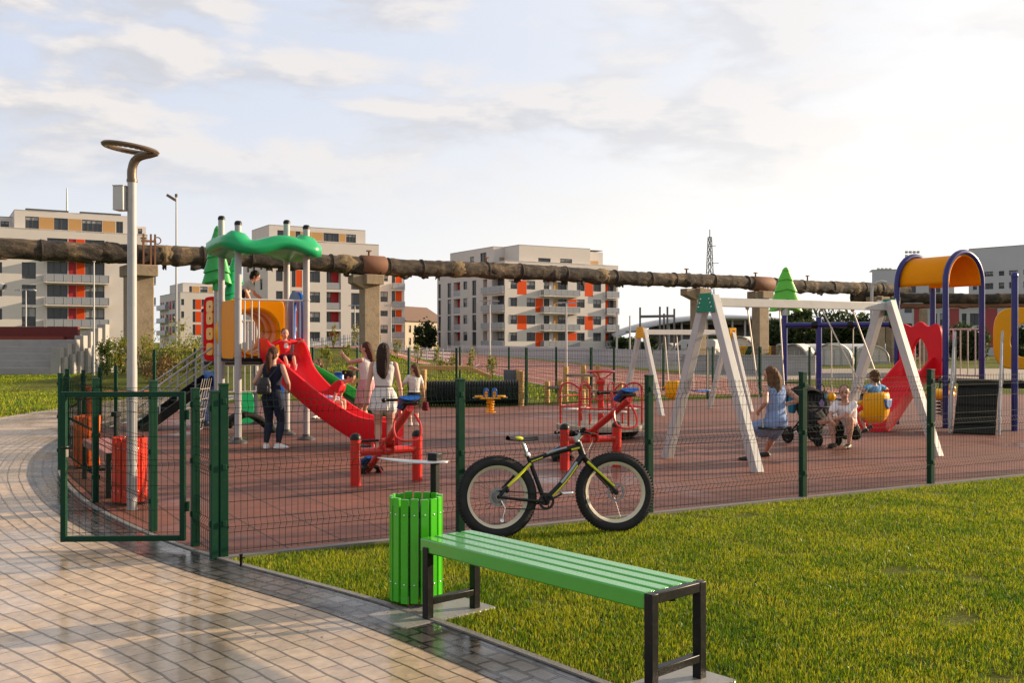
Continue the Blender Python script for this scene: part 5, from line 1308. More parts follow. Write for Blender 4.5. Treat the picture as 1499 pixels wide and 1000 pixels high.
for a,b in ((403,412),(427,442),(455,463),(476,488)):
    z0_,z1_=fw.z_of(570,b),fw.z_of(570,a); fw.opening(fw.s_of(557),fw.s_of(568),z0_,z1_)
    fw.opening(fw.s_of(573.5),fw.s_of(578.8),z0_-.6,z1_+.1,nm=1); fw.opening(fw.s_of(579),fw.s_of(588),z0_-.6,z1_+.1,.08,'panel',panel=WRED)
fw.finish(); 
for a in (422,449,472,494): fw.balcony(fw.s_of(573),fw.s_of(590),fw.z_of(570,a)-.2,out=.8)
FW(b2,w1,BV,9,14.6,CREAM).finish(); roofpoly(b2,[w0-c0,w1-c0,w1+BV*9-c0,w0+BV*9-c0],14.55)
# --- middle block with the chequered red panels
cm=Vector((-1.19,165,0)); c1=px_pt(905,cm,BU); r_=(640-749.5)/F; s_=(r_*cm.y-cm.x)/(BV.x-r_*BV.y); c2=cm+BV*s_
b3=thing('apartment_block','wide cream apartment block in the middle with chequered orange red panels','apartment block',cm)
fa=FW(b3,cm,BU,(c1-cm).length,15.2,CREAM)
rows=((412,424.5),(437,449.5),(462,475),(487,499.5))
for i,(a,b) in enumerate(rows):
    z0_,z1_=fa.z_of(800,b),fa.z_of(800,a); o_=fa.opening; S=fa.s_of
    o_(S(744.5),S(757),z0_,z1_); o_(S(771),S(783.5),z0_,z1_)
    if i%2==0: o_(S(757.2),S(770.8),z0_-.9,z1_,.05,'panel',panel=WRED)
    else: o_(S(783.8),S(795),z0_-.9,z1_,.05,'panel',panel=WRED); 
    o_(S(796),S(831),z0_-1.0,z1_,.5,'recess')
    if i%2==1: o_(S(831.5),S(844),z0_-.9,z1_,.05,'panel',panel=WRED)
    o_(S(844.3),S(856),z0_,z1_); o_(S(868.3),S(880),z0_,z1_)
    if i%2==0: o_(S(856.2),S(868),z0_-.9,z1_,.05,'panel',panel=WRED)
    o_(S(886),S(902.5),z0_-1.0,z1_,1.0,'recess')
fa.finish()
for i,(a,b) in enumerate(rows):
    z0_,z1_=fa.z_of(800,b),fa.z_of(800,a); S=fa.s_of
    fa.window(S(796.5),S(806),z0_-.95,z1_,-.49,2); fa.boxp(S(812.5),S(819),z0_-.95,z1_-.1,-.48,-.42,'door',WOCH); fa.window(S(819.5),S(830.5),z0_-.95,z1_,-.49,2)
    fa.balcony(S(791),S(844),z0_-1.0,out=1.2)
    fa.boxp(S(886.3),S(894.5),z0_-.9,z1_,-.98,-.9,'cladding_panel',WRED); fa.window(S(895),S(902),z0_-.95,z1_,-.99,1)
    fa.balcony(S(885.5),S(903.5),z0_-1.0,out=.7)
fl=FW(b3,c2,-BV,(c2-cm).length,15.2,CREAM)
lz=lambda px,py: fl.z_of(px,py)
for i,(a,b) in enumerate(((411,423),(436,449),(461,474),(486,499))):
    z0_,z1_=fl.z_of(690,b),fl.z_of(690,a); S=fl.s_of
    fl.opening(S(641.5),S(645.5),z0_-1.2,z1_,nm=1); fl.opening(S(655),S(660.5),z0_-1.2,z1_,nm=1)
    fl.opening(S(664),S(673.5),z0_-1.0,z1_,.9,'recess')
    fl.opening(S(678),S(684),z0_,z1_,nm=1); fl.opening(S(691),S(697),z0_-1.2,z1_,nm=2)
    fl.opening(S(707),S(713),z0_-1.0,z1_,.9,'recess'); fl.opening(S(720),S(738.3),z0_-1.0,z1_,1.2,'recess')
fl.finish()
for i,(a,b) in enumerate(((411,423),(436,449),(461,474),(486,499))):
    z0_,z1_=fl.z_of(690,b),fl.z_of(690,a); S=fl.s_of
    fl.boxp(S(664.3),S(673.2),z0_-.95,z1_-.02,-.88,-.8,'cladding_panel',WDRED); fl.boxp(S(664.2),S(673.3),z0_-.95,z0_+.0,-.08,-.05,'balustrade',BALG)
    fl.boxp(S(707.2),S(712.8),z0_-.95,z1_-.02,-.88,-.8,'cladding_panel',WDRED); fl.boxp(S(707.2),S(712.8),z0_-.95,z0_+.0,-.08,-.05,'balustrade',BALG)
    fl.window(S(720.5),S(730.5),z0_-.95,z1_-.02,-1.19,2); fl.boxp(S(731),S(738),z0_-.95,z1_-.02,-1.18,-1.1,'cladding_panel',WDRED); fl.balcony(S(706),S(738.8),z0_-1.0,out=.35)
FW(b3,c1,BV,20,15.2,CREAM).finish(); roofpoly(b3,[cm-cm,c1-cm,c1+BV*20-cm,c2-cm],15.15)
k0=cm+BU*.9+BV*.9; ka=px_pt(760,k0,BU); kb=px_pt(864,k0,BU); pz=18.0
fp=FW(b3,ka,BU,(kb-ka).length,pz,CREAM)
fp.opening(fp.s_of(788),fp.s_of(806),15.3,fp.z_of(800,378),nm=2); fp.opening(fp.s_of(820),fp.s_of(837.5),15.3,fp.z_of(820,378.5),nm=2); fp.finish(15.1)
kc=kb+BV*1.8; kd=px_pt(882.5,kc,BU); fo=FW(b3,kc,BU,(kd-kc).length,17.7,CREAM); fo.opening(fo.s_of(864.5),fo.s_of(876),15.3,fo.z_of(870,382),.05,'panel',panel=WOCH); fo.finish(15.1); FW(b3,kb,BV,1.8,pz,CREAM).finish(15.1); FW(b3,kd,BV,8,17.7,CREAM).finish(15.1)
ke=ka+BV*5; kf=px_pt(722,ke,-BU); fg=FW(b3,kf,BU,(ke-kf).length,pz,CREAM); fg.opening(fg.s_of(731),fg.s_of(752),15.3,fg.z_of(740,377),.05,'panel',panel=M('taupe_cladding',(.3,.22,.16),.6)); fg.opening(fg.s_of(753),fg.s_of(757.5),15.3,fg.z_of(755,377),nm=1); fg.finish(15.1)
FW(b3,ke,-BV,5,pz,CREAM).finish(15.1)
r_=(659-749.5)/F; s_=(r_*kf.y-kf.x)/(BV.x-r_*BV.y); kg=kf+BV*s_; fh_=FW(b3,kg,-BV,(kg-kf).length,pz,CREAM); fh_.opening(fh_.s_of(688),fh_.s_of(694),15.3,16.8,nm=1); fh_.opening(fh_.s_of(703),fh_.s_of(712),15.3,17.2,nm=2); fh_.finish(15.1)
roofpoly(b3,[ka-cm,kb-cm,kc-cm,kd-cm,kd+BV*8-cm,kg+BU*10-cm,kg-cm,kf-cm,ke-cm],pz+.05)
# --- small distant block at the left
oS=Vector((-75.5,226,0)); k0=px_pt(264,oS,BU); k1=px_pt(325,oS,BU); r_=(234-749.5)/F; s_=(r_*k0.y-k0.x)/(BV.x-r_*BV.y); k2=k0+BV*s_
b4=thing('apartment_block','small distant apartment block between the lamp post and the play tower','apartment block',k0)
fa=FW(b4,k0,BU,(k1-k0).length,13.0,CREAM)
for a,b in ((438,447),(456,466),(475,485)):
    z0_,z1_=fa.z_of(280,b),fa.z_of(280,a); fa.opening(fa.s_of(265.2),fa.s_of(269.5),z0_,z1_,nm=1); fa.opening(fa.s_of(282),fa.s_of(286),z0_-.9,z1_,nm=1); fa.opening(fa.s_of(286.2),fa.s_of(294.5),z0_-.9,z1_,.05,'panel',panel=WRED); fa.opening(fa.s_of(295),fa.s_of(300),z0_,z1_); fa.opening(fa.s_of(306),fa.s_of(314),z0_,z1_)
fa.finish()
fl=FW(b4,k2,-BV,(k2-k0).length,13.0,CREAM)
for a,b in ((441,449),(460,468),(478,486)):
    z0_,z1_=fl.z_of(250,b),fl.z_of(250,a)
    for x0,x1 in ((235,237),(243,247),(252,256)): fl.opening(fl.s_of(x0),fl.s_of(x1),z0_-.7,z1_)
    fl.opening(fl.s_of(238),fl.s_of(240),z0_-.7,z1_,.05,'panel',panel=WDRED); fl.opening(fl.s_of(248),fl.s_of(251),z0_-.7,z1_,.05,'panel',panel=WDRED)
fl.finish()
for a in (451,470,488): fl.balcony(fl.s_of(234.3),fl.s_of(247),fl.z_of(240,a)-.4,out=.9)
roofpoly(b4,[k0-k0,k1-k0,k1+BV*20-k0,k2-k0],12.95)
kk=k0+BU*1.2+BV*3; kp=px_pt(325,kk,BU); fp=FW(b4,kk,BU,(kp-kk).length,15.2,CREAM)
for x0,x1,mt in ((277,281,0),(281.5,292,WOCH),(293,304,0),(305,312,WOCH)):
    if mt: fp.opening(fp.s_of(x0),fp.s_of(x1),13.1,14.5,.05,'panel',panel=mt)
    else: fp.opening(fp.s_of(x0),fp.s_of(x1),13.1,14.5)
fp.finish(12.9); FW(b4,kk+BV*14,-BV,14,15.2,CREAM).finish(12.9); roofpoly(b4,[kk-k0,kp-k0,kp+BV*14-k0,kk+BV*14-k0],15.25)
# --- beige house with a brown hipped roof
h0=W(593,500,190); h1=W(652,500,205); hd=(h1-h0); hd.z=0; Lh=hd.length; hd.normalize()
hs=thing('house','beige house with a brown hipped roof between two apartment blocks','house',(h0.x,h0.y,0))
fh=FW(hs,Vector((h0.x,h0.y,0)),hd,Lh,5.6,M('beige_render',(.42,.36,.28),.9))
for x in (1.4,3.4,5.2): fh.opening(x,x+.9,3.4,4.8); fh.opening(x,x+.9,1.0,2.4)
fh.finish(); hn=Vector((-hd.y,hd.x,0)); 
m=MB(); A_=-hd*.5-hn*.5; B_=hd*(Lh+.5)-hn*.5; C_=hd*(Lh+.5)+hn*8; D_=-hd*.5+hn*8; up=Vector((0,0,5.6)); r1=hd*3+hn*3.8+Vector((0,0,8.7)); r2=hd*(Lh-1.0)+hn*3.8+Vector((0,0,8.7))
m.add([A_+up,B_+up,C_+up,D_+up,r1,r2],[(0,1,5,4),(1,2,5),(2,3,4,5),(3,0,4)]); m.build('roof',M('brown_tiles',(.15,.095,.07),.85,var=.25,scale=3),hs,smooth=False)
FW(hs,Vector((h0.x,h0.y,0))+hn*7.5,-hn,7.5,5.6,fh.mat).finish()
# --- grey slab block on the right, low red fronted building in front of it
GREYR=M('grey_render',(.46,.46,.47),.9,var=.08,scale=.4)
q1=Vector((66.5,142,0)); dS=Vector((-.62,.78,0)).normalized()
def rpx(px,o,d): 
    r=(px-749.5)/F; s_=(r*o.y-o.x)/(d.x-r*d.y); return o+d*s_
q0=rpx(1418,q1,dS); q2=rpx(1530,q1,dS)
b5=thing('apartment_block','long grey apartment block at the right edge behind the navy arches','apartment block',q0)
fa=FW(b5,q0,-dS,(q2-q0).length,15.0,GREYR)
for a,b in ((397,404),(414,423),(431,440)):
    for x0,x1 in ((1424,1430),(1441,1454),(1462,1470),(1477,1490),(1498,1506),(1513,1524)):
        fa.opening(fa.s_of(x0),fa.s_of(x1),fa.z_of(1460,b),fa.z_of(1460,a),nm=3)
fa.finish(); roofpoly(b5,[q0-q0,q2-q0,q2-q0+Vector((8,10,0)),Vector((8,12,0))],15.05,GREYR)
fb=FW(b5,q0+Vector((-11,8,0)),Vector((1,-.3,0)),11.5,12.6,GREYR)
for k in range(3):
    for j in range(3): fb.opening(1.2+3.4*j,2.8+3.4*j,3+3*k,4.4+3*k)
fb.finish(); roofpoly(b5,[Vector((-11,8,0)),Vector((0,4.7,0)),Vector((1.5,8,0)),Vector((-10,12,0))],12.62,GREYR)
q0=W(1335,500,118); q0.z=0; d5=Vector((1,-.12,0)).normalized()
b6=thing('low_building','low building with red and white fronts under the second pipeline','building',q0)
fa=FW(b6,q0,d5,17,6.0,M('pale_grey_render',(.42,.41,.4),.9)); RB=M('dull_red_render',(.3,.06,.06),.8)
for x0,x1 in ((1338,1346),(1390,1404),(1441,1460)): fa.opening(fa.s_of(x0),fa.s_of(x1),1.0,5.6,.05,'panel',panel=RB)
for x0,x1 in ((1350,1358),(1362,1372),(1376,1386),(1408,1415),(1420,1436),(1464,1474)): fa.opening(fa.s_of(x0),fa.s_of(x1),3.6,5.0,nm=2); fa.opening(fa.s_of(x0),fa.s_of(x1),1.0,2.5,nm=2)
fa.finish(); roofpoly(b6,[Vector((-.4,-.4,0)),d5*17.4+Vector((0,-.4,0)),d5*17.4+Vector((0,8,0)),Vector((0,8,0))],6.1,GREYR)
# ---------------------------------------------------------------- grandstand at the left
gs=thing('grandstand','grey concrete stepped terrace with a dark red upper band at the left','grandstand',(-25,50,0),R(4))
CB=M('grey_blocks',(.33,.315,.295),.85,var=.2,scale=.9,bump=.4,bscale=8,dirt=.2)
for k in range(5):
    zt=.37+.36*k; x1=6.4-.0*k
    m=MB(); m.bb((-14,.75*k,-.1),(1.9+.0*k,.75*k+.76,zt-.004*k)); m.build('step',CB,gs,smooth=False,bev=.015)
for k in range(7):
    m=MB(); a=1.95+.75*k*.78; a=1.8+.16*k; m.bb((a,-.12+.65*k,-.1),(a+.46,-.12+.65*k+.645,1.38+.21*k)); m.build('side_pier',CB,gs,smooth=False,bev=.02)
    m=MB(); m.bb((a+.47,.1+.65*k,-.1),(a+.62,.7+.65*k,.9+.15*k)); m.build('side_wall',CB,gs,smooth=False)
MAR=M('maroon_sheet',(.13,.016,.014),.6,var=.1)
m=MB(); m.bb((-14,3.8,1.7),(1.75,4.1,2.5)); m.build('upper_band',MAR,gs,smooth=False)
m=MB(); m.bb((-14,3.5,1.74),(1.1,3.8,1.98)); m.build('lower_band',M('rust_red_sheet',(.2,.035,.02),.6),gs,smooth=False)
# ---------------------------------------------------------------- fences, poles, masts far off
def slat_fence(label,P,h,zb,post=1.5,mat=GALV,gap=.12):
    t=thing('fence',label,'fence',P[0],0,'grey fences in the distance')
    for a,b in zip(P,P[1:]):
        d=(b-a); Ln=d.length; d.normalize(); A=a-P[0]
        k=max(1,int(Ln/post))
        for i in range(k):
            q=A+d*(Ln*i/k); dz=(b-a).z*i/k
            m=MB(); m.box(q+Vector((0,0,h/2)),(.07,.07,h)); m.build('post',WHT,t,smooth=False)
            q1=A+d*(Ln*(i+1)/k); m=MB(); zz=Vector((0,0,1))
            for f in np.arange(.1,h-.05,gap): m.bar(q+d*.04+zz*f,q1-d*.04+zz*f,.02,.05)
            n_=int(Ln/k/.16)
            for j in range(n_): m.bar(q+d*(Ln/k*(j+.5)/n_)+zz*.08,q+d*(Ln/k*(j+.5)/n_)+zz*(h-.04),.02,.05)
            m.build('panel',mat,t,smooth=False)
    return t
def T_(px,Y,z=0): p=W(px,500,Y); p.z=z; return p
FENG=M('grey_mesh_panel',(.45,.44,.48),.6)
fz=lambda p:Vector((p.x,p.y,hill(p.x,min(p.y,93))+.0))
slat_fence('pale post and mesh fence along the top of the grass bank',[fz(T_(440,78)),fz(T_(520,78)),fz(T_(600,80)),fz(T_(660,84))],1.05,0,.85,FENG,.3)
slat_fence('long grey mesh fence on the far side of the running track',[T_(655,128),T_(700,126),T_(760,100),T_(860,72.5),T_(950,60),T_(1010,55)],1.25,0,2.0,FENG,.3)
wl=thing('low_wall','low pale concrete wall with mesh behind the white swings','wall',T_(1000,54))
m=MB(); a=Vector((0,0,0)); b=T_(1195,50)-T_(1000,54); m.bar(a+Vector((0,0,.45)),b+Vector((0,0,.45)),.3,.95); m.build('wall_slab',CONC,wl,smooth=False)
m=MB(); m.bar(a+Vector((0,0,.96)),b+Vector((0,0,.96)),.36,.06); m.build('coping',CONC,wl,smooth=False)
def lamp_pole(name,label,px,yb,yt,Y,mk,r=.06,group=None):
    p=W(px,500,Y); z1=HE+(500-yt)*Y/F; z0=hill(p.x,p.y); t=thing(name,label,'lamp post',(p.x,p.y,z0),0,group); tb('pole',WHT if name!='floodlight_pole' else GREY,t,[([(0,0,0),(0,0,(z1-z0)*.5),(0,0,z1-z0)],[r,r*.85,r*.6],8)]); mk(t,z1-z0); return t
def flood(t,h):
    m=MB(); m.box((-.28,-.05,-.06+h),(.62,.3,.16),M=Matrix.Rotation(R(32),4,'Y')); m.build('lamp_head',BRONZE,t,bev=.02); m=MB(); m.box((-.0,0,h+.08),(.14,.12,.2)); m.build('mount',BRONZE,t)
def tee(t,h):
    m=MB(); m.box((0,0,h+.0),(.95,.08,.06)); m.build('crossarm',GREY,t)
    for s_ in (-1,1): m=MB(); m.box((s_*.42,-.05,h-.04),(.34,.22,.06)); m.build('lamp_head',GREY,t)
def stick(t,h):
    m=MB(); m.lathe([(.07,h-.02),(.09,h),(.07,h+.02)],n=8); m.build('cap',GREY,t)
lamp_pole('floodlight_pole','slim pole with one tilted floodlight behind the brown pipeline',258,500,288,62,flood,.075)
lamp_pole('lamp_post','thin white pole in front of the left block balconies',137.5,545,383,47,stick,.05,'thin white poles')
lamp_pole('lamp_post','short white T lamp standing on the maroon terrace band',38,492,424,58,tee,.05,'thin white poles')
lamp_pole('lamp_post','white T lamp in front of the second apartment block',519.5,505,447,88,tee,.07,'thin white poles')
lamp_pole('lamp_post','white T lamp at the left half of the middle apartment block',717,540,440,62,tee,.07,'thin white poles')
lamp_pole('lamp_post','white T lamp over the balconies of the middle apartment block',829,545,443,56,tee,.07,'thin white poles')
lamp_pole('lamp_post','white T lamp at the corner right of the second block',572,505,447,92,tee,.07,'thin white poles')
lamp_pole('lamp_post','thin pole just right of the middle block',903,545,458,70,stick,.08,'thin white poles')
lamp_pole('lamp_post','pale pole left of the steel gantry',922,545,463,74,stick,.08,'thin white poles')
# lattice pylon
pl=thing('lattice_mast','slender lattice steel mast rising above the pipeline','lattice mast',T_(1039,260),.3)
STL=M('dark_lattice',(.06,.06,.065),.6)
def lattice(t,h,w0,w1,n,mat,r=.09):
    m=MB(); L_=[]
    for i in range(n+1):
        f=i/n; w=w0+(w1-w0)*f; L_.append([Vector((sx*w,sy*w,h*f)) for sx,sy in ((-1,-1),(1,-1),(1,1),(-1,1))])
    for i in range(n):
        for k in range(4):
            m.bar(L_[i][k],L_[i+1][k],r*1.5,r*1.5); m.bar(L_[i][k],L_[i+1][(k+1)%4],r,r); m.bar(L_[i+1][k],L_[i+1][(k+1)%4],r,r)
    return m.build('lattice',mat,t,smooth=False)
lattice(pl,29.0,1.3,.35,16,STL)
for z,w in ((22,2.6),(26.5,1.8)):
    m=MB(); m.bar((-w*.2,0,z),(w,0,z+.3),.15,.15); m.build('crossarm',STL,pl)
m=MB(); m.tube([(0,0,28.8),(0,0,31)],.12,6); m.build('tip',STL,pl)
for px,yt,lb in ((1293,393,'stadium floodlight mast above the pipeline right of centre'),(1334,368,'stadium floodlight mast peeping over the navy arch roof')):
    Y=210; z1=HE+(500-yt)*Y/F; t=thing('floodlight_mast',lb,'floodlight mast',T_(px,Y),0,'stadium floodlight masts')
    lattice(t,z1-1.5,.7,.35,12,STL,.07)
    for r_i in range(4):
        m=MB(); m.box((0,-.4,z1-2.6+.8*r_i),(3.0,.12,.1)); m.build('lamp_bar',STL,t)
        for c_i in range(4): m=MB(); m.box((-1.25+.83*c_i,-.5,z1-2.6+.8*r_i),(.5,.3,.5)); m.build('lamp',M('flood_glass',(.4,.38,.33),.3),t)
# steel gantry
ga=thing('steel_gantry','rusty grey steel gantry frame behind the smaller white swing','gantry',T_(937,82))
GS=M('grey_steel',(.14,.13,.125),.6,dirt=.3)
for px,yt in ((937,450),(972,459),(987,452),(966,449),(977,449)):
    p=T_(px,82)-T_(937,82); h=HE+(500-yt)*82/F; m=MB(); m.box(p+Vector((0,0,h/2)),(.14,.14,h)); m.build('post',GS,ga,smooth=False)
m=MB(); m.bar((-.0,0,3.75),T_(988,82)-T_(937,82)+Vector((0,0,3.8)),.2,.22); m.build('beam',GS,ga)
m=MB(); m.bar((-1.2,0,1.9+.6),T_(1000,82)-T_(937,82)+Vector((0,0,2.45)),.12,.12); m.build('beam',GS,ga)
# ---------------------------------------------------------------- stadium roof, stands, tents
sd=thing('stadium_stand','distant stadium stand under a white curved membrane roof','stadium',T_(900,170))
W_=T_(1305,170)-T_(900,170); P=[]
for j in range(5):
    row=[]
    for i in range(41):
        f=i/40; z=1.9+4.5*math.sin(math.pi*min(1,max(0,(f*.97+.03)))**.85)**.75
        z+= -.9*(j/4)*0; row.append(Vector((W_.x*f,j*5,z+ (j-2)**2*-.18+.2*math.sin(f*40)*.0)))
    P.append(row)
m=MB(); m.sheet(P); m.build('membrane_roof',M('white_membrane',(.42,.43,.45),.7),sd,solid=.3)
SB_=M('stand_grey_brown',(.2,.16,.14),.8,var=.4,scale=.6)  # dark grey-brown colour of the tiers, varied at random
for k in range(5):
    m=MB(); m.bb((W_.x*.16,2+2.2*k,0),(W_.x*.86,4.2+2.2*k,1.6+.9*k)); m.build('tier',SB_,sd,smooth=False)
m=MB(); m.bb((W_.x*.2,1.6,4.6),(W_.x*.80,2.0,5.3)); m.build('fascia',M('dark_fascia',(.12,.1,.1),.7),sd,smooth=False)
for i in range(14):
    x=W_.x*(.2+.6*i/13); m=MB(); m.box((x,1.3,2.7),(.3,.3,5.4)); m.build('column',GREY,sd,smooth=False)
# tents
TENT=M('tent_canvas',(.6,.56,.5),.8,var=.12,scale=1)
TEND=M('tent_end',(.3,.28,.25),.8,var=.2)
def tent(label,px0,px1,yt,yb,Y,depth=4,end=None,rz=0):
    a,b=W(px0,yb,Y),W(px1,yb,Y); w=(b-a).length; h=(yb-yt)*Y/F; z0=HE+(500-yb)*Y/F
    t=thing('arched_tent',label,'tent',((a.x+b.x)/2,Y,z0),rz,'arched white tents behind the playground')
    P=[[Vector((w/2*math.cos(aa),y,h*math.sin(aa)**.8)) for aa in np.linspace(0.001,math.pi-.001,19)] for y in np.linspace(0,depth,7)]
    m=MB(); m.sheet(P); m.build('cover',TENT,t,solid=.06)
    m=MB(); m.add([(w*.46*math.cos(aa),.25,h*.95*math.sin(aa)**.8) for aa in np.linspace(0,math.pi,17)],[tuple(range(17))]); m.build('end_wall',end or TENT,t,smooth=False)
    for y in (0,depth): tb('hoop',GREY,t,[([Vector((w/2*1.01*math.cos(aa),y,h*1.01*math.sin(aa)**.8)) for aa in np.linspace(0.001,math.pi-.001,15)],.04,6)])
    m=MB(); m.bb((-w/2-.1,-.1,-z0-.6),(w/2+.1,depth+.1,-.02)); m.build('base',CONC,t,smooth=False)
    for x in (-w*.2,w*.05,w*.22):
        m=MB(); m.box((x,.2,h*.35),(.06,.06,h*.7)); m.build('door_post',GREY,t)
    return t
tent('arched tent with dark grey end behind the first navy post',1140,1181,504,533,72,5,TEND,R(-24))
tent('largest arched tent with bright pleated end between the navy posts',1190,1246,503,535,70,5,TENT,R(-20))
tent('arched tent partly behind the right swing legs',1250,1300,506,530,76,5,TENT,R(-20))
tent('low arched white tent behind the yellow container',1058,1106,493,530,84,7,TENT,R(-25))
tent('wide low white tent roof left behind the swings',985,1050,497,530,90,8,TENT,R(-30))
tent('far left small pale tent behind the smaller swing',958,992,503,528,88,6,TENT,R(-30))
lw=thing('long_tent','long low white tunnel roof behind the arched tents','tent',T_(1140,95))
m=MB(); wv=T_(1320,95)-T_(1140,95); m.sheet([[Vector((wv.x*f,2*math.cos(a),.2+1.25*math.sin(a))) for f in np.linspace(0,1,12)] for a in np.linspace(0,math.pi,9)]); m.build('cover',M('grey_white_canvas',(.5,.5,.5),.8,scale=.4),lw,solid=.05)
m=MB(); m.box((wv.x/2,-1.98,.15),(wv.x,.05,.3)); m.build('skirt',CONC,lw)
ct=thing('container','yellow and dark green container behind the large swing','container',W(1090,531,78),R(-8))
m=MB(); m.bb((-.3,0,0),(2.05,2.4,1.3)); m.build('body',M('container_yellow',(.6,.3,.015),.5,dirt=.15),ct,smooth=False,bev=.02)
m=MB(); m.add([(-.3,-.02,0),(.3,-.02,1.3),(.75,-.02,1.3),(.15,-.02,0)],[(0,1,2,3)]); m.build('green_stripe',DGRN,ct,solid=.015)
m=MB(); m.bb((2.06,-.02,0),(2.4,2.4,1.3)); m.build('brown_end',M('container_brown',(.12,.05,.03),.6),ct,smooth=False)
vn=thing('caravan','small white camper van parked behind the fence','camper van',W(1003,531,80),R(-14))
m=MB(); prof=[(-.9,.25),(-.9,1.0),(-.62,1.5),(-.2,1.85),(2.2,1.9),(2.4,1.7),(2.4,.25)]; m.M=Matrix.Translation((0,0,0)); m.prism(prof,1.7); m.build('body',WHT,vn,bev=.05)
m=MB(); m.prism([(-.72,1.02),(-.5,1.42),(-.28,1.42),(-.28,1.02)],1.72); m.prism([(.2,1.05),(.2,1.5),(1.3,1.5),(1.3,1.05)],1.72); m.build('windows',GLASS,vn)
for x in (-.4,1.7):
    m=MB(); m.lathe([(.0,-.12),(.3,-.12),(.3,.12),(0,.12)],c=(x,-.82,.28),axis=(0,1,0),n=18); m.build('wheel',RUB,vn)
gf=thing('ground_wall','pale low block wall and paved edge right of the concrete wall','wall',T_(1196,46))
m=MB(); dv=T_(1330,46)-T_(1196,46); m.bar((0,0,.12),dv+Vector((0,0,.12)),.4,.26); m.build('wall_slab',CONC,gf,smooth=False)
mb=MB(); mb.sheet([[Vector((x,y,.006)) for x in (T_(1000,y).x,T_(1560,y).x)] for y in (44,49,55,62)]); tag(mb.build('gravel_yard',M('sandy_gravel',(.3,.25,.2),.95,var=.25,scale=.5,bump=.5,bscale=14),smooth=False),kind='structure')

# ---------------------------------------------------------------- trees and shrubs
def leaf_cloud(mb,c,rad,n,size,clumps=9,seed=0,hollow=.5):
    rng=random.Random(seed); c=Vector(c); cl=[]
    for i in range(clumps):
        while True:
            p=Vector((rng.uniform(-1,1),rng.uniform(-1,1),rng.uniform(-1,1)))
            if hollow*.6<p.length<.95: break
        cl.append((Vector((p.x*rad[0],p.y*rad[1],p.z*rad[2])),rng.uniform(.25,.5)))
    vs=[];fs=[]
    for i in range(n):
        o,s=rng.choice(cl); q=Vector((rng.gauss(0,.5),rng.gauss(0,.5),rng.gauss(0,.5)))*s
        p=c+o+Vector((q.x*rad[0],q.y*rad[1],q.z*rad[2]))
        a=Vector((rng.gauss(0,1),rng.gauss(0,1),rng.gauss(0,.7))).normalized(); b=a.orthogonal().normalized(); b.rotate(Matrix.Rotation(rng.uniform(0,6.28),3,a))
        e=a.cross(b); sz=size*rng.uniform(.6,1.4); k=len(vs)
        vs+=[p-b*sz,p+e*sz*.45,p+b*sz,p-e*sz*.45]; fs.append((k,k+1,k+2,k+3))
    mb.add(vs,fs)
def shrub(name,label,loc,rad,n,size,mat,seed,h0=.0,group=None,stems=4,cat='shrub'):
    t=thing(name,label,cat,loc,0,group); m=MB(); leaf_cloud(m,(0,0,h0+rad[2]),rad,n,size,12+stems,seed); m.build('foliage',mat,t,smooth=False)
    m=MB(); rng=random.Random(seed+1)
    for k in range(stems):
        e=Vector((rng.uniform(-.6,.6)*rad[0],rng.uniform(-.6,.6)*rad[1],h0+rad[2]*rng.uniform(1,1.6))); m.tube([(0,0,0),e*.5+Vector((rng.uniform(-.05,.05),0,0)),e],[.03*rad[2],.02*rad[2],.007],6)
    m.build('stem',M('bark',(.12,.09,.06),.9,var=.3,bump=.5,bscale=20),t); return t
for i,(px,yb,Y,w,h,mt,lb) in enumerate((
 (158,552,44,.45,1.7,LEAF,'dark green loose bush right of the terrace steps'),
 (180,552,43,.5,2.0,LEAFY,'tall dark bush left of the thick concrete pillar'),
 (216,552,42,.7,1.7,LEAFY,'yellowish bush in front of the thick concrete pillar'),
 (246,550,41,1.05,2.4,LEAFY,'large yellow green bush right of the thick pillar'),
 (272,550,42,.8,1.9,LEAFY,'yellow green bush behind the stair handrail'),
 (292,550,43,.8,1.7,LEAF,'green bush just left of the red entrance panel'),
 (233,556,37,.6,1.1,M('rusty_leaf',(.2,.11,.03),.8,var=.4,scale=3),'low rust brown bush behind the tall green post'))):
    p=T_(px,Y); shrub('shrub',lb,p,(w,w,h/2),1500 if h>1.5 else 900,.058,mt,100+i,.1,'bushes by the left pillar',7)
lbs=['young sapling left of the girl in pink','young pale sapling beside the pillar corbel','tall yellow sapling behind the girl in white','young sapling on the bank crest above the girl in the tee','pale sapling leaning on the crest right of the woman','yellowish young sapling on the bank right of the fence post','small sapling halfway down the bank','thin sapling near the track edge','sapling close to the running track lane','low pale sapling at the foot of the bank','tiny yellow sapling behind the green slide','short sapling at the crest behind the green slide']
for i,(px,Y,h) in enumerate(((488,60,1.5),(521,64,1.6),(553,62,1.5),(582,58,1.2),(611,57,1.3),(640,55,1.3),(663,50,1.2),(690,46,1.3),(720,42,1.2),(648,46,1.0),(478,42,1.1),(507,45,1.0))):
    p=T_(px,Y); p.z=hill(p.x,p.y); shrub('sapling',lbs[i],p,(.24,.24,h*.42),260,.06,LEAFY,200+i,h*.15,'young saplings on the grass bank',2,'sapling')
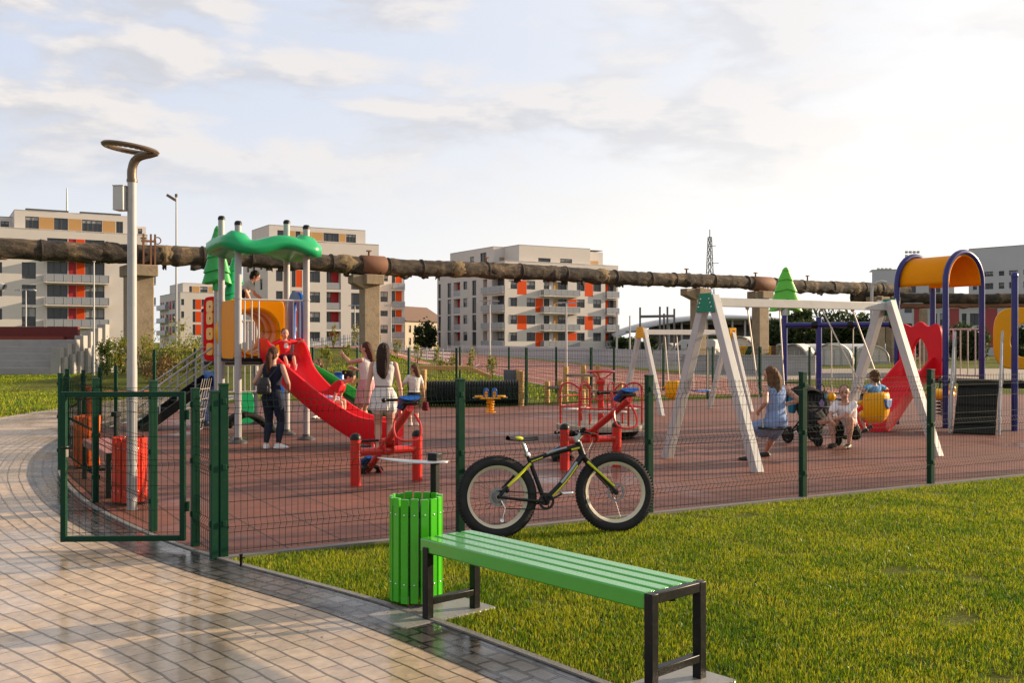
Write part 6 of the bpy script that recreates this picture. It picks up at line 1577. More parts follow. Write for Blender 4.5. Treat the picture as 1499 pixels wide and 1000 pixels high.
for i,(px,Y,w,h,lb) in enumerate(((1140,120,4,4.6,'dark green tree mass left end behind the tents'),(1180,118,4.5,5.0,'dark round tree behind the first navy post'),(1222,122,4.5,5.0,'dark tree between the two navy posts'),(1262,120,4,4.4,'dark tree behind the swing chains'),(1300,124,4.2,4.0,'dark tree behind the right swing legs'),(1352,90,2.6,2.6,'dark green tree seen through the white railings'),(1400,92,3.2,3.4,'green tree seen under the navy arch'),(1424,88,2.2,2.6,'small tree left of the yellow arch panel'),(1490,95,2.8,2.8,'dark tree at the right edge of the photo'),(622,180,3.2,4.8,'round green tree in front of the beige house'),(915,150,2.8,2.2,'low green tree right of the middle block'),(948,140,2.4,1.9,'small green tree by the steel gantry'),(1035,128,2.6,2.2,'green tree between the stadium columns'))):
    p=T_(px,Y); t=shrub('tree',lb,p,(w*.62,w*.55,h/2*.92),2400,.30 if Y>100 else .2,LEAFD,300+i,h*.12,'distant trees',5,'tree')
# trees standing just right of the frame that shade the near lawn
for i,(x,y,w,h,lb) in enumerate(((15.5,7.7,2.4,6.4,'leafy tree outside the right edge shading the near lawn'),(19.0,10.2,1.6,5.0,'smaller leafy tree outside the right edge by the fence line'),(14.0,5.0,2.2,5.6,'leafy tree right of the camera'))):
    t=thing('tree',lb,'tree',(x,y,0),0,'trees right of the frame'); m=MB(); leaf_cloud(m,(0,0,h*.58),(w*.7,w*.7,h*.36),5200,.085,16,700+i); m.build('crown',LEAF,t,smooth=False)
    m=MB(); m.tube(bez([(0,0,0),(.05,.02,h*.25),(-.03,.05,h*.5),(0,0,h*.8)],5),[.14-.0075*k for k in range(16)],10)
    for k in range(6):
        a=k*1.05; z=h*(.34+.06*k); m.tube([(0,0,z),(w*.3*math.cos(a),w*.3*math.sin(a),z+.5),(w*.55*math.cos(a),w*.55*math.sin(a),z+1.1)],[.05,.035,.012],6)
    m.build('trunk',MATS['bark'],t)
# ================================================================ people
def remesh(mb,voxel,name,smooth_it=4,noise_amp=0,noise_sc=(18,18,18)):
    me=bpy.data.meshes.new(name); me.from_pydata([tuple(p) for p in mb.v],[],mb.f)
    bm=bmesh.new(); bm.from_mesh(me); bmesh.ops.recalc_face_normals(bm,faces=bm.faces); bm.to_mesh(me); bm.free()
    o=bpy.data.objects.new(name,me); COL.objects.link(o)
    r=o.modifiers.new('r','REMESH'); r.mode='VOXEL'; r.voxel_size=voxel; r.use_smooth_shade=True
    s_=o.modifiers.new('s','SMOOTH'); s_.factor=.5; s_.iterations=smooth_it
    dg=bpy.context.evaluated_depsgraph_get(); dg.update()
    m2=bpy.data.meshes.new_from_object(o.evaluated_get(dg)); bpy.data.objects.remove(o); bpy.data.meshes.remove(me)
    m2.name=name
    if noise_amp:
        n=len(m2.vertices); nr=[v.normal.copy() for v in m2.vertices]
        for v,q in zip(m2.vertices,nr):
            p=v.co; d=mnoise.noise((p.x*noise_sc[0],p.y*noise_sc[1],p.z*noise_sc[2]))+.5*mnoise.noise((p.x*noise_sc[0]*2.3,p.y*noise_sc[1]*2.3,p.z*noise_sc[2]*2.3+5))
            v.co=p+q*d*noise_amp
    m2.polygons.foreach_set('use_smooth',[True]*len(m2.polygons)); m2.update()
    return m2
def put(me,mats,par,name):
    me.materials.clear()
    for m in (mats if isinstance(mats,(list,tuple)) else [mats]): me.materials.append(m)
    o=bpy.data.objects.new(name,me); COL.objects.link(o); o.parent=par; return o
def cap(m,pts,rs,n=12):
    m.tube(pts,rs,n)
    for p,r in ((pts[0],rs[0]),(pts[-1],rs[-1])): m.ell(p,(r,)*3,n,8)
def oloft(m,secs,n=20):       # (centre, right, front, rx, ry)
    P=[]
    for c,r,f,rx,ry in secs:
        P.append([Vector(c)+r*rx*math.copysign(abs(math.cos(a))**.85,math.cos(a))+f*ry*math.copysign(abs(math.sin(a))**.9,math.sin(a)) for a in [2*math.pi*i/n for i in range(n)]])
    k=len(P); vs=[p for row in P for p in row]; fs=[]
    for i in range(k-1):
        for j in range(n): fs.append((i*n+j,i*n+(j+1)%n,(i+1)*n+(j+1)%n,(i+1)*n+j))
    fs.append(tuple(range(n-1,-1,-1))); fs.append(tuple(range((k-1)*n,k*n))); m.add(vs,fs)
def ik(a,b,l1,l2,pole):
    a=Vector(a);b=Vector(b); d=b-a; L=min(d.length,(l1+l2)*.999); d.normalize(); b=a+d*L
    x=(l1*l1-l2*l2+L*L)/(2*L); h=math.sqrt(max(0,l1*l1-x*x)); p=Vector(pole); p=(p-d*p.dot(d)).normalized()
    return a+d*x+p*h,b
SKIN=M('skin',(.5,.27,.19),.5,var=.1,scale=20,spec=.35); LIP=M('lips',(.38,.12,.1),.45); EYE=M('eye_dark',(.03,.022,.018),.25); BROW=M('brow_hair',(.08,.05,.03),.7)
def cloth(name,c,**k): return M(name,c,.85,var=.12,scale=9,bump=.25,bscale=70,spec=.2,**k)
def hairmat(name,c): return M(name,c,.6,var=.5,scale=30,bump=.7,bscale=90,spec=.18)
def person(label,loc,rz,h,pelvis,spine,wr,an,head=(0,.05,1),face=(0,1,0),hs=1.0,top=None,bottom=None,hair=None,shoes=None,pole_e=((-.5,-.8,-.2),(.5,-.8,-.2)),pole_k=((-.05,1,.1),(.05,1,.1)),hd=None,toe=((0,1,0),(0,1,0)),bend=None,wide=1.0,belt=None,group=None,shr=(1,0,0),finger_curl=.5,printed=None):
    t=thing('person',label,'person',loc,rz,group)
    p=Vector(pelvis); sd=Vector(spine).normalized(); s2=Vector(bend).normalized() if bend else sd
    hr=Vector((1,0,0)); sr=Vector(shr).normalized()
    hf=(hr.cross(sd)*-1).normalized(); 
    hf=sd.cross(hr).normalized(); 
    if hf.y<0 and abs(sd.z)>.3: hf=-hf
    sf=s2.cross(sr).normalized()
    if sf.y<0 and abs(s2.z)>.3: sf=-sf
    waist=p+sd*.085*h; chest=waist+s2*.115*h; neck=chest+s2*.105*h; shc=chest+s2*.082*h
    hdv=Vector(head).normalized(); fc=Vector(face); fc=(fc-hdv*fc.dot(hdv)).normalized(); hrr=fc.cross(hdv).normalized(); hc=neck+hdv*(.05*h+.05*h*hs)
    sh=[shc-sr*.098*h*wide,shc+sr*.098*h*wide]; hip=[p-hr*.05*h*wide-sd*.02*h,p+hr*.05*h*wide-sd*.02*h]
    el=[];wrs=[];kn=[];ank=[]
    for i in (0,1):
        e,w=ik(sh[i],wr[i],.172*h,.15*h,pole_e[i]); el.append(e);wrs.append(w)
        k,a=ik(hip[i],an[i],.245*h,.235*h,pole_k[i]); kn.append(k);ank.append(a)
    def torso(m,infl,lo=-1,hi=9,pelvw=1.0):
        S=[(p-sd*.05*h,hr,hf,.07*h*wide,.058*h),(p-sd*.01*h,hr,hf,.092*h*wide*pelvw,.07*h),(p+sd*.03*h,hr,hf,.088*h*wide*pelvw,.066*h),(waist,(hr+sr).normalized(),(hf+sf).normalized(),.072*h*wide,.054*h),(waist+s2*.05*h,sr,sf,.078*h*wide,.058*h),(chest,sr,sf,.09*h*wide,.063*h),(shc-s2*.02*h,sr,sf,.098*h*wide,.056*h),(shc+s2*.005*h,sr,sf,.085*h*wide,.045*h),(neck,sr,sf,.034*h,.034*h)]
        S=[q for i,q in enumerate(S) if lo<=i<=hi]
        oloft(m,[(c,r,f,a+infl,b+infl) for c,r,f,a,b in S])
    body=MB(); torso(body,0)
    cap(body,[neck-s2*.02*h,neck+(hc-neck)*.6],[.033*h,.03*h*max(1,hs*.9)])
    k_=h*hs; Mh=Matrix((hrr,fc,hdv)).transposed().to_4x4()
    body.ell(hc+hdv*.008*k_,(.047*k_,.057*k_,.060*k_),16,12,M=Mh); body.ell(hc-hdv*.028*k_+fc*.014*k_,(.036*k_,.040*k_,.040*k_),14,10,M=Mh)
    body.ell(hc+fc*.056*k_-hdv*.014*k_,(.009*k_,.014*k_,.014*k_),8,6,M=Mh)
    for s_ in (-1,1): body.ell(hc+hrr*s_*.047*k_-hdv*.006*k_-fc*.004*k_,(.007*k_,.012*k_,.018*k_),8,6,M=Mh)
    for i in (0,1):
        sg=-1 if i==0 else 1
        cap(body,[sh[i],sh[i].lerp(el[i],.5),el[i]],[.029*h,.026*h,.021*h]); cap(body,[el[i],el[i].lerp(wrs[i],.35),wrs[i]],[.021*h,.0205*h,.0135*h])
        cap(body,[hip[i],hip[i].lerp(kn[i],.4),kn[i]],[.056*h,.049*h,.033*h]); cap(body,[kn[i],kn[i].lerp(ank[i],.35),kn[i].lerp(ank[i],.75),ank[i]],[.032*h,.034*h,.022*h,.018*h])
        td=Vector(toe[i]).normalized(); cap(body,[ank[i]-td*.02*h-Vector((0,0,.022*h)),ank[i]+td*.07*h-Vector((0,0,.028*h)),ank[i]+td*.10*h-Vector((0,0,.030*h))],[.02*h,.019*h,.013*h])
        # hand: palm, four fingers, thumb
        fd=(wrs[i]-el[i]).normalized() if not hd or not hd[i] else Vector(hd[i]).normalized()
        pn=Vector((-sg,0,0)); pn=(pn-fd*pn.dot(fd)); pn=pn.normalized() if pn.length>.2 else fd.orthogonal().normalized()
        ac=fd.cross(pn).normalized()
        if ac.dot(sf)<0: ac=-ac
        pc=wrs[i]+fd*.028*h; oloft(body,[(wrs[i],ac,pn,.014*h,.011*h),(wrs[i]+fd*.02*h,ac,pn,.021*h,.011*h),(wrs[i]+fd*.05*h,ac,pn,.024*h,.010*h),(wrs[i]+fd*.056*h,ac,pn,.021*h,.008*h)],12)
        fr=max(.0052*h,.0048)
        for q,(o_,ln) in enumerate(((.0175,.040),(.006,.046),(-.006,.043),(-.0175,.033))):
            a_=wrs[i]+fd*.052*h+ac*o_*h; b_=a_+(fd*(1-.3*finger_curl)+pn*.5*finger_curl).normalized()*ln*.5*h; c_=b_+(fd*(1-.9*finger_curl)+pn*1.1*finger_curl).normalized()*ln*.5*h
            cap(body,[a_-fd*.01*h,b_,c_],[fr,fr*.95,fr*.8],8)
        a_=wrs[i]+fd*.018*h+ac*.016*h; b_=a_+(fd*.7+ac*.8+pn*.2).normalized()*.022*h; c_=b_+(fd+pn*.4+ac*.15).normalized()*.02*h
        cap(body,[a_,b_,c_],[fr*1.25,fr*1.1,fr*.9],8)
    me=remesh(body,max(.0062*h/1.6,.0045),'body',3)
    ob=put(me,[SKIN,EYE,LIP,BROW],t,'body')
    inv=Mh.inverted()
    for f in me.polygons:
        q=inv@(f.center-hc); x,y,z=q.x/k_,q.y/k_,q.z/k_
        if y>.03:
            if (abs(abs(x)-.0195)/.0085)**2+((z-.002)/.0048)**2<1: f.material_index=1
            elif (x/.016)**2+((z+.041)/.0052)**2<1: f.material_index=2
            elif (abs(abs(x)-.02)/.012)**2+((z-.0155-.05*(.02-abs(abs(x)-.02))*0)/.003)**2<1: f.material_index=3
    vx=max(.0075*h/1.6,.0055)
    if top:
        m=MB(); fit=top.get('fit',.009); torso(m,fit,top.get('lo',1),top.get('hi',7))
        sl=top.get('sleeve',0)
        for i in (0,1):
            if sl>0:
                e_=sh[i].lerp(el[i],min(1,sl)); rr=top.get('sr',.011)
                cap(m,[sh[i]-(sh[i]-shc)*.1,e_],[.031*h+rr,.028*h+rr])
                if sl>1: w_=el[i].lerp(wrs[i],sl-1); cap(m,[el[i],w_],[.024*h+rr,.02*h+rr])
            else: m.ell(shc.lerp(sh[i],.68),(.032*h,.036*h,.032*h),12,8)
        put(remesh(m,vx,'top',3,.0035),top['mat'],t,'top')
        if printed:
            m=MB(); c_=chest+sf*(.063*h+fit-.002); oloft(m,[(c_+s2*.04*h,sr,sf,.03*h,.01),(c_,sr,sf,.045*h,.012),(c_-s2*.05*h-sf*.006*h,sr,sf,.04*h,.012)],14); put(remesh(m,vx,'shirt_print',2),printed,t,'shirt_print')
    if bottom:
        m=MB(); kd=bottom['kind']; g=bottom.get('fit',.008)
        if kd in ('pants','shorts'):
            torso(m,g,0,bottom.get('hi',3)); ln=bottom.get('len',.6)
            for i in (0,1):
                e_=hip[i].lerp(kn[i],min(1,ln)); r1=.057*h+(.0345*h-.057*h)*min(1,ln)
                cap(m,[hip[i]+Vector((0,0,.0)),e_],[.058*h+g,r1+g+bottom.get('flare',0)])
                if ln>1: a_=kn[i].lerp(ank[i],ln-1); cap(m,[kn[i],kn[i].lerp(ank[i],.35),a_],[.034*h+g,.036*h+g,.021*h+g])
        else:
            L=bottom['len']*h; fl=bottom.get('flare',.05)*h; S=[]
            if kd=='skirt':
                for f in np.linspace(0,1,8): S.append((waist-Vector((0,0,1))*L*f-sd*0,hr,hf,(.076*wide+.022*min(1,f*3))*h+g+fl*f,(.058+.016*min(1,f*3))*h+g+fl*f))
                oloft(m,S,28)
                for i in (0,1): cap(m,[hip[i],hip[i].lerp(kn[i],.4)],[.058*h+g,.055*h+g])
            else:   # seated skirt over both thighs
                torso(m,g,0,4)
                kk=(kn[0]+kn[1])/2; hh=(hip[0]+hip[1])/2; e_=hh.lerp(kk,bottom['len'])
                ax=(kk-hh).normalized(); up=hr.cross(ax).normalized()
                oloft(m,[(hh,hr,up,.118*h,.07*h),(hh.lerp(e_,.5),hr,up,.118*h,.07*h),(e_,hr,up,.112*h,.062*h)],20)
                for i in (0,1): cap(m,[hip[i],hip[i].lerp(kn[i],bottom['len'])],[.058*h+g*1.3,.046*h+g*1.3])
        me=remesh(m,vx,'bottom',3,.004 if kd!='skirt' else .0)
        if kd=='skirt':
            for v in me.vertices:
                q=v.co-waist; f=min(1,max(0,-q.z/L)); a=math.atan2(q.y,q.x); d=Vector((q.x,q.y,0)); d=d.normalized() if d.length else d
                v.co+=d*f*(.011*math.sin(a*11+3*f)+.006*math.sin(a*23))*h/1.6
        put(me,bottom['mat'],t,bottom.get('name',{'pants':'trousers','shorts':'shorts'}.get(kd,'skirt')))
    if belt:
        m=MB(); oloft(m,[(waist-sd*.008*h,hr,hf,.072*h*wide+.015,.054*h+.015),(waist+sd*.012*h,hr,hf,.072*h*wide+.015,.054*h+.015)],24); put(remesh(m,.006,'belt',1),belt,t,'belt')
    if hair:
        m=MB(); hk=hair.get('vol',1.0)
        m.ell(hc+hdv*.016*k_-fc*.010*k_,(.052*k_*hk,.057*k_*hk,.058*k_*hk),16,12,M=Mh)
        m.ell(hc-hdv*.012*k_-fc*.022*k_,(.047*k_*hk,.040*k_*hk,.048*k_*hk),14,10,M=Mh)
        for path,rs,fl in hair.get('locks',()):
            pts=[hc+hrr*a*h+fc*b*h+Vector((0,0,1))*c*h for a,b,c in path]
            pts=bez(pts,4); R_=np.interp(np.linspace(0,1,len(pts)),np.linspace(0,1,len(rs)),rs)*h
            S=[]
            for i,q in enumerate(pts):
                S.append((q,hrr,Vector((fc.x,fc.y,0)).normalized(),R_[i]*fl,R_[i]))
            oloft(m,S,16)
        me=remesh(m,max(.0085*h/1.6,.006),'hair',2,hair.get('amp',.006),hair.get('ns',(42,42,5)))
        put(me,hair['mat'],t,'hair')
    if shoes:
        for i in (0,1):
            m=MB(); td=Vector(toe[i]).normalized(); sd_=td.cross(Vector((0,0,1))); a=ank[i]; upv=sd_.cross(td).normalized(); b=a-upv*.045*h*.92; hh=shoes.get('h',.03)*h
            oloft(m,[(b+td*.03*h,sd_,td,.023*h,.058*h),(b+td*.03*h+upv*.010*h,sd_,td,.028*h,.078*h),(b+td*.026*h+upv*.026*h,sd_,td,.026*h,.068*h),(b+td*.0*h+upv*(.02*h+hh),sd_,td,.023*h,.034*h)],18)
            put(remesh(m,.006,'shoe',2),shoes['mat'],t,'shoe')
    t['_j']=0; del t['_j']
    return t,dict(neck=neck,hc=hc,sh=sh,wr=wrs,waist=waist,chest=chest,p=p,kn=kn,ank=ank,el=el,sf=sf,s2=s2)
def wl(t,v): return Matrix.Translation(t.location)@Matrix.Rotation(t.rotation_euler.z,4,'Z')@Vector(v)
def toloc(loc,rz,pt): return (Matrix.Translation(Vector(loc))@Matrix.Rotation(rz,4,'Z')).inverted()@Vector(pt)
NAVYC=cloth('navy_cloth',(.012,.014,.03)); JEAN=cloth('dark_denim',(.016,.02,.038)); WHC=cloth('white_cloth',(.62,.58,.54)); PKC=cloth('dusty_pink_cloth',(.5,.25,.25)); BKC=cloth('black_cloth',(.014,.014,.015)); RDC=cloth('red_cloth',(.5,.015,.02)); LIL=cloth('lilac_cloth',(.42,.42,.62)); BLC=cloth('light_blue_cloth',(.2,.29,.5)); PGC=cloth('pale_green_cloth',(.4,.45,.28)); SKY_=cloth('sky_blue_cloth',(.12,.3,.55))
HBR=hairmat('hair_auburn',(.07,.026,.013)); HDK=hairmat('hair_dark_brown',(.028,.014,.009)); HLB=hairmat('hair_brown',(.11,.055,.025)); HBL=hairmat('hair_blond_brown',(.2,.12,.06)); HBK=hairmat('hair_black_brown',(.022,.013,.01))
SHW=M('white_shoe',(.7,.69,.67),.5,dirt=.1); SHB=M('black_shoe',(.02,.019,.018),.5); SHT=M('tan_shoe',(.3,.18,.09),.6)
# 1 woman with small backpack at the slide
t1,j1=person('woman in navy sleeveless top and dark jeans with white sneakers, watching the red slide',(-3.73,15.5,.014),R(-10),1.60,(0,0,.84),(0,.02,1),((-.215,.16,.93),(.20,.17,.94)),((-.11,0,.075),(.085,.02,.075)),face=(.25,1,0),head=(.05,.08,1),top=dict(mat=NAVYC,fit=.010,lo=1),bottom=dict(kind='pants',len=1.86,mat=JEAN,fit=.007),hair=dict(mat=HBR,locks=[([(0,-.05,.02),(0,-.075,-.03),(.0,-.07,-.12),(-.005,-.075,-.2)],[.02,.03,.03,.012],1.0)]),shoes=dict(mat=SHW),toe=((-.2,1,0),(.85,.55,0)))
bp=thing('backpack','small black leather backpack on the back of the woman in navy','backpack',t1.location+Vector((0,0,0)),t1.rotation_euler.z)
m=MB(); c=j1['p']+Vector((-.06,-.175,.16)); oloft(m,[(c+Vector((0,0,-.13)),Vector((1,0,0)),Vector((0,1,0)),.09,.05),(c+Vector((0,-.01,-.1)),Vector((1,0,0)),Vector((0,1,0)),.12,.065),(c+Vector((0,-.005,.05)),Vector((1,0,0)),Vector((0,1,0)),.11,.06),(c+Vector((0,0,.13)),Vector((1,0,0)),Vector((0,1,0)),.07,.04)],20)
LEA=M('black_leather',(.02,.018,.018),.4,bump=.3,bscale=60); put(remesh(m,.008,'bag',3,.003),LEA,bp,'bag')
m=MB(); oloft(m,[(c+Vector((0,-.05,-.1)),Vector((1,0,0)),Vector((0,1,0)),.085,.03),(c+Vector((0,-.05,.0)),Vector((1,0,0)),Vector((0,1,0)),.085,.03)],16); put(remesh(m,.007,'front_pocket',2),LEA,bp,'front_pocket')
tb('strap',LEA,bp,[(bez([c+Vector((.05,.03,.1)),j1['chest']+Vector((.06,-.105,.05)),j1['sh'][1]+Vector((-.04,-.02,.03)),j1['chest']+Vector((.10,.08,.05))],6),.012,8)])
# 2 woman in white
t2,j2=person('woman in white sleeveless top and white pleated shorts with a brown belt, seen from behind',(-1.90,14.75,.014),R(4),1.66,(0,0,.87),(.0,.015,1),((-.27,-.02,.80),(.26,.08,.82)),((-.085,0,.078),(.085,.03,.078)),face=(.1,1,0),top=dict(mat=WHC,fit=.010,lo=3),bottom=dict(kind='skirt',len=.205,flare=.028,mat=WHC,name='shorts'),hair=dict(mat=HDK,vol=1.04,locks=[([(0,-.02,.03),(0,-.05,-.05),(0,-.065,-.13),(.0,-.07,-.2),(.01,-.072,-.25)],[.04,.046,.042,.036,.012],1.35)]),shoes=dict(mat=SHT),belt=M('brown_belt',(.14,.06,.035),.5))
# 3 girl in pink skirt
t3,j3=person('girl in white top and dusty pink skirt pointing left behind the red slide',(-2.6,17.9,.014),R(62),1.68,(0,0,.88),(.0,.03,1),((-.05,.50,1.44),(.1,.33,1.18)),((-.08,0,.078),(.08,.05,.078)),face=(-.15,1,0),head=(0,.1,1),top=dict(mat=WHC,fit=.016,lo=2),bottom=dict(kind='skirt',len=.27,flare=.04,mat=PKC),hair=dict(mat=HBR,locks=[([(0,-.02,.03),(0,-.05,-.05),(.0,-.07,-.13),(.01,-.08,-.19)],[.04,.042,.036,.012],1.15)]),shoes=dict(mat=SHW),pole_e=((-.3,.2,-1),(.6,-.5,-.6)))
ph=thing('phone','white phone held by the girl in the pink skirt','phone',wl(t3,j3['wr'][1]+Vector((-.02,.07,.03))),R(62))
m=MB(); m.box((0,0,0),(.075,.15,.009)); m.build('case',WHT,ph,bev=.004); m=MB(); m.box((0,0,.0065),(.066,.136,.003)); m.build('screen',BLK,ph)
# 4 girl in white tee
t4,j4=person('small girl in white tee and black shorts with long brown hair beside the black tunnel',(-1.95,19.85,.014),R(22),1.22,(0,0,.635),(.0,.0,1),((-.20,.2,.76),(.21,.02,.60)),((-.07,0,.058),(.075,.02,.058)),face=(-.75,.7,0),hs=1.18,top=dict(mat=WHC,fit=.016,lo=2,sleeve=.55),bottom=dict(kind='shorts',len=.5,mat=BKC,fit=.011),hair=dict(mat=HLB,locks=[([(0,-.03,.03),(.0,-.055,-.05),(.01,-.065,-.13),(.02,-.06,-.2)],[.04,.042,.034,.012],1.15)]),shoes=dict(mat=SHW))
hbg=thing('handbag','dark red bag hanging from the hand of the small girl in the white tee','bag',wl(t4,j4['wr'][1]+Vector((.03,.0,-.2))),R(22))
m=MB(); oloft(m,[(Vector((0,0,-.1)),Vector((1,0,0)),Vector((0,1,0)),.05,.09),(Vector((0,0,-.08)),Vector((1,0,0)),Vector((0,1,0)),.065,.105),(Vector((0,0,.07)),Vector((1,0,0)),Vector((0,1,0)),.05,.09)],16); put(remesh(m,.008,'bag',2,.003),cloth('maroon_cloth',(.16,.015,.025)),hbg,'bag')
tb('handle',M('maroon_strap',(.12,.012,.02),.7),hbg,[(bez([(0,-.07,.06),(0,-.04,.14),(0,.04,.14),(0,.07,.06)],5),.008,6)])
# 5 boy sitting on top of the tunnel
bl=(-4.54,16.5,0); wt=lambda x,y,z: Matrix.Translation(TW.location)@Matrix.Rotation(TW.rotation_euler.z,4,'Z')@Vector((x,y,z))
q=wt(.40,1.42,2.33)
t5,j5=person('boy in pale grey tee crouched on top of the yellow tunnel under the green roof',q,R(-74),1.22,(0,0,.13),(0,.42,.9),((-.13,.42,.12),(.13,.42,.12)),((-.2,.22,.02),(.2,.22,.02)),head=(0,.55,.85),face=(0,1,-.35),bend=(0,.6,.8),hs=1.18,top=dict(mat=cloth('pale_grey_cloth',(.6,.57,.53)),fit=.016,lo=1,sleeve=.6,sr=.016),bottom=dict(kind='shorts',len=.9,mat=JEAN,fit=.012),hair=dict(mat=HBK,vol=1.05,ns=(40,40,20)),shoes=dict(mat=SHB),pole_k=((-.9,.5,.6),(.9,.5,.6)))
# 6 child at the top of the slide
s0=Vector((-3.78,16.58,1.37))
t6,j6=person('small child in red tee sitting at the top of the red slide',s0,R(-150),.92,(0,0,.075),(0,-.05,1),((-.27,.06,.34),(.25,.12,.26)),((-.06,.36,-.10),(.06,.36,-.10)),face=(.1,1,-.15),hs=1.32,top=dict(mat=RDC,fit=.014,lo=1,sleeve=.7,sr=.012),bottom=dict(kind='shorts',len=.9,mat=JEAN,fit=.01),hair=dict(mat=HLB,vol=.99,ns=(60,60,40)),shoes=dict(mat=SHW),pole_k=((-.2,.3,1),(.2,.3,1)),toe=((0,.5,.8),(0,.5,.8)),printed=cloth('white_print',(.55,.53,.5)))
# 7 girl crouching down the slide
t7,j7=person('girl in red tee and lilac shorts crouching down the red slide',(-2.98,16.04,.56),R(-94),1.22,(0,-.02,.25),(0,.75,.62),((-.16,.14,.02),(.19,.10,.06)),((-.08,.25,-.12),(.08,.27,-.13)),head=(0,.8,.62),face=(0,.9,-.25),hs=1.18,top=dict(mat=RDC,fit=.014,lo=1,sleeve=.6,sr=.013),bottom=dict(kind='shorts',len=.62,mat=LIL,fit=.012),hair=dict(mat=HBK,locks=[([(0,-.045,.03),(0,-.09,.02),(0,-.13,-.03),(0,-.14,-.08)],[.018,.026,.024,.01],1.0)]),shoes=dict(mat=SHW),pole_k=((-.25,1,.8),(.25,1,.8)))
# 8 girl behind the green slide
t8,j8=person('girl in pale green top half hidden behind the green slide',(-4.22,21.7,.014),R(150),1.28,(0,0,.67),(.0,.0,1),((-.2,.1,.62),(.2,.1,.62)),((-.07,0,.06),(.07,.0,.06)),face=(.2,1,-.1),hs=1.18,top=dict(mat=PGC,fit=.014,lo=1,sleeve=.5),bottom=dict(kind='shorts',len=.9,mat=JEAN),hair=dict(mat=HLB,locks=[([(0,-.03,.03),(0,-.05,-.05),(0,-.055,-.12)],[.045,.046,.02],1.3)]),shoes=dict(mat=SHW))
# 9 woman on the flat swing
sl_=seat1+Vector((0,0,.02)); rz9=brz
A9=[toloc(sl_,rz9,(3.36,14.10,.075)),toloc(sl_,rz9,(3.71,14.55,.075))]
T1l,T2l=toloc(sl_,rz9,T1),toloc(sl_,rz9,T2)
g9=lambda T,z,s_:(T+(Vector((s_*.22,0,0))-T)*((T.z-z)/T.z))
t9,j9=person('woman in light blue sleeveless dress sitting on the flat swing with her back turned',sl_,rz9,1.60,(0,-.02,.075),(0,.05,1),(g9(T1l,.22,-1)+Vector((-.02,.02,0)),g9(T2l,.28,1)+Vector((.0,.02,0))),A9,head=(-.25,.25,1),face=(-.7,.7,-.35),top=dict(mat=BLC,fit=.011,lo=1),bottom=dict(kind='seat_skirt',len=.86,mat=BLC,name='skirt'),hair=dict(mat=HLB,vol=1.04,locks=[([(0,-.02,.03),(-.0,-.055,-.05),(-.02,-.06,-.13),(-.06,-.04,-.19)],[.045,.046,.04,.014],1.3),([(-.04,0,.0),(-.055,.0,-.06),(-.07,.0,-.15)],[.03,.03,.01],1.0)]),shoes=dict(mat=SHB,h=.018),pole_k=((-.15,1,.5),(.15,1,.5)),toe=((-.5,1,0),(-.1,1,0)),finger_curl=1.0,wide=1.1)
# 10 crouching woman
t10,j10=person('woman in white tee and black shorts crouching beside the stroller, facing the camera',(5.25,15.72,.014),R(133),1.64,(.02,-.22,.25),(.0,.36,1),((.12,.30,.44),(.03,.34,.44)),((-.11,.06,.078),(.13,.10,.078)),head=(0,.1,1),face=(-.55,1,-.02),top=dict(mat=cloth('bright_white_cloth',(.78,.75,.76)),fit=.014,lo=1,sleeve=.55,sr=.015),bottom=dict(kind='shorts',len=.55,mat=BKC,fit=.012),hair=dict(mat=HBL,vol=.985,locks=[([(0,-.045,.02),(0,-.065,-.01),(0,-.06,-.05)],[.02,.024,.012],1.0)]),shoes=dict(mat=SHB,h=.02),pole_k=((-.25,1,.6),(.25,1,.6)),pole_e=((-.8,-.1,-.5),(.8,-.1,-.5)),toe=((-.15,1,0),(.2,1,0)))
# 11 child in the bucket swing
q=seat2+Vector((0,.0,-.12))
t11,j11=person('curly haired child in sky blue tee sitting in the yellow bucket swing',q+fwd*.03,brz,.98,(0,0,.04),(0,.04,1),((-.19,.13,.30),(.19,.13,.30)),((-.08,.10,-.30),(.09,.16,-.27)),face=(-.2,1,-.1),hs=1.3,top=dict(mat=SKY_,fit=.013,lo=1,sleeve=.6,sr=.012),bottom=dict(kind='shorts',len=.7,mat=JEAN,fit=.01),hair=dict(mat=HLB,vol=1.08,amp=.012,ns=(55,55,55)),shoes=dict(mat=SHB),pole_k=((-.05,1,.2),(.05,1,.2)),toe=((.1,1,-.3),(.1,1,-.3)),pole_e=((-1,-.2,-.3),(1,-.2,-.3)))
# ---------------------------------------------------------------- stroller
sx=thing('stroller','black three wheeled stroller with a folded hood between the swing and the crouching woman','stroller',(4.93,16.35,.014),R(205))
SF=cloth('stroller_fabric',(.016,.016,.018))
for x,y,r,w in ((-.27,-.28,.14,.05),(.27,-.28,.14,.05),(-.2,.36,.105,.05),(.2,.36,.105,.05)):
    m=MB(); m.torus((x,y,r),r-.025,.025,(1,0,0),n=26,m=8); wh=m.build('wheel',RUB,sx)
    m=MB(); m.lathe([(.02,-w/2),(r*.55,-.01),(r*.55,.01),(.02,w/2)],c=(x,y,r),axis=(1,0,0),n=16)
    for k in range(5): a=k*1.257; m.bar((x,y,r),(x,y+(r-.03)*math.cos(a),r+(r-.03)*math.sin(a)),.02,.02,up=(1,0,0))
    m.build('hub',BLK,wh)
for s_ in (-1,1):
    tb('frame',BLK,sx,[([(s_*.25,-.28,.14),(s_*.25,.02,.42),(s_*.22,.34,.22),(s_*.2,.36,.105)],.014,8),([(s_*.25,.1,.36),(s_*.25,-.22,.72),(s_*.24,-.42,1.0)],.014,8),([(s_*.25,-.28,.15),(s_*.24,.12,.36)],.012,8)])
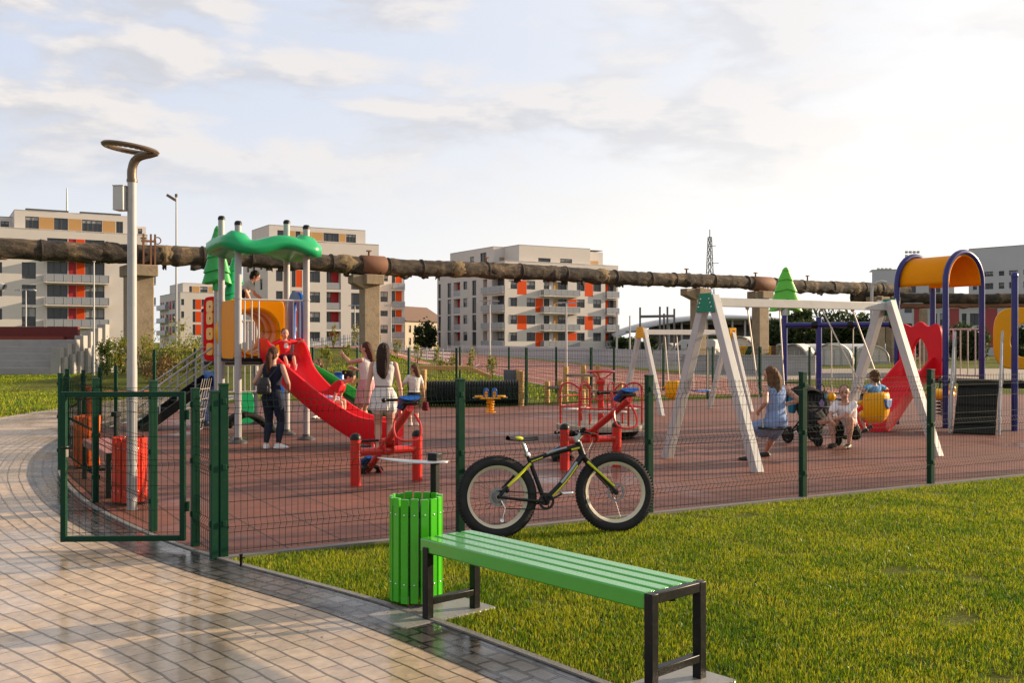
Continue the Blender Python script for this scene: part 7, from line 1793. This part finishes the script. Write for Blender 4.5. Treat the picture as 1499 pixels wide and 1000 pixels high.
tb('push_handle',BLK,sx,[([(-.24,-.42,1.0),(.24,-.42,1.0)],.018,8)]); tb('bumper_bar',BLK,sx,[(bez([(-.23,.02,.6),(-.2,.26,.62),(.2,.26,.62),(.23,.02,.6)],5),.016,8)])
X_,Y_,Z_=Vector((1,0,0)),Vector((0,1,0)),Vector((0,0,1))
m=MB(); oloft(m,[(Vector((0,.05,.33)),X_,Y_,.18,.2),(Vector((0,.02,.44)),X_,Y_,.21,.22),(Vector((0,-.1,.6)),X_,Y_,.22,.13),(Vector((0,-.2,.85)),X_,Y_,.2,.06)],18); put(remesh(m,.012,'seat',3,.006),SF,sx,'seat')
m=MB(); P=[[Vector((.25*math.cos(a),-.2+.28*math.sin(b)*1.0,.66+.30*math.cos(b)*math.sin(a)**.6)) for a in np.linspace(.02,math.pi-.02,17)] for b in np.linspace(-1.1,.75,9)]; m.sheet(P); m.build('hood',SF,sx,solid=.012)
m=MB(); oloft(m,[(Vector((0,-.05,.17)),X_,Y_,.18,.2),(Vector((0,-.05,.22)),X_,Y_,.2,.22),(Vector((0,-.05,.30)),X_,Y_,.2,.22)],16); put(remesh(m,.012,'basket',2,.004),SF,sx,'basket')
bg=thing('bag','black shopping bag with purple and blue print hanging behind the stroller','bag',(5.12,16.55,.66),R(20))
m=MB(); oloft(m,[(Vector((0,0,-.22)),X_,Y_,.15,.08),(Vector((0,0,-.18)),X_,Y_,.2,.11),(Vector((0,0,.12)),X_,Y_,.19,.1),(Vector((0,0,.22)),X_,Y_,.13,.06)],18); put(remesh(m,.012,'bag',3,.008),SF,bg,'bag')
m=MB(); m.prism([(-.06,.02),(0,.09),(.05,.02),(.01,-.1)],.012,Matrix.Translation((-.05,-.115,.0))); m.build('purple_patch',cloth('purple_cloth',(.25,.17,.4)),bg)
m=MB(); m.prism(rrect(.05,.13,.08,.06,16,4),.012,Matrix.Translation((0,-.105,.0))); m.build('blue_patch',cloth('cyan_cloth',(.05,.3,.45)),bg)
tb('handle',BLK,bg,[(bez([(-.1,0,.2),(-.05,-.02,.31),(.05,-.02,.31),(.1,0,.2)],5),.008,6)])
b_=thing('bag','blue cloth bag hanging low on the left of the stroller','bag',(4.62,16.42,.68),R(10))
m=MB(); oloft(m,[(Vector((0,0,-.16)),X_,Y_,.06,.05),(Vector((0,0,0)),X_,Y_,.075,.06),(Vector((0,0,.14)),X_,Y_,.05,.04)],14); put(remesh(m,.01,'bag',2,.005),cloth('teal_cloth',(.02,.17,.27)),b_,'bag')
tb('strap',BLK,b_,[([(0,0,.13),(.06,.02,.26)],.007,6)])
tw=thing('ball','small yellow ball hanging in the toy net beside the crouching woman','toy',(5.2,16.2,.80)); m=MB(); m.ell((0,0,0),(.07,.07,.07),16,12); m.build('ball',YELP,tw); tb('cord',BLK,tw,[([(0,0,.07),(0,.03,.18)],.005,6)])
